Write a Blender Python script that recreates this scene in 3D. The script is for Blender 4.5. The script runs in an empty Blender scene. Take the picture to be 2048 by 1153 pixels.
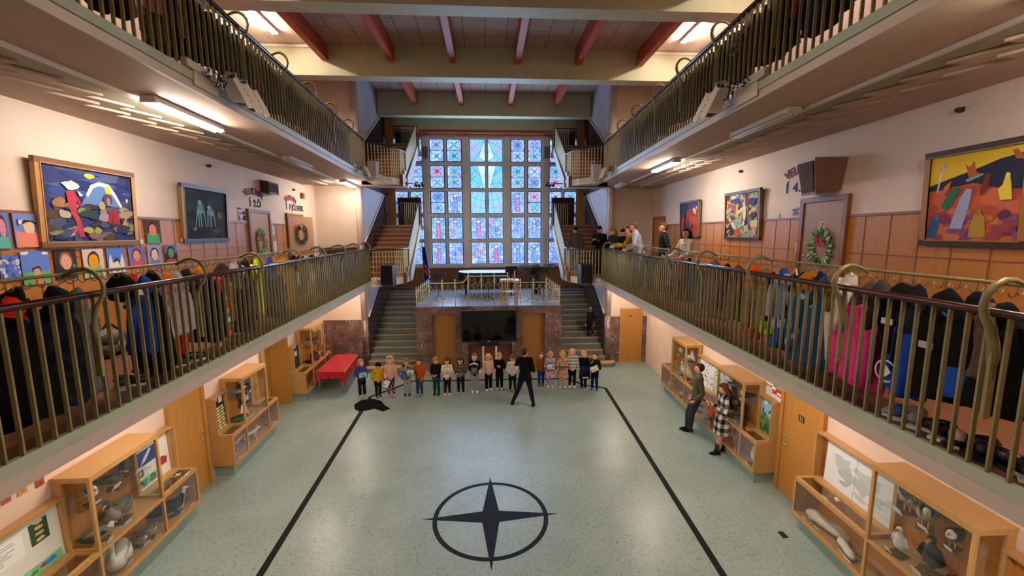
import bpy, bmesh, math, random
from math import sin, cos, pi, sqrt, atan2, radians
from mathutils import Vector, Matrix, Quaternion, noise
random.seed(7)
SC = bpy.context.scene
COL = SC.collection

# ------------------------------------------------------------------ camera, world, exposure
EYE = Vector((0.0, 0.0, 5.0)); FPX = 832.1; SPLAY = 0.05077
def _rot(y, p, r):
    return Matrix.Rotation(y, 3, 'Z') @ Matrix.Rotation(p, 3, 'X') @ Matrix.Rotation(r, 3, 'Y')
CR = _rot(-0.0581, -0.1315, 0.0043)          # camera axes: x right, y forward, z up
cam_d = bpy.data.cameras.new('camera'); cam = bpy.data.objects.new('camera', cam_d); COL.objects.link(cam)
cam_d.sensor_fit = 'HORIZONTAL'; cam_d.sensor_width = 36.0; cam_d.lens = 36.0 * FPX / 2048.0
cam_d.clip_start = 0.02; cam_d.clip_end = 100
cam.matrix_world = Matrix.Translation(EYE) @ (CR @ Matrix.Rotation(pi / 2, 3, 'X')).to_4x4()
SC.camera = cam
wd = bpy.data.worlds.new('world'); SC.world = wd; wd.use_nodes = True
wd.node_tree.nodes['Background'].inputs[0].default_value = (0.62, 0.75, 1.0, 1)
wd.node_tree.nodes['Background'].inputs[1].default_value = 0.10
SC.view_settings.view_transform = 'Standard'; SC.view_settings.look = 'None'
SC.view_settings.exposure = 1.32; SC.view_settings.gamma = 1.0; SC.view_settings.use_curve_mapping = False
SC.cycles.use_denoising = True
SC.cycles.max_bounces = 6; SC.cycles.diffuse_bounces = 4; SC.cycles.glossy_bounces = 3
SC.cycles.transmission_bounces = 4; SC.cycles.transparent_max_bounces = 12
SC.cycles.caustics_reflective = False; SC.cycles.caustics_refractive = False
SC.cycles.sample_clamp_indirect = 6.0; SC.cycles.use_adaptive_sampling = True; SC.cycles.adaptive_threshold = 0.02
LAMP_COL = (1.0, 0.85, 0.71); LAMP_POWER = 60.0; LOW_POWER = 44.0       # fluorescent tubes
CEIL_POWER = 85.0                                     # the fittings on the side ceilings
DAY_POWER = 0.48                                       # daylight through the stained glass
def daylight(name, loc, size_x, size_z, power, col):
    d = bpy.data.lights.new(name, 'AREA'); d.shape = 'RECTANGLE'; d.size = size_x; d.size_y = size_z; d.energy = power; d.color = col
    o = bpy.data.objects.new(name, d); COL.objects.link(o); o.location = loc; o.rotation_euler = (-pi / 2, 0, 0); return o
daylight('window_daylight', (0, 19.45, 6.2), 4.6, 5.4, 175, (0.46, 0.63, 1.0))  # added area light before the panes; lifts the blue daylight on the stage

# ------------------------------------------------------------------ survey helpers: where a sight line meets a surface of the hall
def ray(x, y):
    return CR @ Vector(((x - 1024) / FPX, 1.0, -(y - 576.5) / FPX))
def onz(x, y, z): v = ray(x, y); return EYE + v * ((z - EYE.z) / v.z)
def ony(x, y, Y): v = ray(x, y); return EYE + v * (Y / v.y)
def onx(x, y, X): v = ray(x, y); return EYE + v * (X / v.x)
def onw(x, y, s, w): v = ray(x, y); return EYE + v * (s * w / (v.x - s * SPLAY * v.y))
def sd(s, w, Y, z): return Vector((s * (w + SPLAY * Y), Y, z))   # the hall widens a little towards the stage
def lin(c):                                                       # '#rrggbb' -> linear rgb
    if not isinstance(c, str): return tuple(c[:3])
    c = c.lstrip('#'); v = [int(c[i:i + 2], 16) / 255 for i in (0, 2, 4)]
    return tuple(x / 12.92 if x <= 0.04045 else ((x + 0.055) / 1.055) ** 2.4 for x in v)

# ------------------------------------------------------------------ materials
def mat(name, col=(0.8, 0.8, 0.8), rough=0.6, metal=0.0, emit=None, strength=0.0, alpha=1.0, trans=0.0, coat=0.0, sheen=0.0, spec=0.5):
    m = bpy.data.materials.new(name); m.use_nodes = True; b = m.node_tree.nodes['Principled BSDF']
    b.inputs['Base Color'].default_value = (*lin(col), 1); b.inputs['Roughness'].default_value = rough
    b.inputs['Metallic'].default_value = metal; b.inputs['Coat Weight'].default_value = coat
    b.inputs['Sheen Weight'].default_value = sheen
    b.inputs['Specular IOR Level'].default_value = spec
    if emit: b.inputs['Emission Color'].default_value = (*lin(emit), 1); b.inputs['Emission Strength'].default_value = strength
    return m
def nodes(m): return m.node_tree.nodes, m.node_tree.links, m.node_tree.nodes['Principled BSDF']
def N(m, t, **kw):
    n = m.node_tree.nodes.new('ShaderNode' + t)
    for k, v in kw.items(): setattr(n, k, v)
    return n
def coords(m, scale=(1, 1, 1), rot=(0, 0, 0)):
    L = m.node_tree.links; g = N(m, 'NewGeometry'); mp = N(m, 'Mapping'); L.new(g.outputs['Position'], mp.inputs['Vector'])
    mp.inputs['Scale'].default_value = scale; mp.inputs['Rotation'].default_value = rot
    return mp.outputs['Vector']
def ramp(m, fac, stops):
    r = N(m, 'ValToRGB'); m.node_tree.links.new(fac, r.inputs['Fac']); e = r.color_ramp.elements
    while len(e) < len(stops): e.new(0.5)
    for q, (p, c) in zip(e, stops): q.position = p; q.color = (*lin(c), 1)
    return r.outputs['Color']
def noise_tex(m, vec, scale, detail=3, dist=0.0):
    n = N(m, 'TexNoise'); m.node_tree.links.new(vec, n.inputs['Vector']); n.inputs['Scale'].default_value = scale
    n.inputs['Detail'].default_value = detail; n.inputs['Distortion'].default_value = dist
    return n
def bump(m, h, strength=0.2, dist=0.01):
    b = N(m, 'Bump'); b.inputs['Strength'].default_value = strength; b.inputs['Distance'].default_value = dist
    m.node_tree.links.new(h, b.inputs['Height']); m.node_tree.links.new(b.outputs['Normal'], m.node_tree.nodes['Principled BSDF'].inputs['Normal'])
def noisy(name, c1, c2, scale=8, rough=0.7, detail=4, stretch=(1, 1, 1), bp=0.0, **kw):
    m = mat(name, c1, rough, **kw); n = noise_tex(m, coords(m, stretch), scale, detail)
    m.node_tree.links.new(ramp(m, n.outputs['Fac'], [(0.35, c1), (0.65, c2)]), m.node_tree.nodes['Principled BSDF'].inputs['Base Color'])
    if bp: bump(m, n.outputs['Fac'], bp)
    return m
def wood(name, c1, c2, rough=0.35, grain=(14, 14, 1.2), coat=0.0):
    m = mat(name, c1, rough, coat=coat); v = coords(m, grain); n = noise_tex(m, v, 2.2, 5, 0.6)
    m.node_tree.links.new(ramp(m, n.outputs['Fac'], [(0.3, c1), (0.7, c2)]), m.node_tree.nodes['Principled BSDF'].inputs['Base Color'])
    return m
def marble(name, dark, mid, vein, scale=5.0, rough=0.3):
    m = mat(name, dark, rough); L = m.node_tree.links; v = coords(m)
    n1 = noise_tex(m, v, 3.0, 6, 1.5)
    base = ramp(m, n1.outputs['Fac'], [(0.35, dark), (0.65, mid)])
    n2 = noise_tex(m, v, scale, 7, 2.2)
    s = N(m, 'Math', operation='SUBTRACT'); L.new(n2.outputs['Fac'], s.inputs[0]); s.inputs[1].default_value = 0.5
    a = N(m, 'Math', operation='ABSOLUTE'); L.new(s.outputs[0], a.inputs[0])
    n3 = noise_tex(m, v, 2.0, 2)
    r1 = N(m, 'Math', operation='MULTIPLY'); L.new(a.outputs[0], r1.inputs[0]); r1.inputs[1].default_value = 15
    r2 = N(m, 'Math', operation='ADD'); L.new(r1.outputs[0], r2.inputs[0]); L.new(n3.outputs['Fac'], r2.inputs[1])
    f = ramp(m, r2.outputs[0], [(0.42, (1, 1, 1)), (0.78, (0, 0, 0))])
    mx = N(m, 'Mix', data_type='RGBA'); L.new(f, mx.inputs[0]); L.new(base, mx.inputs[6]); mx.inputs[7].default_value = (*lin(vein), 1)
    L.new(mx.outputs[2], m.node_tree.nodes['Principled BSDF'].inputs['Base Color'])
    return m
def vcol(name, rough=0.8, emit=0.0, sheen=0.0, bumpy=0.0, coat=0.0, spec=0.4):
    """colour comes from the mesh: each face carries the colour of the thing it is"""
    m = mat(name, (1, 1, 1), rough, sheen=sheen, coat=coat, spec=spec); a = N(m, 'Attribute', attribute_name='Col'); L = m.node_tree.links
    b = m.node_tree.nodes['Principled BSDF']; L.new(a.outputs['Color'], b.inputs['Base Color'])
    if emit: L.new(a.outputs['Color'], b.inputs['Emission Color']); b.inputs['Emission Strength'].default_value = emit
    if bumpy: bump(m, noise_tex(m, coords(m), 45, 3).outputs['Fac'], bumpy, 0.02)
    return m

MT = {}
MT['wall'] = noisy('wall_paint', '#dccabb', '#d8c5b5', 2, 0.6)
MT['wall_low'] = noisy('wall_paint_ground', '#e0c6b3', '#dcc0ac', 2, 0.6)
MT['white'] = noisy('white_paint', '#e6e0d6', '#e0dad0', 3, 0.5)
MT['sash'] = noisy('window_paint', '#efeae2', '#eae5dd', 3, 0.5)
MT['lavender'] = noisy('stairwell_paint', '#b9b4b8', '#b3aeb3', 3, 0.6)
MT['fascia'] = noisy('slab_edge_paint', '#c3b3a6', '#bfae a0'.replace(' ', ''), 4, 0.5)
MT['lip'] = noisy('slab_lip_green', '#a9b29b', '#a3ac95', 4, 0.45)
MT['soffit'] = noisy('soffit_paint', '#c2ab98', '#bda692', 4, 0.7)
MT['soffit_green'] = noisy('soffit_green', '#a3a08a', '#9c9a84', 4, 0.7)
MT['beam'] = noisy('beam_paint', '#c2c3a4', '#bcbd9d', 3, 0.6)
MT['joist'] = noisy('joist_paint', '#b4512f', '#a94a2b', 4, 0.55)
MT['oak'] = wood('oak_panel', '#ac6c24', '#b9792e', 0.4)
MT['oak_dark'] = wood('oak_frame', '#8a5624', '#7c4b1e', 0.4)
MT['oak_light'] = wood('oak_case', '#b0844c', '#bb9058', 0.4)
MT['door'] = wood('door_veneer', '#a8722e', '#b57f3a', 0.4, (9, 9, 0.8))
MT['door_pink'] = wood('door_veneer_matte', '#9c7454', '#946c4c', 0.45, (9, 9, 0.8))
MT['step_wood'] = wood('brown_stair', '#7a4a2c', '#6b3f25', 0.45)
MT['nosing'] = wood('stair_nosing', '#c89a66', '#bd8d58', 0.45)
MT['step_green'] = noisy('stair_linoleum', '#66716a', '#5c675f', 14, 0.4)
MT['gal_floor'] = noisy('gallery_linoleum', '#87593f', '#7a4e37', 9, 0.5, 6)
MT['gal_edge'] = noisy('gallery_edge', '#5a3830', '#50302a', 9, 0.45, 6)
MT['marble'] = marble('red_marble', '#4d342e', '#70534a', '#d8c6bc', 8.5)
MT['marble_dark'] = marble('dark_marble', '#2a1c20', '#3a2a2e', '#6d5c5e', 3.5, 0.25)
MT['brass'] = noisy('baluster_paint', '#8c8256', '#80764a', 20, 0.42, metal=0.15)
MT['handrail'] = mat('handrail_vinyl', '#3a1613', 0.25)
MT['rail_dark'] = mat('stair_handrail', '#2a1512', 0.3)
MT['iron'] = mat('gold_iron', '#cfc596', 0.4, 0.2)
MT['black'] = mat('black_plastic', '#0d0d0f', 0.5)
MT['black_gloss'] = mat('black_lacquer', '#08090b', 0.4)
MT['screen'] = mat('tv_glass', '#06080a', 0.12)
MT['metal'] = mat('steel', '#b9b9b6', 0.35, 0.8)
MT['lampbody'] = mat('lamp_body', '#ded8cf', 0.45)
MT['tube_off'] = mat('tube_unlit', '#e6e2da', 0.3)
MT['tube_ceiling'] = mat('tube_lit_ceiling', '#ffffff', 0.5, emit=LAMP_COL, strength=CEIL_POWER)
MT['tube_low'] = mat('tube_lit_low', '#ffffff', 0.5, emit=LAMP_COL, strength=LOW_POWER)
MT['tube'] = mat('tube_lit', '#ffffff', 0.5, emit=LAMP_COL, strength=LAMP_POWER)
MT['glass'] = None
MT['curtain'] = mat('burgundy_curtain', '#4a1119', 0.9, sheen=0.3)
MT['redcloth'] = noisy('red_cloth', '#b3141d', '#a51019', 6, 0.75)
MT['tape'] = mat('floor_tape', '#161412', 0.7, spec=0.15)
MT['compass'] = mat('compass_inlay', '#080915', 0.6, spec=0.2)
MT['vc'] = vcol('coloured_matte', 0.85)
MT['paper'] = vcol('painted_paper', 0.75)
MT['cloth'] = vcol('cloth', 0.92, bumpy=0.25, spec=0.12)
MT['skin'] = vcol('skin', 0.55)
MT['gloss'] = vcol('coloured_gloss', 0.35)
MT['feather'] = vcol('feathers', 0.9, bumpy=0.4)
MT['stringer'] = noisy('stringer_paint', '#b5ad9e', '#afa798', 4, 0.6)
MT['stained'] = vcol('stained_glass', 0.2, emit=DAY_POWER)
MT['lead'] = mat('lead_came', '#0c0d12', 0.6)
def glass():
    m = bpy.data.materials.new('cabinet_glass'); m.use_nodes = True; n = m.node_tree.nodes; L = m.node_tree.links
    n.remove(n['Principled BSDF']); t = n.new('ShaderNodeBsdfTransparent'); t.inputs[0].default_value = (0.96, 0.975, 0.97, 1)
    g = n.new('ShaderNodeBsdfGlossy'); g.inputs['Roughness'].default_value = 0.04; fr = n.new('ShaderNodeLayerWeight'); fr.inputs[0].default_value = 0.07
    mx = n.new('ShaderNodeMixShader'); L.new(fr.outputs['Facing'], mx.inputs[0]); L.new(t.outputs[0], mx.inputs[1]); L.new(g.outputs[0], mx.inputs[2])
    L.new(mx.outputs[0], n['Material Output'].inputs['Surface']); return m
MT['glass'] = glass()
def lino():
    m = mat('green_linoleum', '#8fa497', 0.33); v = coords(m); L = m.node_tree.links
    a = noise_tex(m, v, 1.1, 5); b = noise_tex(m, v, 26, 5, 1.0)
    ca = ramp(m, a.outputs['Fac'], [(0.35, '#8a9c94'), (0.65, '#96a8a1')])
    cb = ramp(m, b.outputs['Fac'], [(0.30, '#66786d'), (0.48, '#ffffff'), (0.70, '#ffffff')])
    mx = N(m, 'Mix', data_type='RGBA', blend_type='MULTIPLY'); mx.inputs[0].default_value = 0.55
    L.new(ca, mx.inputs[6]); L.new(cb, mx.inputs[7]); L.new(mx.outputs[2], m.node_tree.nodes['Principled BSDF'].inputs['Base Color'])
    return m
MT['lino'] = lino()
def tiles(name, c, gap, bw, bh, rot=(0, 0, 0), mortar=0.012):
    m = mat(name, c, 0.85); L = m.node_tree.links; v = coords(m, (1, 1, 1), rot); t = N(m, 'TexBrick'); L.new(v, t.inputs['Vector'])
    t.inputs['Color1'].default_value = (*lin(c), 1); t.inputs['Color2'].default_value = (*[x * .95 for x in lin(c)], 1); t.inputs['Mortar'].default_value = (*lin(gap), 1)
    t.inputs['Scale'].default_value = 1; t.inputs['Mortar Size'].default_value = mortar; t.inputs['Brick Width'].default_value = bw; t.inputs['Row Height'].default_value = bh
    L.new(t.outputs['Color'], m.node_tree.nodes['Principled BSDF'].inputs['Base Color']); return m
MT['ceil'] = tiles('ceiling_tiles', '#b39a8b', '#6d5a4e', 1.1, 0.62, (0, 0, pi / 2))
MT['ceil_side'] = tiles('ceiling_boards', '#ddcfc4', '#a4978d', 30, 0.42, (0, 0, pi / 2), 0.008)

# ------------------------------------------------------------------ mesh builder
WL = {}                                             # world place of each root and part
class MB:
    def __init__(self): self.v = []; self.f = []; self.c = []; self.col = (1, 1, 1); self.any = False; self.sm = []; self.smooth = False
    def C(self, c): self.col = lin(c); self.any = True; return self
    def add(self, vs, fs, smooth=None):
        o = len(self.v); self.v += [Vector(p) for p in vs]
        for f in fs: self.f.append([i + o for i in f]); self.c.append(self.col); self.sm.append(self.smooth if smooth is None else smooth)
        return self
    def hexa(self, p):                              # eight corners: bottom ring then top ring
        return self.add(p, [(3, 2, 1, 0), (4, 5, 6, 7), (0, 1, 5, 4), (1, 2, 6, 5), (2, 3, 7, 6), (3, 0, 4, 7)])
    def box(self, a, b, fn=None):
        (x0, y0, z0), (x1, y1, z1) = a, b
        p = [(x0, y0, z0), (x1, y0, z0), (x1, y1, z0), (x0, y1, z0), (x0, y0, z1), (x1, y0, z1), (x1, y1, z1), (x0, y1, z1)]
        return self.hexa([fn(*q) for q in p] if fn else p)
    def jbox(self, a, b, fn):                      # box a hair larger than its neighbours, so that joined timbers never share a face
        e = .0004 + .00035 * (len(self.f) // 6 % 9); return self.box([x - e for x in a], [x + e for x in b], fn)
    def obox(self, c, size, M=None):                # box about a centre, turned by M
        c = Vector(c); h = Vector(size) / 2; M = M or Matrix.Identity(3); p = []
        for z in (-1, 1):
            for x, y in ((-1, -1), (1, -1), (1, 1), (-1, 1)): p.append(c + M @ Vector((x * h.x, y * h.y, z * h.z)))
        return self.hexa(p)
    def bar(self, a, b, w, t, up=(0, 0, 1)):        # rectangular bar between two points
        a = Vector(a); b = Vector(b); d = (b - a).normalized(); up = Vector(up)
        s = d.cross(up); s = s.normalized() if s.length > 1e-6 else d.orthogonal().normalized(); u = s.cross(d)
        p = []
        for q in (a, b):
            for i, j in ((-1, -1), (1, -1), (1, 1), (-1, 1)): p.append(q + s * (i * w / 2) + u * (j * t / 2))
        return self.hexa(p)
    def poly(self, pts, smooth=False): return self.add(pts, [tuple(range(len(pts)))], smooth)
    def prism(self, pts, d):
        n = len(pts); d = Vector(d); P = [Vector(p) for p in pts]
        return self.add(P + [p + d for p in P], [tuple(range(n))[::-1], tuple(range(n, 2 * n))] + [(i, (i + 1) % n, (i + 1) % n + n, i + n) for i in range(n)])
    def tube(self, pts, r, n=8, closed=False, flat=None, up=(0, 0, 1), smooth=True):
        P = [Vector(p) for p in pts]; m = len(P); R = r if isinstance(r, (list, tuple)) else [r] * m; vs = []; prev = None
        for i in range(m):
            if closed: d = P[(i + 1) % m] - P[i - 1]
            else: d = P[min(i + 1, m - 1)] - P[max(i - 1, 0)]
            d = d.normalized() if d.length > 1e-9 else Vector((0, 0, 1))
            if prev is None:
                u = Vector(up); a = u - d * u.dot(d)
                if a.length < 1e-3: a = d.orthogonal()
            else: a = prev - d * prev.dot(d)
            a.normalize(); prev = a; b = d.cross(a)
            ra, rb = (R[i], R[i]) if not flat else (R[i] * flat[0], R[i] * flat[1])
            for k in range(n):
                t = 2 * pi * k / n; vs.append(P[i] + a * (ra * cos(t)) + b * (rb * sin(t)))
        fs = [(i * n + k, i * n + (k + 1) % n, (i + 1) % m * n + (k + 1) % n, (i + 1) % m * n + k) for i in range(m if closed else m - 1) for k in range(n)]
        if not closed: fs += [tuple(range(n))[::-1], tuple(range((m - 1) * n, m * n))]
        return self.add(vs, fs, smooth)
    def ell(self, c, r, n=10, m=7, M=None, smooth=True):
        c = Vector(c); r = (r, r, r) if isinstance(r, (int, float)) else r; M = M or Matrix.Identity(3); vs = [c + M @ Vector((0, 0, -r[2]))]
        for j in range(1, m):
            t = -pi / 2 + pi * j / m
            for k in range(n): p = 2 * pi * k / n; vs.append(c + M @ Vector((r[0] * cos(t) * cos(p), r[1] * cos(t) * sin(p), r[2] * sin(t))))
        vs.append(c + M @ Vector((0, 0, r[2]))); e = len(vs) - 1
        fs = [(0, 1 + (k + 1) % n, 1 + k) for k in range(n)] + [(e, e - n + k, e - n + (k + 1) % n) for k in range(n)]
        for j in range(m - 2):
            for k in range(n): a = 1 + j * n; fs.append((a + k, a + (k + 1) % n, a + n + (k + 1) % n, a + n + k))
        return self.add(vs, fs, smooth)
    def lathe(self, prof, c=(0, 0, 0), n=14, smooth=True):
        c = Vector(c); vs = [c + Vector((r * cos(2 * pi * k / n), r * sin(2 * pi * k / n), z)) for r, z in prof for k in range(n)]; m = len(prof)
        fs = [(j * n + k, j * n + (k + 1) % n, (j + 1) * n + (k + 1) % n, (j + 1) * n + k) for j in range(m - 1) for k in range(n)]
        fs += [tuple(range(n))[::-1], tuple(range((m - 1) * n, m * n))]
        return self.add(vs, fs, smooth)
    def mesh(self, name, m, off=Vector((0, 0, 0))):
        me = bpy.data.meshes.new(name); me.from_pydata([p - off for p in self.v], [], self.f)
        if self.any:
            a = me.attributes.new('Col', 'FLOAT_COLOR', 'FACE'); a.data.foreach_set('color', [x for c in self.c for x in (*c, 1.0)])
        me.polygons.foreach_set('use_smooth', self.sm)
        if len(self.f) < 6000:
            bm = bmesh.new(); bm.from_mesh(me); bmesh.ops.recalc_face_normals(bm, faces=bm.faces); bm.to_mesh(me); bm.free()
        for q in (m if isinstance(m, (list, tuple)) else [m]): me.materials.append(MT[q] if isinstance(q, str) else q)
        me.update(); return me
    def build(self, name, m, parent=None):
        off = WL.get(parent, Vector((0, 0, 0))); o = bpy.data.objects.new(name, self.mesh(name, m, off)); COL.objects.link(o)
        if parent: o.parent = parent
        WL[o] = off.copy(); return o

def thing(name, label, cat, loc=(0, 0, 0), group=None):
    o = bpy.data.objects.new(name, None); COL.objects.link(o); o.location = loc; o.empty_display_size = 0.1
    WL[o] = Vector(loc); o['label'] = label; o['category'] = cat
    if group: o['group'] = group
    return o
def tag(o, label, cat, group=None):
    o['label'] = label; o['category'] = cat
    if group: o['group'] = group
    return o
def struct(o, label=None):
    o['kind'] = 'structure'
    if label: o['label'] = label
    return o
def dup_child(src, parent, loc):                    # a further copy of a part, sharing its mesh
    o = src.copy(); COL.objects.link(o); o.parent = parent; o.location = loc; WL[o] = WL[parent]; return o
# ------------------------------------------------------------------ the hall
ZG = 3.46; ZG2 = 6.88; SB1 = 3.235; SB2 = 6.68; WR = 3.13; WW = 5.3; WW2 = 6.1; YE = 15.4; YB = -3.0; YW = 19.6
def zs(s): return 0.0 if s < 0 else -0.026
fl = MB().box((-9, YB, -0.2), (9, YW, 0)).build('floor', 'lino'); struct(fl)
# boundary lines taped on the floor
bl = MB()
def strip(m, a, b, w, z=0.002):
    a = Vector((a[0], a[1], 0)); b = Vector((b[0], b[1], 0)); d = (b - a).normalized(); n = Vector((-d.y, d.x, 0)) * (w / 2)
    m.prism([a - n + Vector((0, 0, .0005)), b - n + Vector((0, 0, .0005)), b + n + Vector((0, 0, .0005)), a + n + Vector((0, 0, .0005))], (0, 0, z))
LP = [(-3.36, -2.5), onz(522, 1148, 0), onz(741, 794, 0), onz(786, 778, 0), onz(826, 763, 0), onz(1134, 758, 0), onz(1170, 771, 0), onz(1211, 777, 0), onz(1444, 1148, 0), (3.28, -2.5)]
for a, b in zip(LP[:-1], LP[1:]): strip(bl, a, b, 0.11)
bl.build('boundary_line', 'tape', fl)
cp = MB(); cc = Vector((0.0, 6.81, 0)); RR = 1.0
def ringz(r0, r1, z0, z1, n=64):
    for k in range(n):
        a, b = 2 * pi * k / n, 2 * pi * (k + 1) / n
        P = lambda r, t, z: cc + Vector((r * cos(t), r * sin(t), z))
        cp.hexa([P(r0, a, z0), P(r1, a, z0), P(r1, b, z0), P(r0, b, z0), P(r0, a, z1), P(r1, a, z1), P(r1, b, z1), P(r0, b, z1)])
ringz(0.94, 1.02, 0.0005, 0.002)
st = []
for k in range(8):
    t = k * pi / 4; r = 1.21 if k % 2 == 0 else 0.21
    st.append(cc + Vector((r * cos(t), r * sin(t), 0.0008)))
for k in range(8): cp.prism([cc + Vector((0, 0, .0008)), st[k], st[(k + 1) % 8]], (0, 0, 0.002))
cp.build('compass_star', 'compass', fl)

for s in (-1, 1):
    nm = 'left' if s < 0 else 'right'; dz = zs(s)
    f = lambda w, Y, z: sd(s, w, Y, z + dz)
    w_ = MB(); w_.box((WW, YB, 0), (WW + .3, 10.62 if s < 0 else 18.5, SB1), f)
    if s < 0: w_.box((WW, 12.22, 0), (WW + .7, 18.5, SB1), f).box((WW + .62, 10.4, 0), (WW + .7, 12.3, SB1), f).box((WW, 10.5, 2.15), (WW + .7, 12.3, SB1), f)
    w_.build('wall_%s' % nm, 'wall_low')
    wl = struct(COL.objects['wall_%s' % nm])
    up = struct(MB().box((WW, YB, SB1), (WW + .3, 17.5, SB2), f).build('wall_%s_gallery' % nm, 'wall'))
    up2 = struct(MB().box((WW2, YB, SB2), (WW2 + .3, 17.5, 10.7), f).build('wall_%s_upper' % nm, 'wall'))
    # gallery slabs: green lip, beige band, floor, soffit
    for k, (zt, zb, we) in enumerate(((ZG, SB1, WW), (ZG2, SB2, WW2))):
        y1 = 14.0; nme = 'floor_%s_%s' % (('lower' if k == 0 else 'upper'), nm)
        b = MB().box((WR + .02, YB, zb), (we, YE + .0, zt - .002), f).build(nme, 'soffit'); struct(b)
        l = MB(); l.box((WR - .012, YB, zt - .10), (WR + .03, y1, zt), f); l.build('slab_lip', 'lip', b)
        l = MB(); l.box((WR + .002, YB, zb - .004), (WR + .03, y1, zt - .106), f); l.build('slab_edge', 'fascia', b)
        l = MB(); l.box((WR + .03, YB, zt - .002), (WR + .2, y1, zt + .004), f); l.build('floor_edge', 'gal_edge', b)
        l = MB(); l.box((WR + .2, YB, zt - .002), (we, YE + 1.9, zt + .002), f); l.build('floor_covering', 'gal_floor', b)
    # upper soffit: moulding, green recess, staggered boards
    t = MB(); t.box((3.98, YB, SB2 - .035), (4.03, 14.2, SB2 + .005), f); struct(t.build('trim_%s_soffit' % nm, 'white'))
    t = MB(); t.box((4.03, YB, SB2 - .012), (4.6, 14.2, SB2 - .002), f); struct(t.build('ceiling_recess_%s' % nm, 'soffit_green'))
    t = MB()
    for i in range(34):
        Y = -2.2 + i * 0.48
        for (w0, w1, zz, dy) in ((4.36, 4.80, 6.632, 0), (4.60, 5.30, 6.602, 0.24)):
            t.hexa([f(w0 + .1, Y + dy, zz), f(w1, Y + dy, zz), f(w1, Y + dy + .478, zz), f(w0 - .1, Y + dy + .478, zz),
                    f(w0 + .1, Y + dy, zz + .028), f(w1, Y + dy, zz + .028), f(w1, Y + dy + .478, zz + .028), f(w0 - .1, Y + dy + .478, zz + .028)])
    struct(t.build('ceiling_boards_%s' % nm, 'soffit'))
    # oak wainscot on the gallery wall: panels with battens and a cap
    t = MB(); ztop = 5.29
    t.box((WW - .012, YB, ZG), (WW + .01, 14.0, ztop - .03), f); wn = struct(t.build('trim_%s_wainscot' % nm, 'oak'))
    t = MB(); t.box((WW - .035, YB, ztop - .035), (WW, 14.0, ztop), f)
    for z in (4.10, 4.70): t.box((WW - .018, YB, z - .009), (WW, 14.0, z + .009), f)
    for i in range(41): y = -2.8 + i * .415; t.box((WW - .018, y - .008, ZG), (WW, y + .008, ztop - .03), f)
    t.build('batten', 'oak_dark', wn)
    t = MB(); t.box((WW2 - .02, YB, ZG2), (WW2 + .01, 17.4, ZG2 + 1.75), f); struct(t.build('trim_%s_upper_wainscot' % nm, 'oak'))
    # end of the gallery: pier, far wall, stairwell side wall
    xo = 4.45 * s
    xin = lambda Y: s * (WW + SPLAY * Y)
    g = MB(); g.box((min(xo, s * 6.8), YE, 1.84 + dz), (max(xo, s * 6.8), YE + .25, SB1 + .01 + dz)); struct(g.build('wall_end_%s_ground' % nm, 'wall_low'))
    g = MB(); g.box((min(xo, s * 6.8), YE - .03, 0), (max(xo, s * 6.8), YE + .25, 1.84 + dz)); struct(g.build('wall_end_%s_marble' % nm, 'marble'))
    if s < 0:
        g = MB(); g.box((-6.5, YE, 4.55), (-4.45, YE + .2, SB2)).box((-6.5, YE + 1.2, ZG), (-4.45, YE + 1.4, 4.55)).box((-6.5, YE, 4.50), (-4.45, YE + 1.4, 4.56))
        struct(g.build('wall_end_left_gallery', 'wall'))
    else:
        g = MB(); g.box((4.45, YE, ZG - .03), (6.5, YE + .2, SB2)); struct(g.build('wall_end_right_gallery', 'wall'))
    g = MB(); g.box((min(xo, s * 7.6), YE, ZG2), (max(xo, s * 7.6), YE + .2, 10.7)); struct(g.build('wall_end_%s_upper' % nm, 'wall'))
    p = MB(); p.tube([(s * 4.56, YE - .02, 1.84), (s * 4.56, YE - .02, 10.2)], .115, 20); pc = struct(p.build('column_%s' % nm, 'wall'))
    p = MB(); p.tube([(s * 4.56, YE - .02, 0), (s * 4.56, YE - .02, 1.84)], .125, 20).tube([(s * 4.56, YE - .02, ZG), (s * 4.56, YE - .02, 4.72)], .125, 20)
    p.build('column_cladding', 'marble', pc)
    g = MB(); g.box((s * 4.45 - .02, YE + .05, 0), (s * 4.45 + .02, YW, 10.7)); sw = struct(g.build('wall_stairwell_%s' % nm, 'lavender'))
    xi = s * 4.42; d = (s * -.012, 0, 0)
    g = MB()
    g.prism([(xi, YE - .02, 0), (xi, YW, 0), (xi, YW, SB1 + .35), (xi, 17.75, SB1 + .2), (xi, YE - .02, 1.95)], d)
    g.prism([(xi, YE - .02, SB1), (xi, YW, SB1), (xi, YW, 7.0), (xi, 18.5, 6.62), (xi, YE - .02, 4.70)], d)
    g.prism([(xi, YE - .02, SB2), (xi, YW, SB2), (xi, YW, 10.4), (xi, 18.5, 9.9), (xi, YE - .02, 8.05)], d)
    g.build('marble_dado', 'marble_dark', sw)
    g = MB()
    for a, b in (((YE - .02, 1.95), (17.75, SB1 + .2)), ((YE - .02, 4.70), (18.5, 6.62)), ((YE - .02, 8.05), (18.5, 9.9))):
        g.bar((xi + d[0] * 1.5, a[0], a[1]), (xi + d[0] * 1.5, b[0], b[1]), .03, .05)
    g.build('dado_cap', 'white', sw)
struct(MB().box((-9, YB - .2, 0), (9, YB, 10.7)).build('wall_back', 'wall'))
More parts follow.
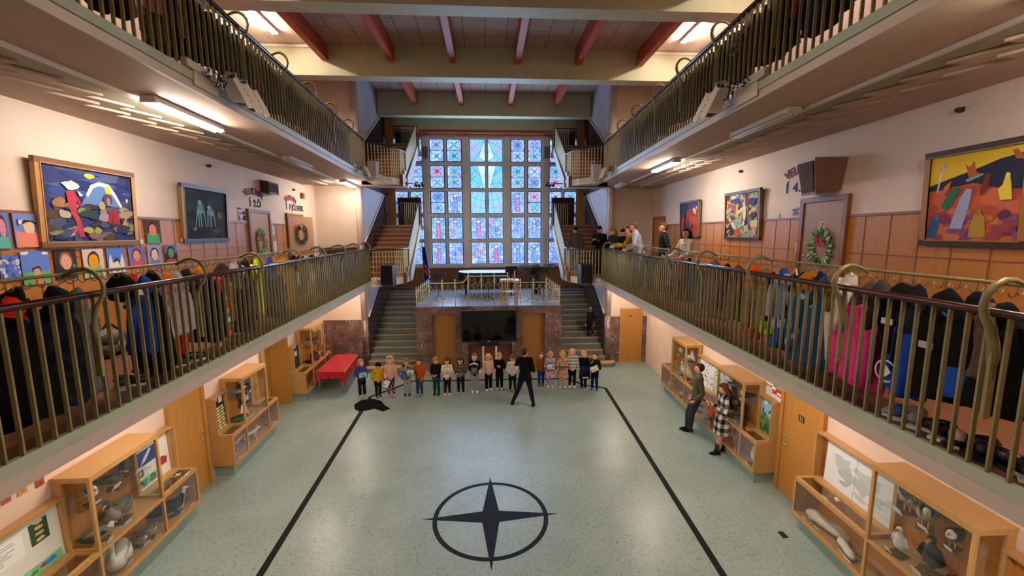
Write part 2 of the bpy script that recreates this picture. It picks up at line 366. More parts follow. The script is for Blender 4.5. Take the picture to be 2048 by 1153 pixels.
# ------------------------------------------------------------------ ceiling, beams, joists
struct(MB().box((-4.75, YB, 10.7), (4.75, YW, 10.9)).build('ceiling', 'ceil'))
struct(MB().box((-9, YB, 10.69), (-4.75, YW, 10.9)).build('ceiling_side_left', 'ceil_side'))
struct(MB().box((4.75, YB, 10.69), (9, YW, 10.9)).build('ceiling_side_right', 'ceil_side'))
TB = [(-2.95, -2.5), (1.2, 1.65), (5.4, 5.85), (9.6, 10.05), (13.75, 14.2), (18.0, 18.4)]
for i, (a, b) in enumerate(TB):
    x = 8.5 if i < 5 else 4.4
    struct(MB().box((-x, a, 9.8), (x, b, 10.7)).build('ceiling_beam', 'beam'))
struct(MB().box((-4.4, 19.2, 9.53), (4.4, YW, 10.7)).build('ceiling_beam', 'beam'))
struct(MB().box((-4.4, 19.17, 9.40), (4.4, YW, 9.53)).build('trim_1', 'joist'))
for x in (-4.85, -2.87, -1.0, 1.0, 2.9, 4.87):
    for (a, b), (c, d) in zip(TB[:-1], TB[1:]):
        struct(MB().box((x - .09, b - .01, 10.22), (x + .09, c + .01, 10.7)).build('ceiling_joist', 'joist'))
for s in (-1, 1):
    m = MB()
    for (a, b) in TB[1:5]: m.box((min(s * 4.95, s * 8), a - .06, 10.58), (max(s * 4.95, s * 8), a, 10.64))
    struct(m.build('trim_%d' % (2 + (s > 0)), 'white'))
# ------------------------------------------------------------------ stage block with two doors
sb = MB(); ZS = 2.40; yf = 14.8; xl, xr = -2.6, 2.66
D1, D2, DN = (-2.02, -1.2), (1.24, 2.06), (-.75, .86); zd = 2.10
for x0, x1 in ((xl, D1[0]), (D1[1], DN[0]), (DN[1], D2[0]), (D2[1], xr)): sb.box((x0, yf, 0), (x1, yf + .45, zd))
sb.box((xl, yf, zd), (xr, yf + .45, ZS - .02)); sb.box((DN[0], yf, 1.0), (DN[1], yf + .45, zd))
sb.box((xl, yf + .45, 0), (xl + .2, YW, ZS - .02)).box((xr - .2, yf + .45, 0), (xr, YW, ZS - .02))
sg = struct(sb.build('wall_stage_front', 'marble'))
struct(MB().box((xl, yf + .01, ZS - .02), (xr, YW, ZS)).box((-4.43, 18.75, ZS - .15), (xl, YW, ZS)).box((xr, 18.75, ZS - .15), (4.43, YW, ZS)).build('floor_stage', mat('stage_lino', '#8b93a0', .3)))
for i, (x0, x1) in enumerate((D1, D2)):
    d = MB().box((x0, yf + .3, .02), (x1, yf + .34, zd)).build('door_%d' % (1 + i), 'door'); struct(d)
    m = MB().ell((x0 + .72 if i == 0 else x0 + .1, yf + .27, 1.0), .025); m.build('door_handle', 'metal', d)
m = MB().box((DN[0], yf + .3, 0), (DN[1], yf + .34, 1.0)); d = struct(m.build('door_3', 'step_wood'))
# ------------------------------------------------------------------ stairs from the hall to the stage
for s in (-1, 1):
    a, b = (xl, -4.42) if s < 0 else (xr, 4.42); x0, x1 = min(a, b), max(a, b); m = MB(); m2 = MB()
    for k in range(14):
        Y = 14.8 + .305 * k; z0 = .171 * k; z1 = z0 + .1715
        if k == 0:
            xx0, xx1 = (x0 - .35, x1) if s < 0 else (x0, x1 + .35)
            e = xx0 if s < 0 else xx1; q = [(xx1, Y), (xx1, Y + .31), (e, Y + .31), (e - s * .0, Y + .16), (e - s * .12, Y + .04), (e - s * .3, Y)] if s < 0 else [(xx0, Y + .31), (xx0, Y), (e - .3, Y), (e - .12, Y + .04), (e, Y + .16), (e, Y + .31)]
            m.prism([(p[0], p[1], 0) for p in q], (0, 0, z1 - .03)); m2.prism([(p[0], p[1] - .012, z1 - .03) for p in q], (0, 0, .03))
            continue
        m.box((x0, Y, 0), (x1, Y + .31, z1 - .002)); m2.box((x0, Y - .015, z1 - .03), (x1, Y + .03, z1))
    o = struct(m.build('floor_stairs_%s' % ('left' if s < 0 else 'right'), 'step_green')); m2.build('stair_nosing', 'nosing', o)
# ------------------------------------------------------------------ gallery stair flights, bridge slabs and landings
NR = {0: 10, 1: 9}
for s in (-1, 1):
    for k, (zt, zb) in enumerate(((ZG, SB1), (ZG2, SB2))):
        dz = zs(s); X = lambda x: s * x
        e0 = [(3.86, 13.9), (3.52, 14.22), (3.2, 14.6), (3.0, 15.1), (2.93, 15.6), (2.90, 16.0)]
        q = [(X(x), y) for x, y in e0] + [(X(4.43), 16.0), (X(4.43), YE), (X(4.0), 13.9)]
        if s > 0: q = q[::-1]
        nm = '%s_%s' % ('lower' if k == 0 else 'upper', 'left' if s < 0 else 'right')
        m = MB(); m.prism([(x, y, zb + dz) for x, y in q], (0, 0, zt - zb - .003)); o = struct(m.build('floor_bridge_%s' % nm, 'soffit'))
        m = MB(); m2 = MB()
        for (xa, ya), (xb, yb) in zip(e0[:-1], e0[1:]):
            m.bar((X(xa), ya, zt + dz - .05), (X(xb), yb, zt + dz - .05), .045, .10); m2.bar((X(xa), ya, (zb + zt) / 2 + dz - .055), (X(xb), yb, (zb + zt) / 2 + dz - .055), .03, zt - zb - .1)
        m.build('slab_lip', 'white', o); m2.build('slab_edge', 'white', o)
        # flight
        m = MB(); m2 = MB(); n = NR[k]
        for i in range(1, n + 1):
            Y = 15.0 + .29 * (i - 1); z1 = zt + dz + .172 * i
            m.hexa([(X(2.9), Y, z1 - .42), (X(4.42), Y, z1 - .42), (X(4.42), Y + .3, z1 - .25), (X(2.9), Y + .3, z1 - .25), (X(2.9), Y, z1 - .002), (X(4.42), Y, z1 - .002), (X(4.42), Y + .3, z1 - .002), (X(2.9), Y + .3, z1 - .002)])
            m2.box((min(X(2.9), X(4.42)), Y - .012, z1 - .03), (max(X(2.9), X(4.42)), Y + .03, z1))
        zl = zt + dz + .172 * (n + 1); yl = 15.0 + .29 * n
        m.box((min(X(2.9), X(4.42)), yl, zl - .2), (max(X(2.9), X(4.42)), 19.35, zl))
        m2.box((min(X(2.9), X(4.42)), yl - .012, zl - .03), (max(X(2.9), X(4.42)), yl + .03, zl))
        o = struct(m.build('floor_flight_%s' % nm, 'step_wood')); m2.build('stair_nosing', 'nosing', o)
        # stringer (pale side of the flight)
        m = MB(); sl = .172 / .29
        P = [(2.895, 15.6, zb + dz), (2.895, 16.0, zb + dz + .05), (2.895, 18.1, zl - .34), (2.895, 18.1, zl + .02), (2.895, 15.6, zt + dz + .15)]
        m.prism([(X(x), y, z) for x, y, z in P], (s * -.05, 0, 0)); m.build('stringer', 'stringer', o)
        # landing door at the back
        d = struct(MB().box((min(X(4.02), X(4.36)), 18.96, zl), (max(X(4.02), X(4.36)), 19.0, zl + 2.1)).build('door_%d' % (10 + k + (s > 0) * 2), 'door'))
        c = MB(); pts = []
        for i in range(60): t = i / 59; pts.append((X(2.95 + 1.05 * t), 19.25 + .05 * sin(t * 56), 0))
        ztop = 6.6 if k == 0 else 9.4
        vs = [(p[0], p[1], z) for z in (zl + .002, ztop) for p in pts]; nn = len(pts)
        c.add(vs, [(i, i + 1, i + 1 + nn, i + nn) for i in range(nn - 1)], True)
        o = c.build('curtain', 'curtain')
        tag(o, 'burgundy curtain behind the %s stair landing %s of the stained glass' % (('first', 'top')[k], ('left', 'right')[s > 0]), 'curtain', 'stair landing curtains')
# ------------------------------------------------------------------ window wall
m = MB(); m.box((-6, YW + .12, 0), (6, YW + .4, 3.5)).box((-6, YW, 9.3), (6, YW + .4, 10.9)); struct(m.build('wall_far', 'white'))
wn = MB(); wn.box((-4.43, YW - .02, ZS), (4.43, YW + .12, 3.36)); wo = struct(wn.build('trim_4', 'step_wood'))
g = MB()
for x in (-4.0, -2.95, -1.95, -.95, .05, 1.05, 2.05, 3.0, 4.0): g.box((x - .04, YW - .06, ZS), (x + .04, YW, 3.36))
for z in (2.48, 2.92, 3.0, 3.34): g.box((-4.43, YW - .07, z - .025), (4.43, YW, z + .025))
g.build('batten', 'oak_dark', wo)
g = MB(); g.box((-4.43, YW - .12, 3.36), (4.43, YW + .1, 3.40)); g.build('sill', 'oak_dark', wo)
ROWS = [(9.23, 8.24), (8.06, 7.06), (6.91, 5.91), (5.73, 4.74), (4.57, 3.57)]
BAYS = [[(-4.2, -3.6), (-3.5, -2.92)], [(-2.58, -1.94), (-1.80, -1.14)], [(-.75, -.06), (.06, .74)], [(1.12, 1.74), (1.90, 2.52)], [(2.9, 3.5), (3.6, 4.2)]]
# ------------------------------------------------------------------ lamps
def fixture(c, d, L, lit, label, wide=.16, drop=.05, rod=0.0):
    """twin tube fluorescent fitting under a ceiling point c along d"""
    c = Vector(c); d = Vector(d).normalized(); M = Matrix((d, Vector((0, 0, 1)).cross(d), Vector((0, 0, 1)))).transposed()
    t = thing('fluorescent_lamp', label, 'lamp', c, 'fluorescent lamps')
    b = MB(); b.obox(c - Vector((0, 0, .03)), (L, wide, .06), M)
    for e in (-1, 1): b.obox(c + d * (e * (L / 2 - .03)) - Vector((0, 0, .055)), (.05, wide + .02, .05), M)
    b.build('housing', 'lampbody', t)
    n = Vector((0, 0, 1)).cross(d)
    for e in (-1, 1):
        q = c + n * (e * wide * .27) - Vector((0, 0, .085))
        MB().tube([q - d * (L / 2 - .04), q + d * (L / 2 - .04)], .018, 8).build('tube', {0: 'tube_off', 1: 'tube', 2: 'tube_ceiling', 3: 'tube_low'}[lit], t)
    return t
for s, lst in ((-1, ((6.3, 1.5, 1, 'lit fluorescent lamp under the upper left gallery, nearest the painting of the woman in red'), (10.2, 1.4, 0, 'unlit fluorescent lamp in the middle of the upper left gallery underside'), (14.3, 1.4, 1, 'lit fluorescent lamp under the far end of the upper left gallery'), (2.2, 1.5, 0, 'unlit fluorescent lamp under the near end of the upper left gallery'))),
               (1, ((6.3, 1.5, 0, 'unlit fluorescent lamp under the upper right gallery, nearest the yellow landscape painting'), (10.2, 1.5, 1, 'lit fluorescent lamp in the middle of the upper right gallery underside'), (14.3, 1.0, 0, 'small unlit fluorescent lamp under the far end of the upper right gallery'), (2.2, 1.5, 1, 'lit fluorescent lamp under the near end of the upper right gallery')))):
    for Y, L, lit, lab in lst:
        fixture(sd(s, 3.82, Y, SB2 - .005 + zs(s)), (s * SPLAY, 1, 0), L, lit, lab)
for s in (-1, 1):
    for Y, where in ((-.6, 'fourth'), (3.6, 'third'), (7.75, 'second'), (12.2, 'first')):
        fixture((s * 5.9, Y, 10.68), (0, 1, 0), 1.5, 2, 'lit fluorescent lamp on the %s side ceiling, %s bay from the window' % (('left', 'right')[s > 0], where))
    for Y, where in ((2.2, 'at the near end'), (6.3, 'second from the near end'), (10.2, 'second from the stage'), (14.2, 'nearest the stage')):
        fixture(sd(s, 3.84, Y, SB1 - .005 + zs(s)), (s * SPLAY, 1, 0), 1.4, 3, 'lit fluorescent lamp under the lower %s gallery, %s' % (('left', 'right')[s > 0], where))
# ------------------------------------------------------------------ stained glass windows
rw = random.Random(3)
BLUES = ['#8fb4f4', '#a6c6fa', '#7fa8f2', '#98bef8', '#b6d0fc', '#769ef0', '#86c0f4']
PINKS = ['#dda6d4', '#cf98cc', '#bda0e0', '#a597e6']
CYAN = ['#7fd0ea', '#6fc6e6', '#93dcf0']
def pane(m, lead, x0, x1, z0, z1, kind, r, parent_y):
    y = parent_y; W = x1 - x0; H = z1 - z0
    P = lambda u, v: Vector((x0 + W * u, y, z0 + H * v))
    def cell(pts, c): m.C(c); m.poly([P(*p) for p in pts])
    def line(pts, w=.011, closed=False):
        Q = [P(*p) - Vector((0, .004, 0)) for p in pts]
        for a, b in zip(Q[:-1] + ([Q[-1]] if closed else []), Q[1:] + ([Q[0]] if closed else [])): lead.bar(a, b, .008, w * 1.0, (0, 0, 1)) if abs((b - a).normalized().z) < .7 else lead.bar(a, b, w, .008, (0, 1, 0))
    nx, nz = (6, 9) if kind == 'rose' else (5, 8)
    jit = {}
    for i in range(nx + 1):
        for j in range(nz + 1):
            q_ = 1 if kind == 'rose' else 1.5; du = 0 if i in (0, nx) else r.uniform(-.05, .05) * q_; dv = 0 if j in (0, nz) else r.uniform(-.035, .035) * q_
            jit[i, j] = (i / nx + du, j / nz + dv)
    circ = lambda cx, cz, rx, n=14, a0=0: [(cx + rx * cos(2 * pi * k / n + a0), cz + rx * W / H * sin(2 * pi * k / n + a0)) for k in range(n)]
    for i in range(nx):
        for j in range(nz):
            edge = i in (0, nx - 1) or j in (0, nz - 1)
            c = r.choice(BLUES if kind != 'ray' else CYAN + BLUES[:2])
            if kind in ('rose', 'lily') and r.random() < (.14 if edge else .07): c = r.choice(PINKS)
            cell([jit[i, j], jit[i + 1, j], jit[i + 1, j + 1], jit[i, j + 1]], c)
            if kind != 'rose':
                if r.random() < .72: line([jit[i, j], jit[i + 1, j]], .009)
                if r.random() < .72: line([jit[i, j], jit[i, j + 1]], .009)
    y -= .0015
    P = lambda u, v: Vector((x0 + W * u, y, z0 + H * v))
    if kind == 'rose':
        line([(0, .5), (1, .5)], .022); line([(0, 0), (1, .5)], .009); line([(1, 0), (0, .5)], .009); line([(0, .5), (1, 1)], .009); line([(1, .5), (0, 1)], .009)
        for cz in (.25, .75):
            n = r.choice((4, 5, 6)); c1 = r.choice(BLUES + CYAN + PINKS[:2]); c2 = r.choice(PINKS + BLUES + BLUES)
            for k in range(n):
                q = circ(.5 + .2 * cos(2 * pi * k / n), cz + .2 * W / H * sin(2 * pi * k / n), .16); cell(q, c1); y -= .0004; line(q, .010, True)
            q = circ(.5, cz, .12); cell(q, c2); line(q, .011, True)
    elif kind == 'fig':
        c1 = r.choice(['#8f97e6', '#b494dc', '#86a6ec', '#c48ac8', '#9fb8f2']); skin = '#e8c8c8'
        cell([(.3, .05), (.7, .05), (.66, .5), (.6, .72), (.4, .72), (.34, .5)], c1); line([(.3, .05), (.34, .5), (.4, .72), (.6, .72), (.66, .5), (.7, .05)], .011)
        cell([(.34, .5), (.1, .62), (.14, .85), (.4, .7)], r.choice(BLUES)); line([(.34, .5), (.1, .62), (.14, .85), (.4, .7)], .010, True)
        cell([(.66, .5), (.9, .62), (.86, .85), (.6, .7)], r.choice(BLUES)); line([(.66, .5), (.9, .62), (.86, .85), (.6, .7)], .010, True)
        q = circ(.5, .79, .11); cell(q, skin); line(q, .011, True); q = circ(.5, .79, .2); line(q, .008, True)
        for v in (.2, .36, .52): line([(.45, v), (.42, v - .15)], .007); line([(.55, v), (.6, v - .15)], .007)
        for i in range(9): u, v = r.random(), r.random(); line([(u, v), (min(1, max(0, u + r.uniform(-.3, .3))), min(1, max(0, v + r.uniform(-.2, .2))))], .007)
    elif kind == 'lily':
        for i in range(7):
            u = .15 + .7 * r.random(); v = .12 + .76 * r.random(); q = circ(u, v, .09 + .06 * r.random(), 9, r.random()); cell(q, r.choice(BLUES + PINKS[:3])); line(q, .009, True)
        for i in range(14): u, v = r.random(), r.random(); line([(u, v), (max(0, min(1, u + r.uniform(-.4, .4))), max(0, min(1, v + r.uniform(-.25, .25))))], .008)
        line([(.5, 0), (.46, .4), (.5, 1)], .010)
    return line, cell
def star(bay, ri, col):                              # the tall four-rayed star over the middle bay
    pass
wi = 1
CY = (8.24 + 8.06) / 2
for bi, bay in enumerate(BAYS):
    fr = MB(); a, b = bay[0][0] - .06, bay[-1][1] + .06
    lo, hi = (a - .12, b + .12)
    nxt = {0: (-4.43, -2.75), 1: (-2.75, -.95), 2: (-.95, .93), 3: (.93, 2.71), 4: (2.71, 4.43)}[bi]
    xs = [nxt[0]] + [c for p in bay for c in (p[0] - .04, p[1] + .04)] + [nxt[1]]
    for x0, x1 in zip(xs[0::2], xs[1::2]):
        fr.box((x0, YW, 3.4), (x1, YW + .18, 9.32))
    zz = [9.32] + [z for r_ in ROWS for z in (r_[0] + .04, r_[1] - .04)] + [3.4]
    for p in bay:
        for z1, z0 in zip(zz[0::2], zz[1::2]): fr.box((p[0] - .04, YW + .02, z0), (p[1] + .04, YW + .18, z1))
    if bi in (1, 2, 3, 4): fr.box((nxt[0] - .13, YW - .12, 3.4), (nxt[0] + .13, YW, 9.32))
    wo = struct(fr.build('window_%d' % wi, 'sash')); wi += 1
    for ci, (x0, x1) in enumerate(bay):
        for ri, (z1, z0) in enumerate(ROWS):
            pm = MB(); ld = MB(); y = YW + .10
            if bi == 2 and ri < 3:
                kind = 'ray'
                # pale star with radiating leads: rays from the star's centre
                cx, cz = 0.0, CY; W, H = x1 - x0, z1 - z0
                clip = lambda p: (min(max(p[0], x0), x1), min(max(p[1], z0), z1))
                nx, nz = 5, 7
                for i in range(nx):
                    for j in range(nz):
                        pm.C(rw.choice(['#63c3ea', '#78cdf0', '#8fc4f4', '#a3b4f2'][(0 if ri == 1 else 1):(3 if ri == 1 else 4)]))
                        pm.poly([(x0 + W * i / nx, y, z0 + H * j / nz), (x0 + W * (i + 1) / nx, y, z0 + H * j / nz), (x0 + W * (i + 1) / nx, y, z0 + H * (j + 1) / nz), (x0 + W * i / nx, y, z0 + H * (j + 1) / nz)])
                sg_ = -1 if ci == 0 else 1
                tri = {0: [(0, z1), (sg_ * .36, z0 + .22), (0, z0)], 1: [(0, z1), (sg_ * .42, z1), (sg_ * .14, z0), (0, z0)], 2: [(0, z1), (sg_ * .10, z1), (sg_ * .03, z0), (0, z0)]}[ri]
                tri = [clip(p) for p in tri]
                pm.C('#bff0f0'); pm.poly([(p[0], y - .002, p[1]) for p in tri])
                for p, q in zip(tri, tri[1:] + tri[:1]):
                    if abs(p[0] - q[0]) + abs(p[1] - q[1]) > .02: ld.bar((p[0], y - .006, p[1]), (q[0], y - .006, q[1]), .012, .012)
                for k in range(40):                                   # rays
                    t = 2 * pi * k / 40; r0, r1 = .45, 3.2; seg = []
                    for i in range(60):
                        rr = r0 + (r1 - r0) * i / 59; p = (cx + rr * cos(t), cz + rr * sin(t))
                        if x0 < p[0] < x1 and z0 < p[1] < z1: seg.append(p)
                    if len(seg) > 3: ld.bar((seg[0][0], y - .006, seg[0][1]), (seg[-1][0], y - .006, seg[-1][1]), .009, .009)
                for rr in (.6, .95, 1.3, 1.65, 2.0, 2.35):
                    for k in range(96):
                        t0, t1 = 2 * pi * k / 96, 2 * pi * (k + 1) / 96; p = (cx + rr * cos(t0), cz + rr * sin(t0)); q = (cx + rr * cos(t1), cz + rr * sin(t1))
                        if all(x0 < a_[0] < x1 and z0 < a_[1] < z1 for a_ in (p, q)): ld.bar((p[0], y - .006, p[1]), (q[0], y - .006, q[1]), .009, .009)
            else:
                kind = 'rose' if ri < 2 or (ri == 2 and bi != 2 and ((bi == 1 and ci == 0) or (bi == 3 and ci == 1) or bi in (0, 4))) else ('fig' if (ci + ri + bi) % 3 else 'lily')
                pane(pm, ld, x0, x1, z0, z1, kind, rw, y)
            for a_, b_, c_, d_ in ((x0, z0, x1, z0), (x0, z1, x1, z1), (x0, z0, x0, z1), (x1, z0, x1, z1)):
                ld.bar((a_, y - .006, b_), (c_, y - .006, d_), .03 if kind == 'rose' or bi != 2 else .02, .03 if kind == 'rose' else .02)
            po = pm.build('pane', 'stained', wo); ld.build('lead_came', 'lead', po)
# ------------------------------------------------------------------ gallery railings
BRK = {(-1, 0): [2.25, 3.63, 5.0, 6.36, 7.82, 9.17, 10.65, 12.03, 13.4], (1, 0): [2.42, 3.64, 5.04, 6.46, 7.77, 9.25, 10.5, 11.8, 13.1],
       (-1, 1): [3.8, 5.2, 6.53, 7.87, 9.29, 10.68, 12.14, 13.5], (1, 1): [3.7, 5.05, 6.4, 7.7, 9.0, 10.4, 11.75, 13.3]}
for s in (-1, 1):
    for k, zl in enumerate((ZG, ZG2)):
        side = ('lower', 'upper')[k] + ' ' + ('left', 'right')[s > 0]; dz = zs(s); z0 = zl + dz; zr = z0 + (1.065, 1.03)[k]; y0, y1 = -1.5, 13.95
        t = thing('balcony_railing', 'olive painted bar railing with dark handrail along the %s gallery' % side, 'railing', sd(s, WR, 8, z0), 'gallery railings')
        m = MB(); m.tube([sd(s, WR, y0, zr - .02), sd(s, WR, y1, zr - .02)], .034, 12, flat=(.85, 1.0)); m.build('handrail', 'handrail', t)
        first = None; rest = MB(); Y = 2.12; n = 0
        while Y < y1 - .02:
            a = sd(s, WR, Y, z0); M = Matrix.Rotation(-s * SPLAY, 3, 'Z')
            if first is None:
                m = MB(); m.obox(a + Vector((0, 0, (zr - z0 - .04) / 2)), (.030, .014, zr - z0 - .04), M); first = m.build('baluster', 'brass', t); p0 = a; b = first
            elif n < 100: b = dup_child(first, t, a - p0)
            n += 1; Y += .118
        Y = 2.002
        while Y > y0: rest.obox(sd(s, WR, Y, z0 + (zr - z0 - .04) / 2), (.030, .014, zr - z0 - .04)); Y -= .118
        r = rest.build('baluster_row', 'brass', t); r['kind'] = 'stuff'
        # swan-neck brackets that carry the coat rail
        prof = [(.0, -.46), (.0, -.30), (-.012, -.22), (-.045, -.12), (-.10, -.04), (-.12, .03), (-.105, .10), (-.06, .16), (.01, .195), (.08, .19), (.14, .165), (.20, .13)]
        if k: prof = [(w * .95, z * 1.0) for w, z in prof]
        fb = None
        for Yb in BRK[s, k]:
            P = [sd(s, WR + w, Yb, zr + z) for w, z in prof]
            if fb is None:
                m = MB(); m.tube(P, [.012, .028, .026, .023, .021, .02, .02, .02, .019, .018, .016, .014], 8, flat=(.75, 1.15)); m.obox(sd(s, WR, Yb, zr - .5), (.05, .022, .45)); fb = m.build('bracket', 'brass', t); pb = sd(s, WR, Yb, 0)
            else: dup_child(fb, t, sd(s, WR, Yb, 0) - pb)
        wc = WR + .25; zc = zr + .145
        m = MB(); m.tube([sd(s, wc, y0, zc), sd(s, wc, y1 - .1, zc)], .014, 8); m.build('coat_rail', 'brass', t)
        fh = None; n = 0; Y = 2.3
        while Y < 13.6 and n < 98:
            if fh is None:
                m = MB(); q = lambda dw, z: sd(s, wc + dw, Y, zc + z)
                m.tube([q(0, 0), q(0, -.05), q(-.012, -.075), q(-.035, -.085), q(-.055, -.07), q(-.06, -.045)], .004, 6); m.tube([q(0, -.05), q(.02, -.07), q(.045, -.07), q(.055, -.045)], .004, 6)
                fh = m.build('coat_hook', 'brass', t); ph = sd(s, wc, Y, 0)
            else: dup_child(fh, t, sd(s, wc, Y, 0) - ph)
            n += 1; Y += .118
# bridge and flight railings beside the stained glass, landing rails
for s in (-1, 1):
    for k, zl in enumerate((ZG, ZG2)):
        dz = zs(s); X = lambda x: s * x; side = ('lower', 'upper')[k] + ' ' + ('left', 'right')[s > 0]; n = NR[k]
        t = thing('stair_railing', 'pale bar railing curving up the %s gallery stair beside the stained glass' % side, 'railing', (X(3.2), 15, zl + dz), 'stair railings')
        e0 = [(3.86, 13.9), (3.52, 14.22), (3.2, 14.6), (3.0, 15.1), (2.92, 15.6)]; hb = 1.0
        path = [(X(x), y, zl + dz + hb) for x, y in e0] + [(X(2.89), 17.9, zl + dz + .172 * n + 1.03)]
        m = MB(); m.tube(path, .032, 10); m.build('handrail', 'rail_dark', t)
        L = []
        for (xa, ya), (xb, yb) in zip(e0[:-1], e0[1:]):
            d = sqrt((xa - xb) ** 2 + (ya - yb) ** 2); q = max(2, int(d / .1))
            for i in range(q): L.append((xa + (xb - xa) * i / q, ya + (yb - ya) * i / q, zl + dz, zl + dz + hb))
        q = 24
        for i in range(q): u = i / (q - 1); L.append((2.89, 15.6 + 2.3 * u, zl + dz + .35 + (.172 * n - .35) * u, zl + dz + hb + (.172 * n + .03) * u - .02))
        for x, y, za, zb in L:
            m = MB(); m.obox((X(x), y, (za + zb) / 2), (.022, .03, zb - za)); m.build('baluster', 'iron', t)
        t = thing('landing_railing', 'dark bar railing across the %s stair landing in front of the curtain' % side, 'railing', (X(3.6), 18.9, zl + dz + .172 * (n + 1)), 'landing railings')
        z1 = zl + dz + .172 * (n + 1); m = MB(); m.bar((X(2.92), 18.9, z1 + .98), (X(4.0), 18.9, z1 + .98), .05, .04); m.build('handrail', 'rail_dark', t)
        for i in range(13):
            m = MB(); x = X(2.95 + i * .085); m.obox((x, 18.9, z1 + .49), (.02, .03, .97)); m.build('baluster', 'iron' if i < 9 else 'rail_dark', t)
# ------------------------------------------------------------------ coats on the rails
cr = random.Random(11)
def mixc(a, b, t): a = lin(a); b = lin(b); return tuple(x + (y - x) * t for x, y in zip(a, b))
ORD = ['first', 'second', 'third', 'fourth', 'fifth', 'sixth', 'seventh', 'eighth', 'ninth', 'tenth', 'eleventh', 'twelfth', '13th', '14th', '15th', '16th', '17th', '18th', '19th', '20th', '21st', '22nd', '23rd', '24th', '25th', '26th', '27th', '28th', '29th', '30th', '31st', '32nd', '33rd', '34th', '35th', '36th', '37th', '38th', '39th', '40th', '41st', '42nd', '43rd', '44th']
def coat(top, zb, wid, cols, style, label, cat, group, ang):
    """a garment hanging from a hook; top is where its loop hangs"""
    T = Vector(top); H = T.z - zb; ca, sa = cos(ang), sin(ang); r = cr
    t = thing('hanging_' + cat.replace(' ', '_'), label, cat, (T.x, T.y, zb), group)
    ax = Vector((ca, sa, 0)); ay = Vector((-sa, ca, 0)); ph = r.uniform(0, 6); nf = r.choice((3, 4, 5)); sway = r.uniform(-.03, .03)
    def col(v, u, base):
        kind = style.split('+')[0]
        if kind == 'stripe': return lin(cols[int(v * len(cols) * 2.2 + (0 if (int(u * 6) % 2) else .5)) % len(cols)])
        if kind == 'fleck': return lin(cols[1]) if r.random() < .10 else lin(cols[0])
        if kind == 'camo': return lin(r.choice(cols))
        if kind == 'block': return lin(cols[min(len(cols) - 1, int(v * len(cols)))])
        if kind == 'plaid': return lin(cols[(int(v * 9) + int(u * 10)) % len(cols)])
        return mixc(base, '#000000', .0 if r.random() < .7 else .12)
    puff = 'puff' in style; lv = 21 if puff else (18 if style[:5] in ('fleck', 'camo+', 'camo', 'plaid') else 12); nn = 20
    def shell(m, prof, z0, z1, sx, sy, off, lv, nn, fold, base, vo=0.0, vs=1.0):
        rings = []
        for j in range(lv + 1):
            v = j / lv; z = z0 + (z1 - z0) * v; i = v * (len(prof) - 1); a = int(min(i, len(prof) - 2)); w = prof[a] + (prof[a + 1] - prof[a]) * (i - a)
            if puff: w *= 1 + .07 * (abs(sin(v * pi * 7)) - .6)
            ring = []
            for q in range(nn):
                th = 2 * pi * q / nn; f = 1 + fold * v * sin(nf * th + ph + v * 2) + (fold * .5 * v * sin((nf + 3) * th - ph))
                ring.append(off + ax * (cos(th) * sx * w * f + sway * v) + ay * (sin(th) * sy * w * f) + Vector((0, 0, z + (.025 * v * sin(2 * th + ph) if j else 0))))
            rings.append(ring)
        vs_ = [p for R in rings for p in R]; o = len(m.v); m.v += vs_; m.any = True
        for j in range(lv):
            for q in range(nn):
                m.f.append([o + j * nn + q, o + (j + 1) * nn + q, o + (j + 1) * nn + (q + 1) % nn, o + j * nn + (q + 1) % nn]); m.c.append(col(vo + vs * (j + .5) / lv, q / nn, base)); m.sm.append(True)
        m.f.append([o + q for q in range(nn)]); m.c.append(col(vo, 0, base)); m.sm.append(False)
        m.f.append([o + lv * nn + q for q in range(nn)][::-1]); m.c.append(mixc(base, '#000000', .5)); m.sm.append(False)
    b0 = Vector((T.x, T.y, 0)); hw = wid / 2
    if cat == 'hat':
        m = MB(); shell(m, [.25, .7, 1, 1.02, .98], T.z, zb, hw, hw * .8, b0, 8, 14, .08, cols[0]); m.build('crown', 'cloth', t); return t
    if cat in ('bag', 'backpack'):
        m = MB(); M = Matrix((ax, ay, Vector((0, 0, 1)))).transposed()
        shell(m, [.75, .98, 1, 1, .9], T.z - H * .3, zb, hw, hw * .35, b0, 8, 16, .06, cols[0]); m.build('bag_body', 'cloth', t)
        m = MB().C(cols[-1]); m.tube([b0 + ax * (-hw * .5) + Vector((0, 0, T.z - H * .32)), b0 + Vector((0, 0, T.z)), b0 + ax * (hw * .5) + Vector((0, 0, T.z - H * .32))], .012, 6); m.build('strap', 'cloth', t); return t
    if cat == 'trousers':
        for e in (-1, 1):
            m = MB(); shell(m, [.9, 1.05, 1, .85, .8], T.z - H * .35, zb, hw * .5, hw * .45, b0 + ax * (e * hw * .42), 12, 12, .07, cols[0], .35, .65); m.build('trouser_leg', 'cloth', t)
        m = MB(); shell(m, [.5, .85, 1], T.z, T.z - H * .38, hw, hw * .6, b0, 6, 16, .06, cols[0], 0, .35); m.build('waist', 'cloth', t); return t
    hood = 'nohood' not in style; zt = T.z - (.10 if hood else .02)
    m = MB(); shell(m, [.30, .62, .86, .95, .98, 1.02, 1.06, 1.08], zt, zb, hw, hw * .62, b0, lv, nn, .10, cols[0]); m.build('body', 'cloth', t)
    sc = cols[-1] if style.startswith('block') else cols[0]
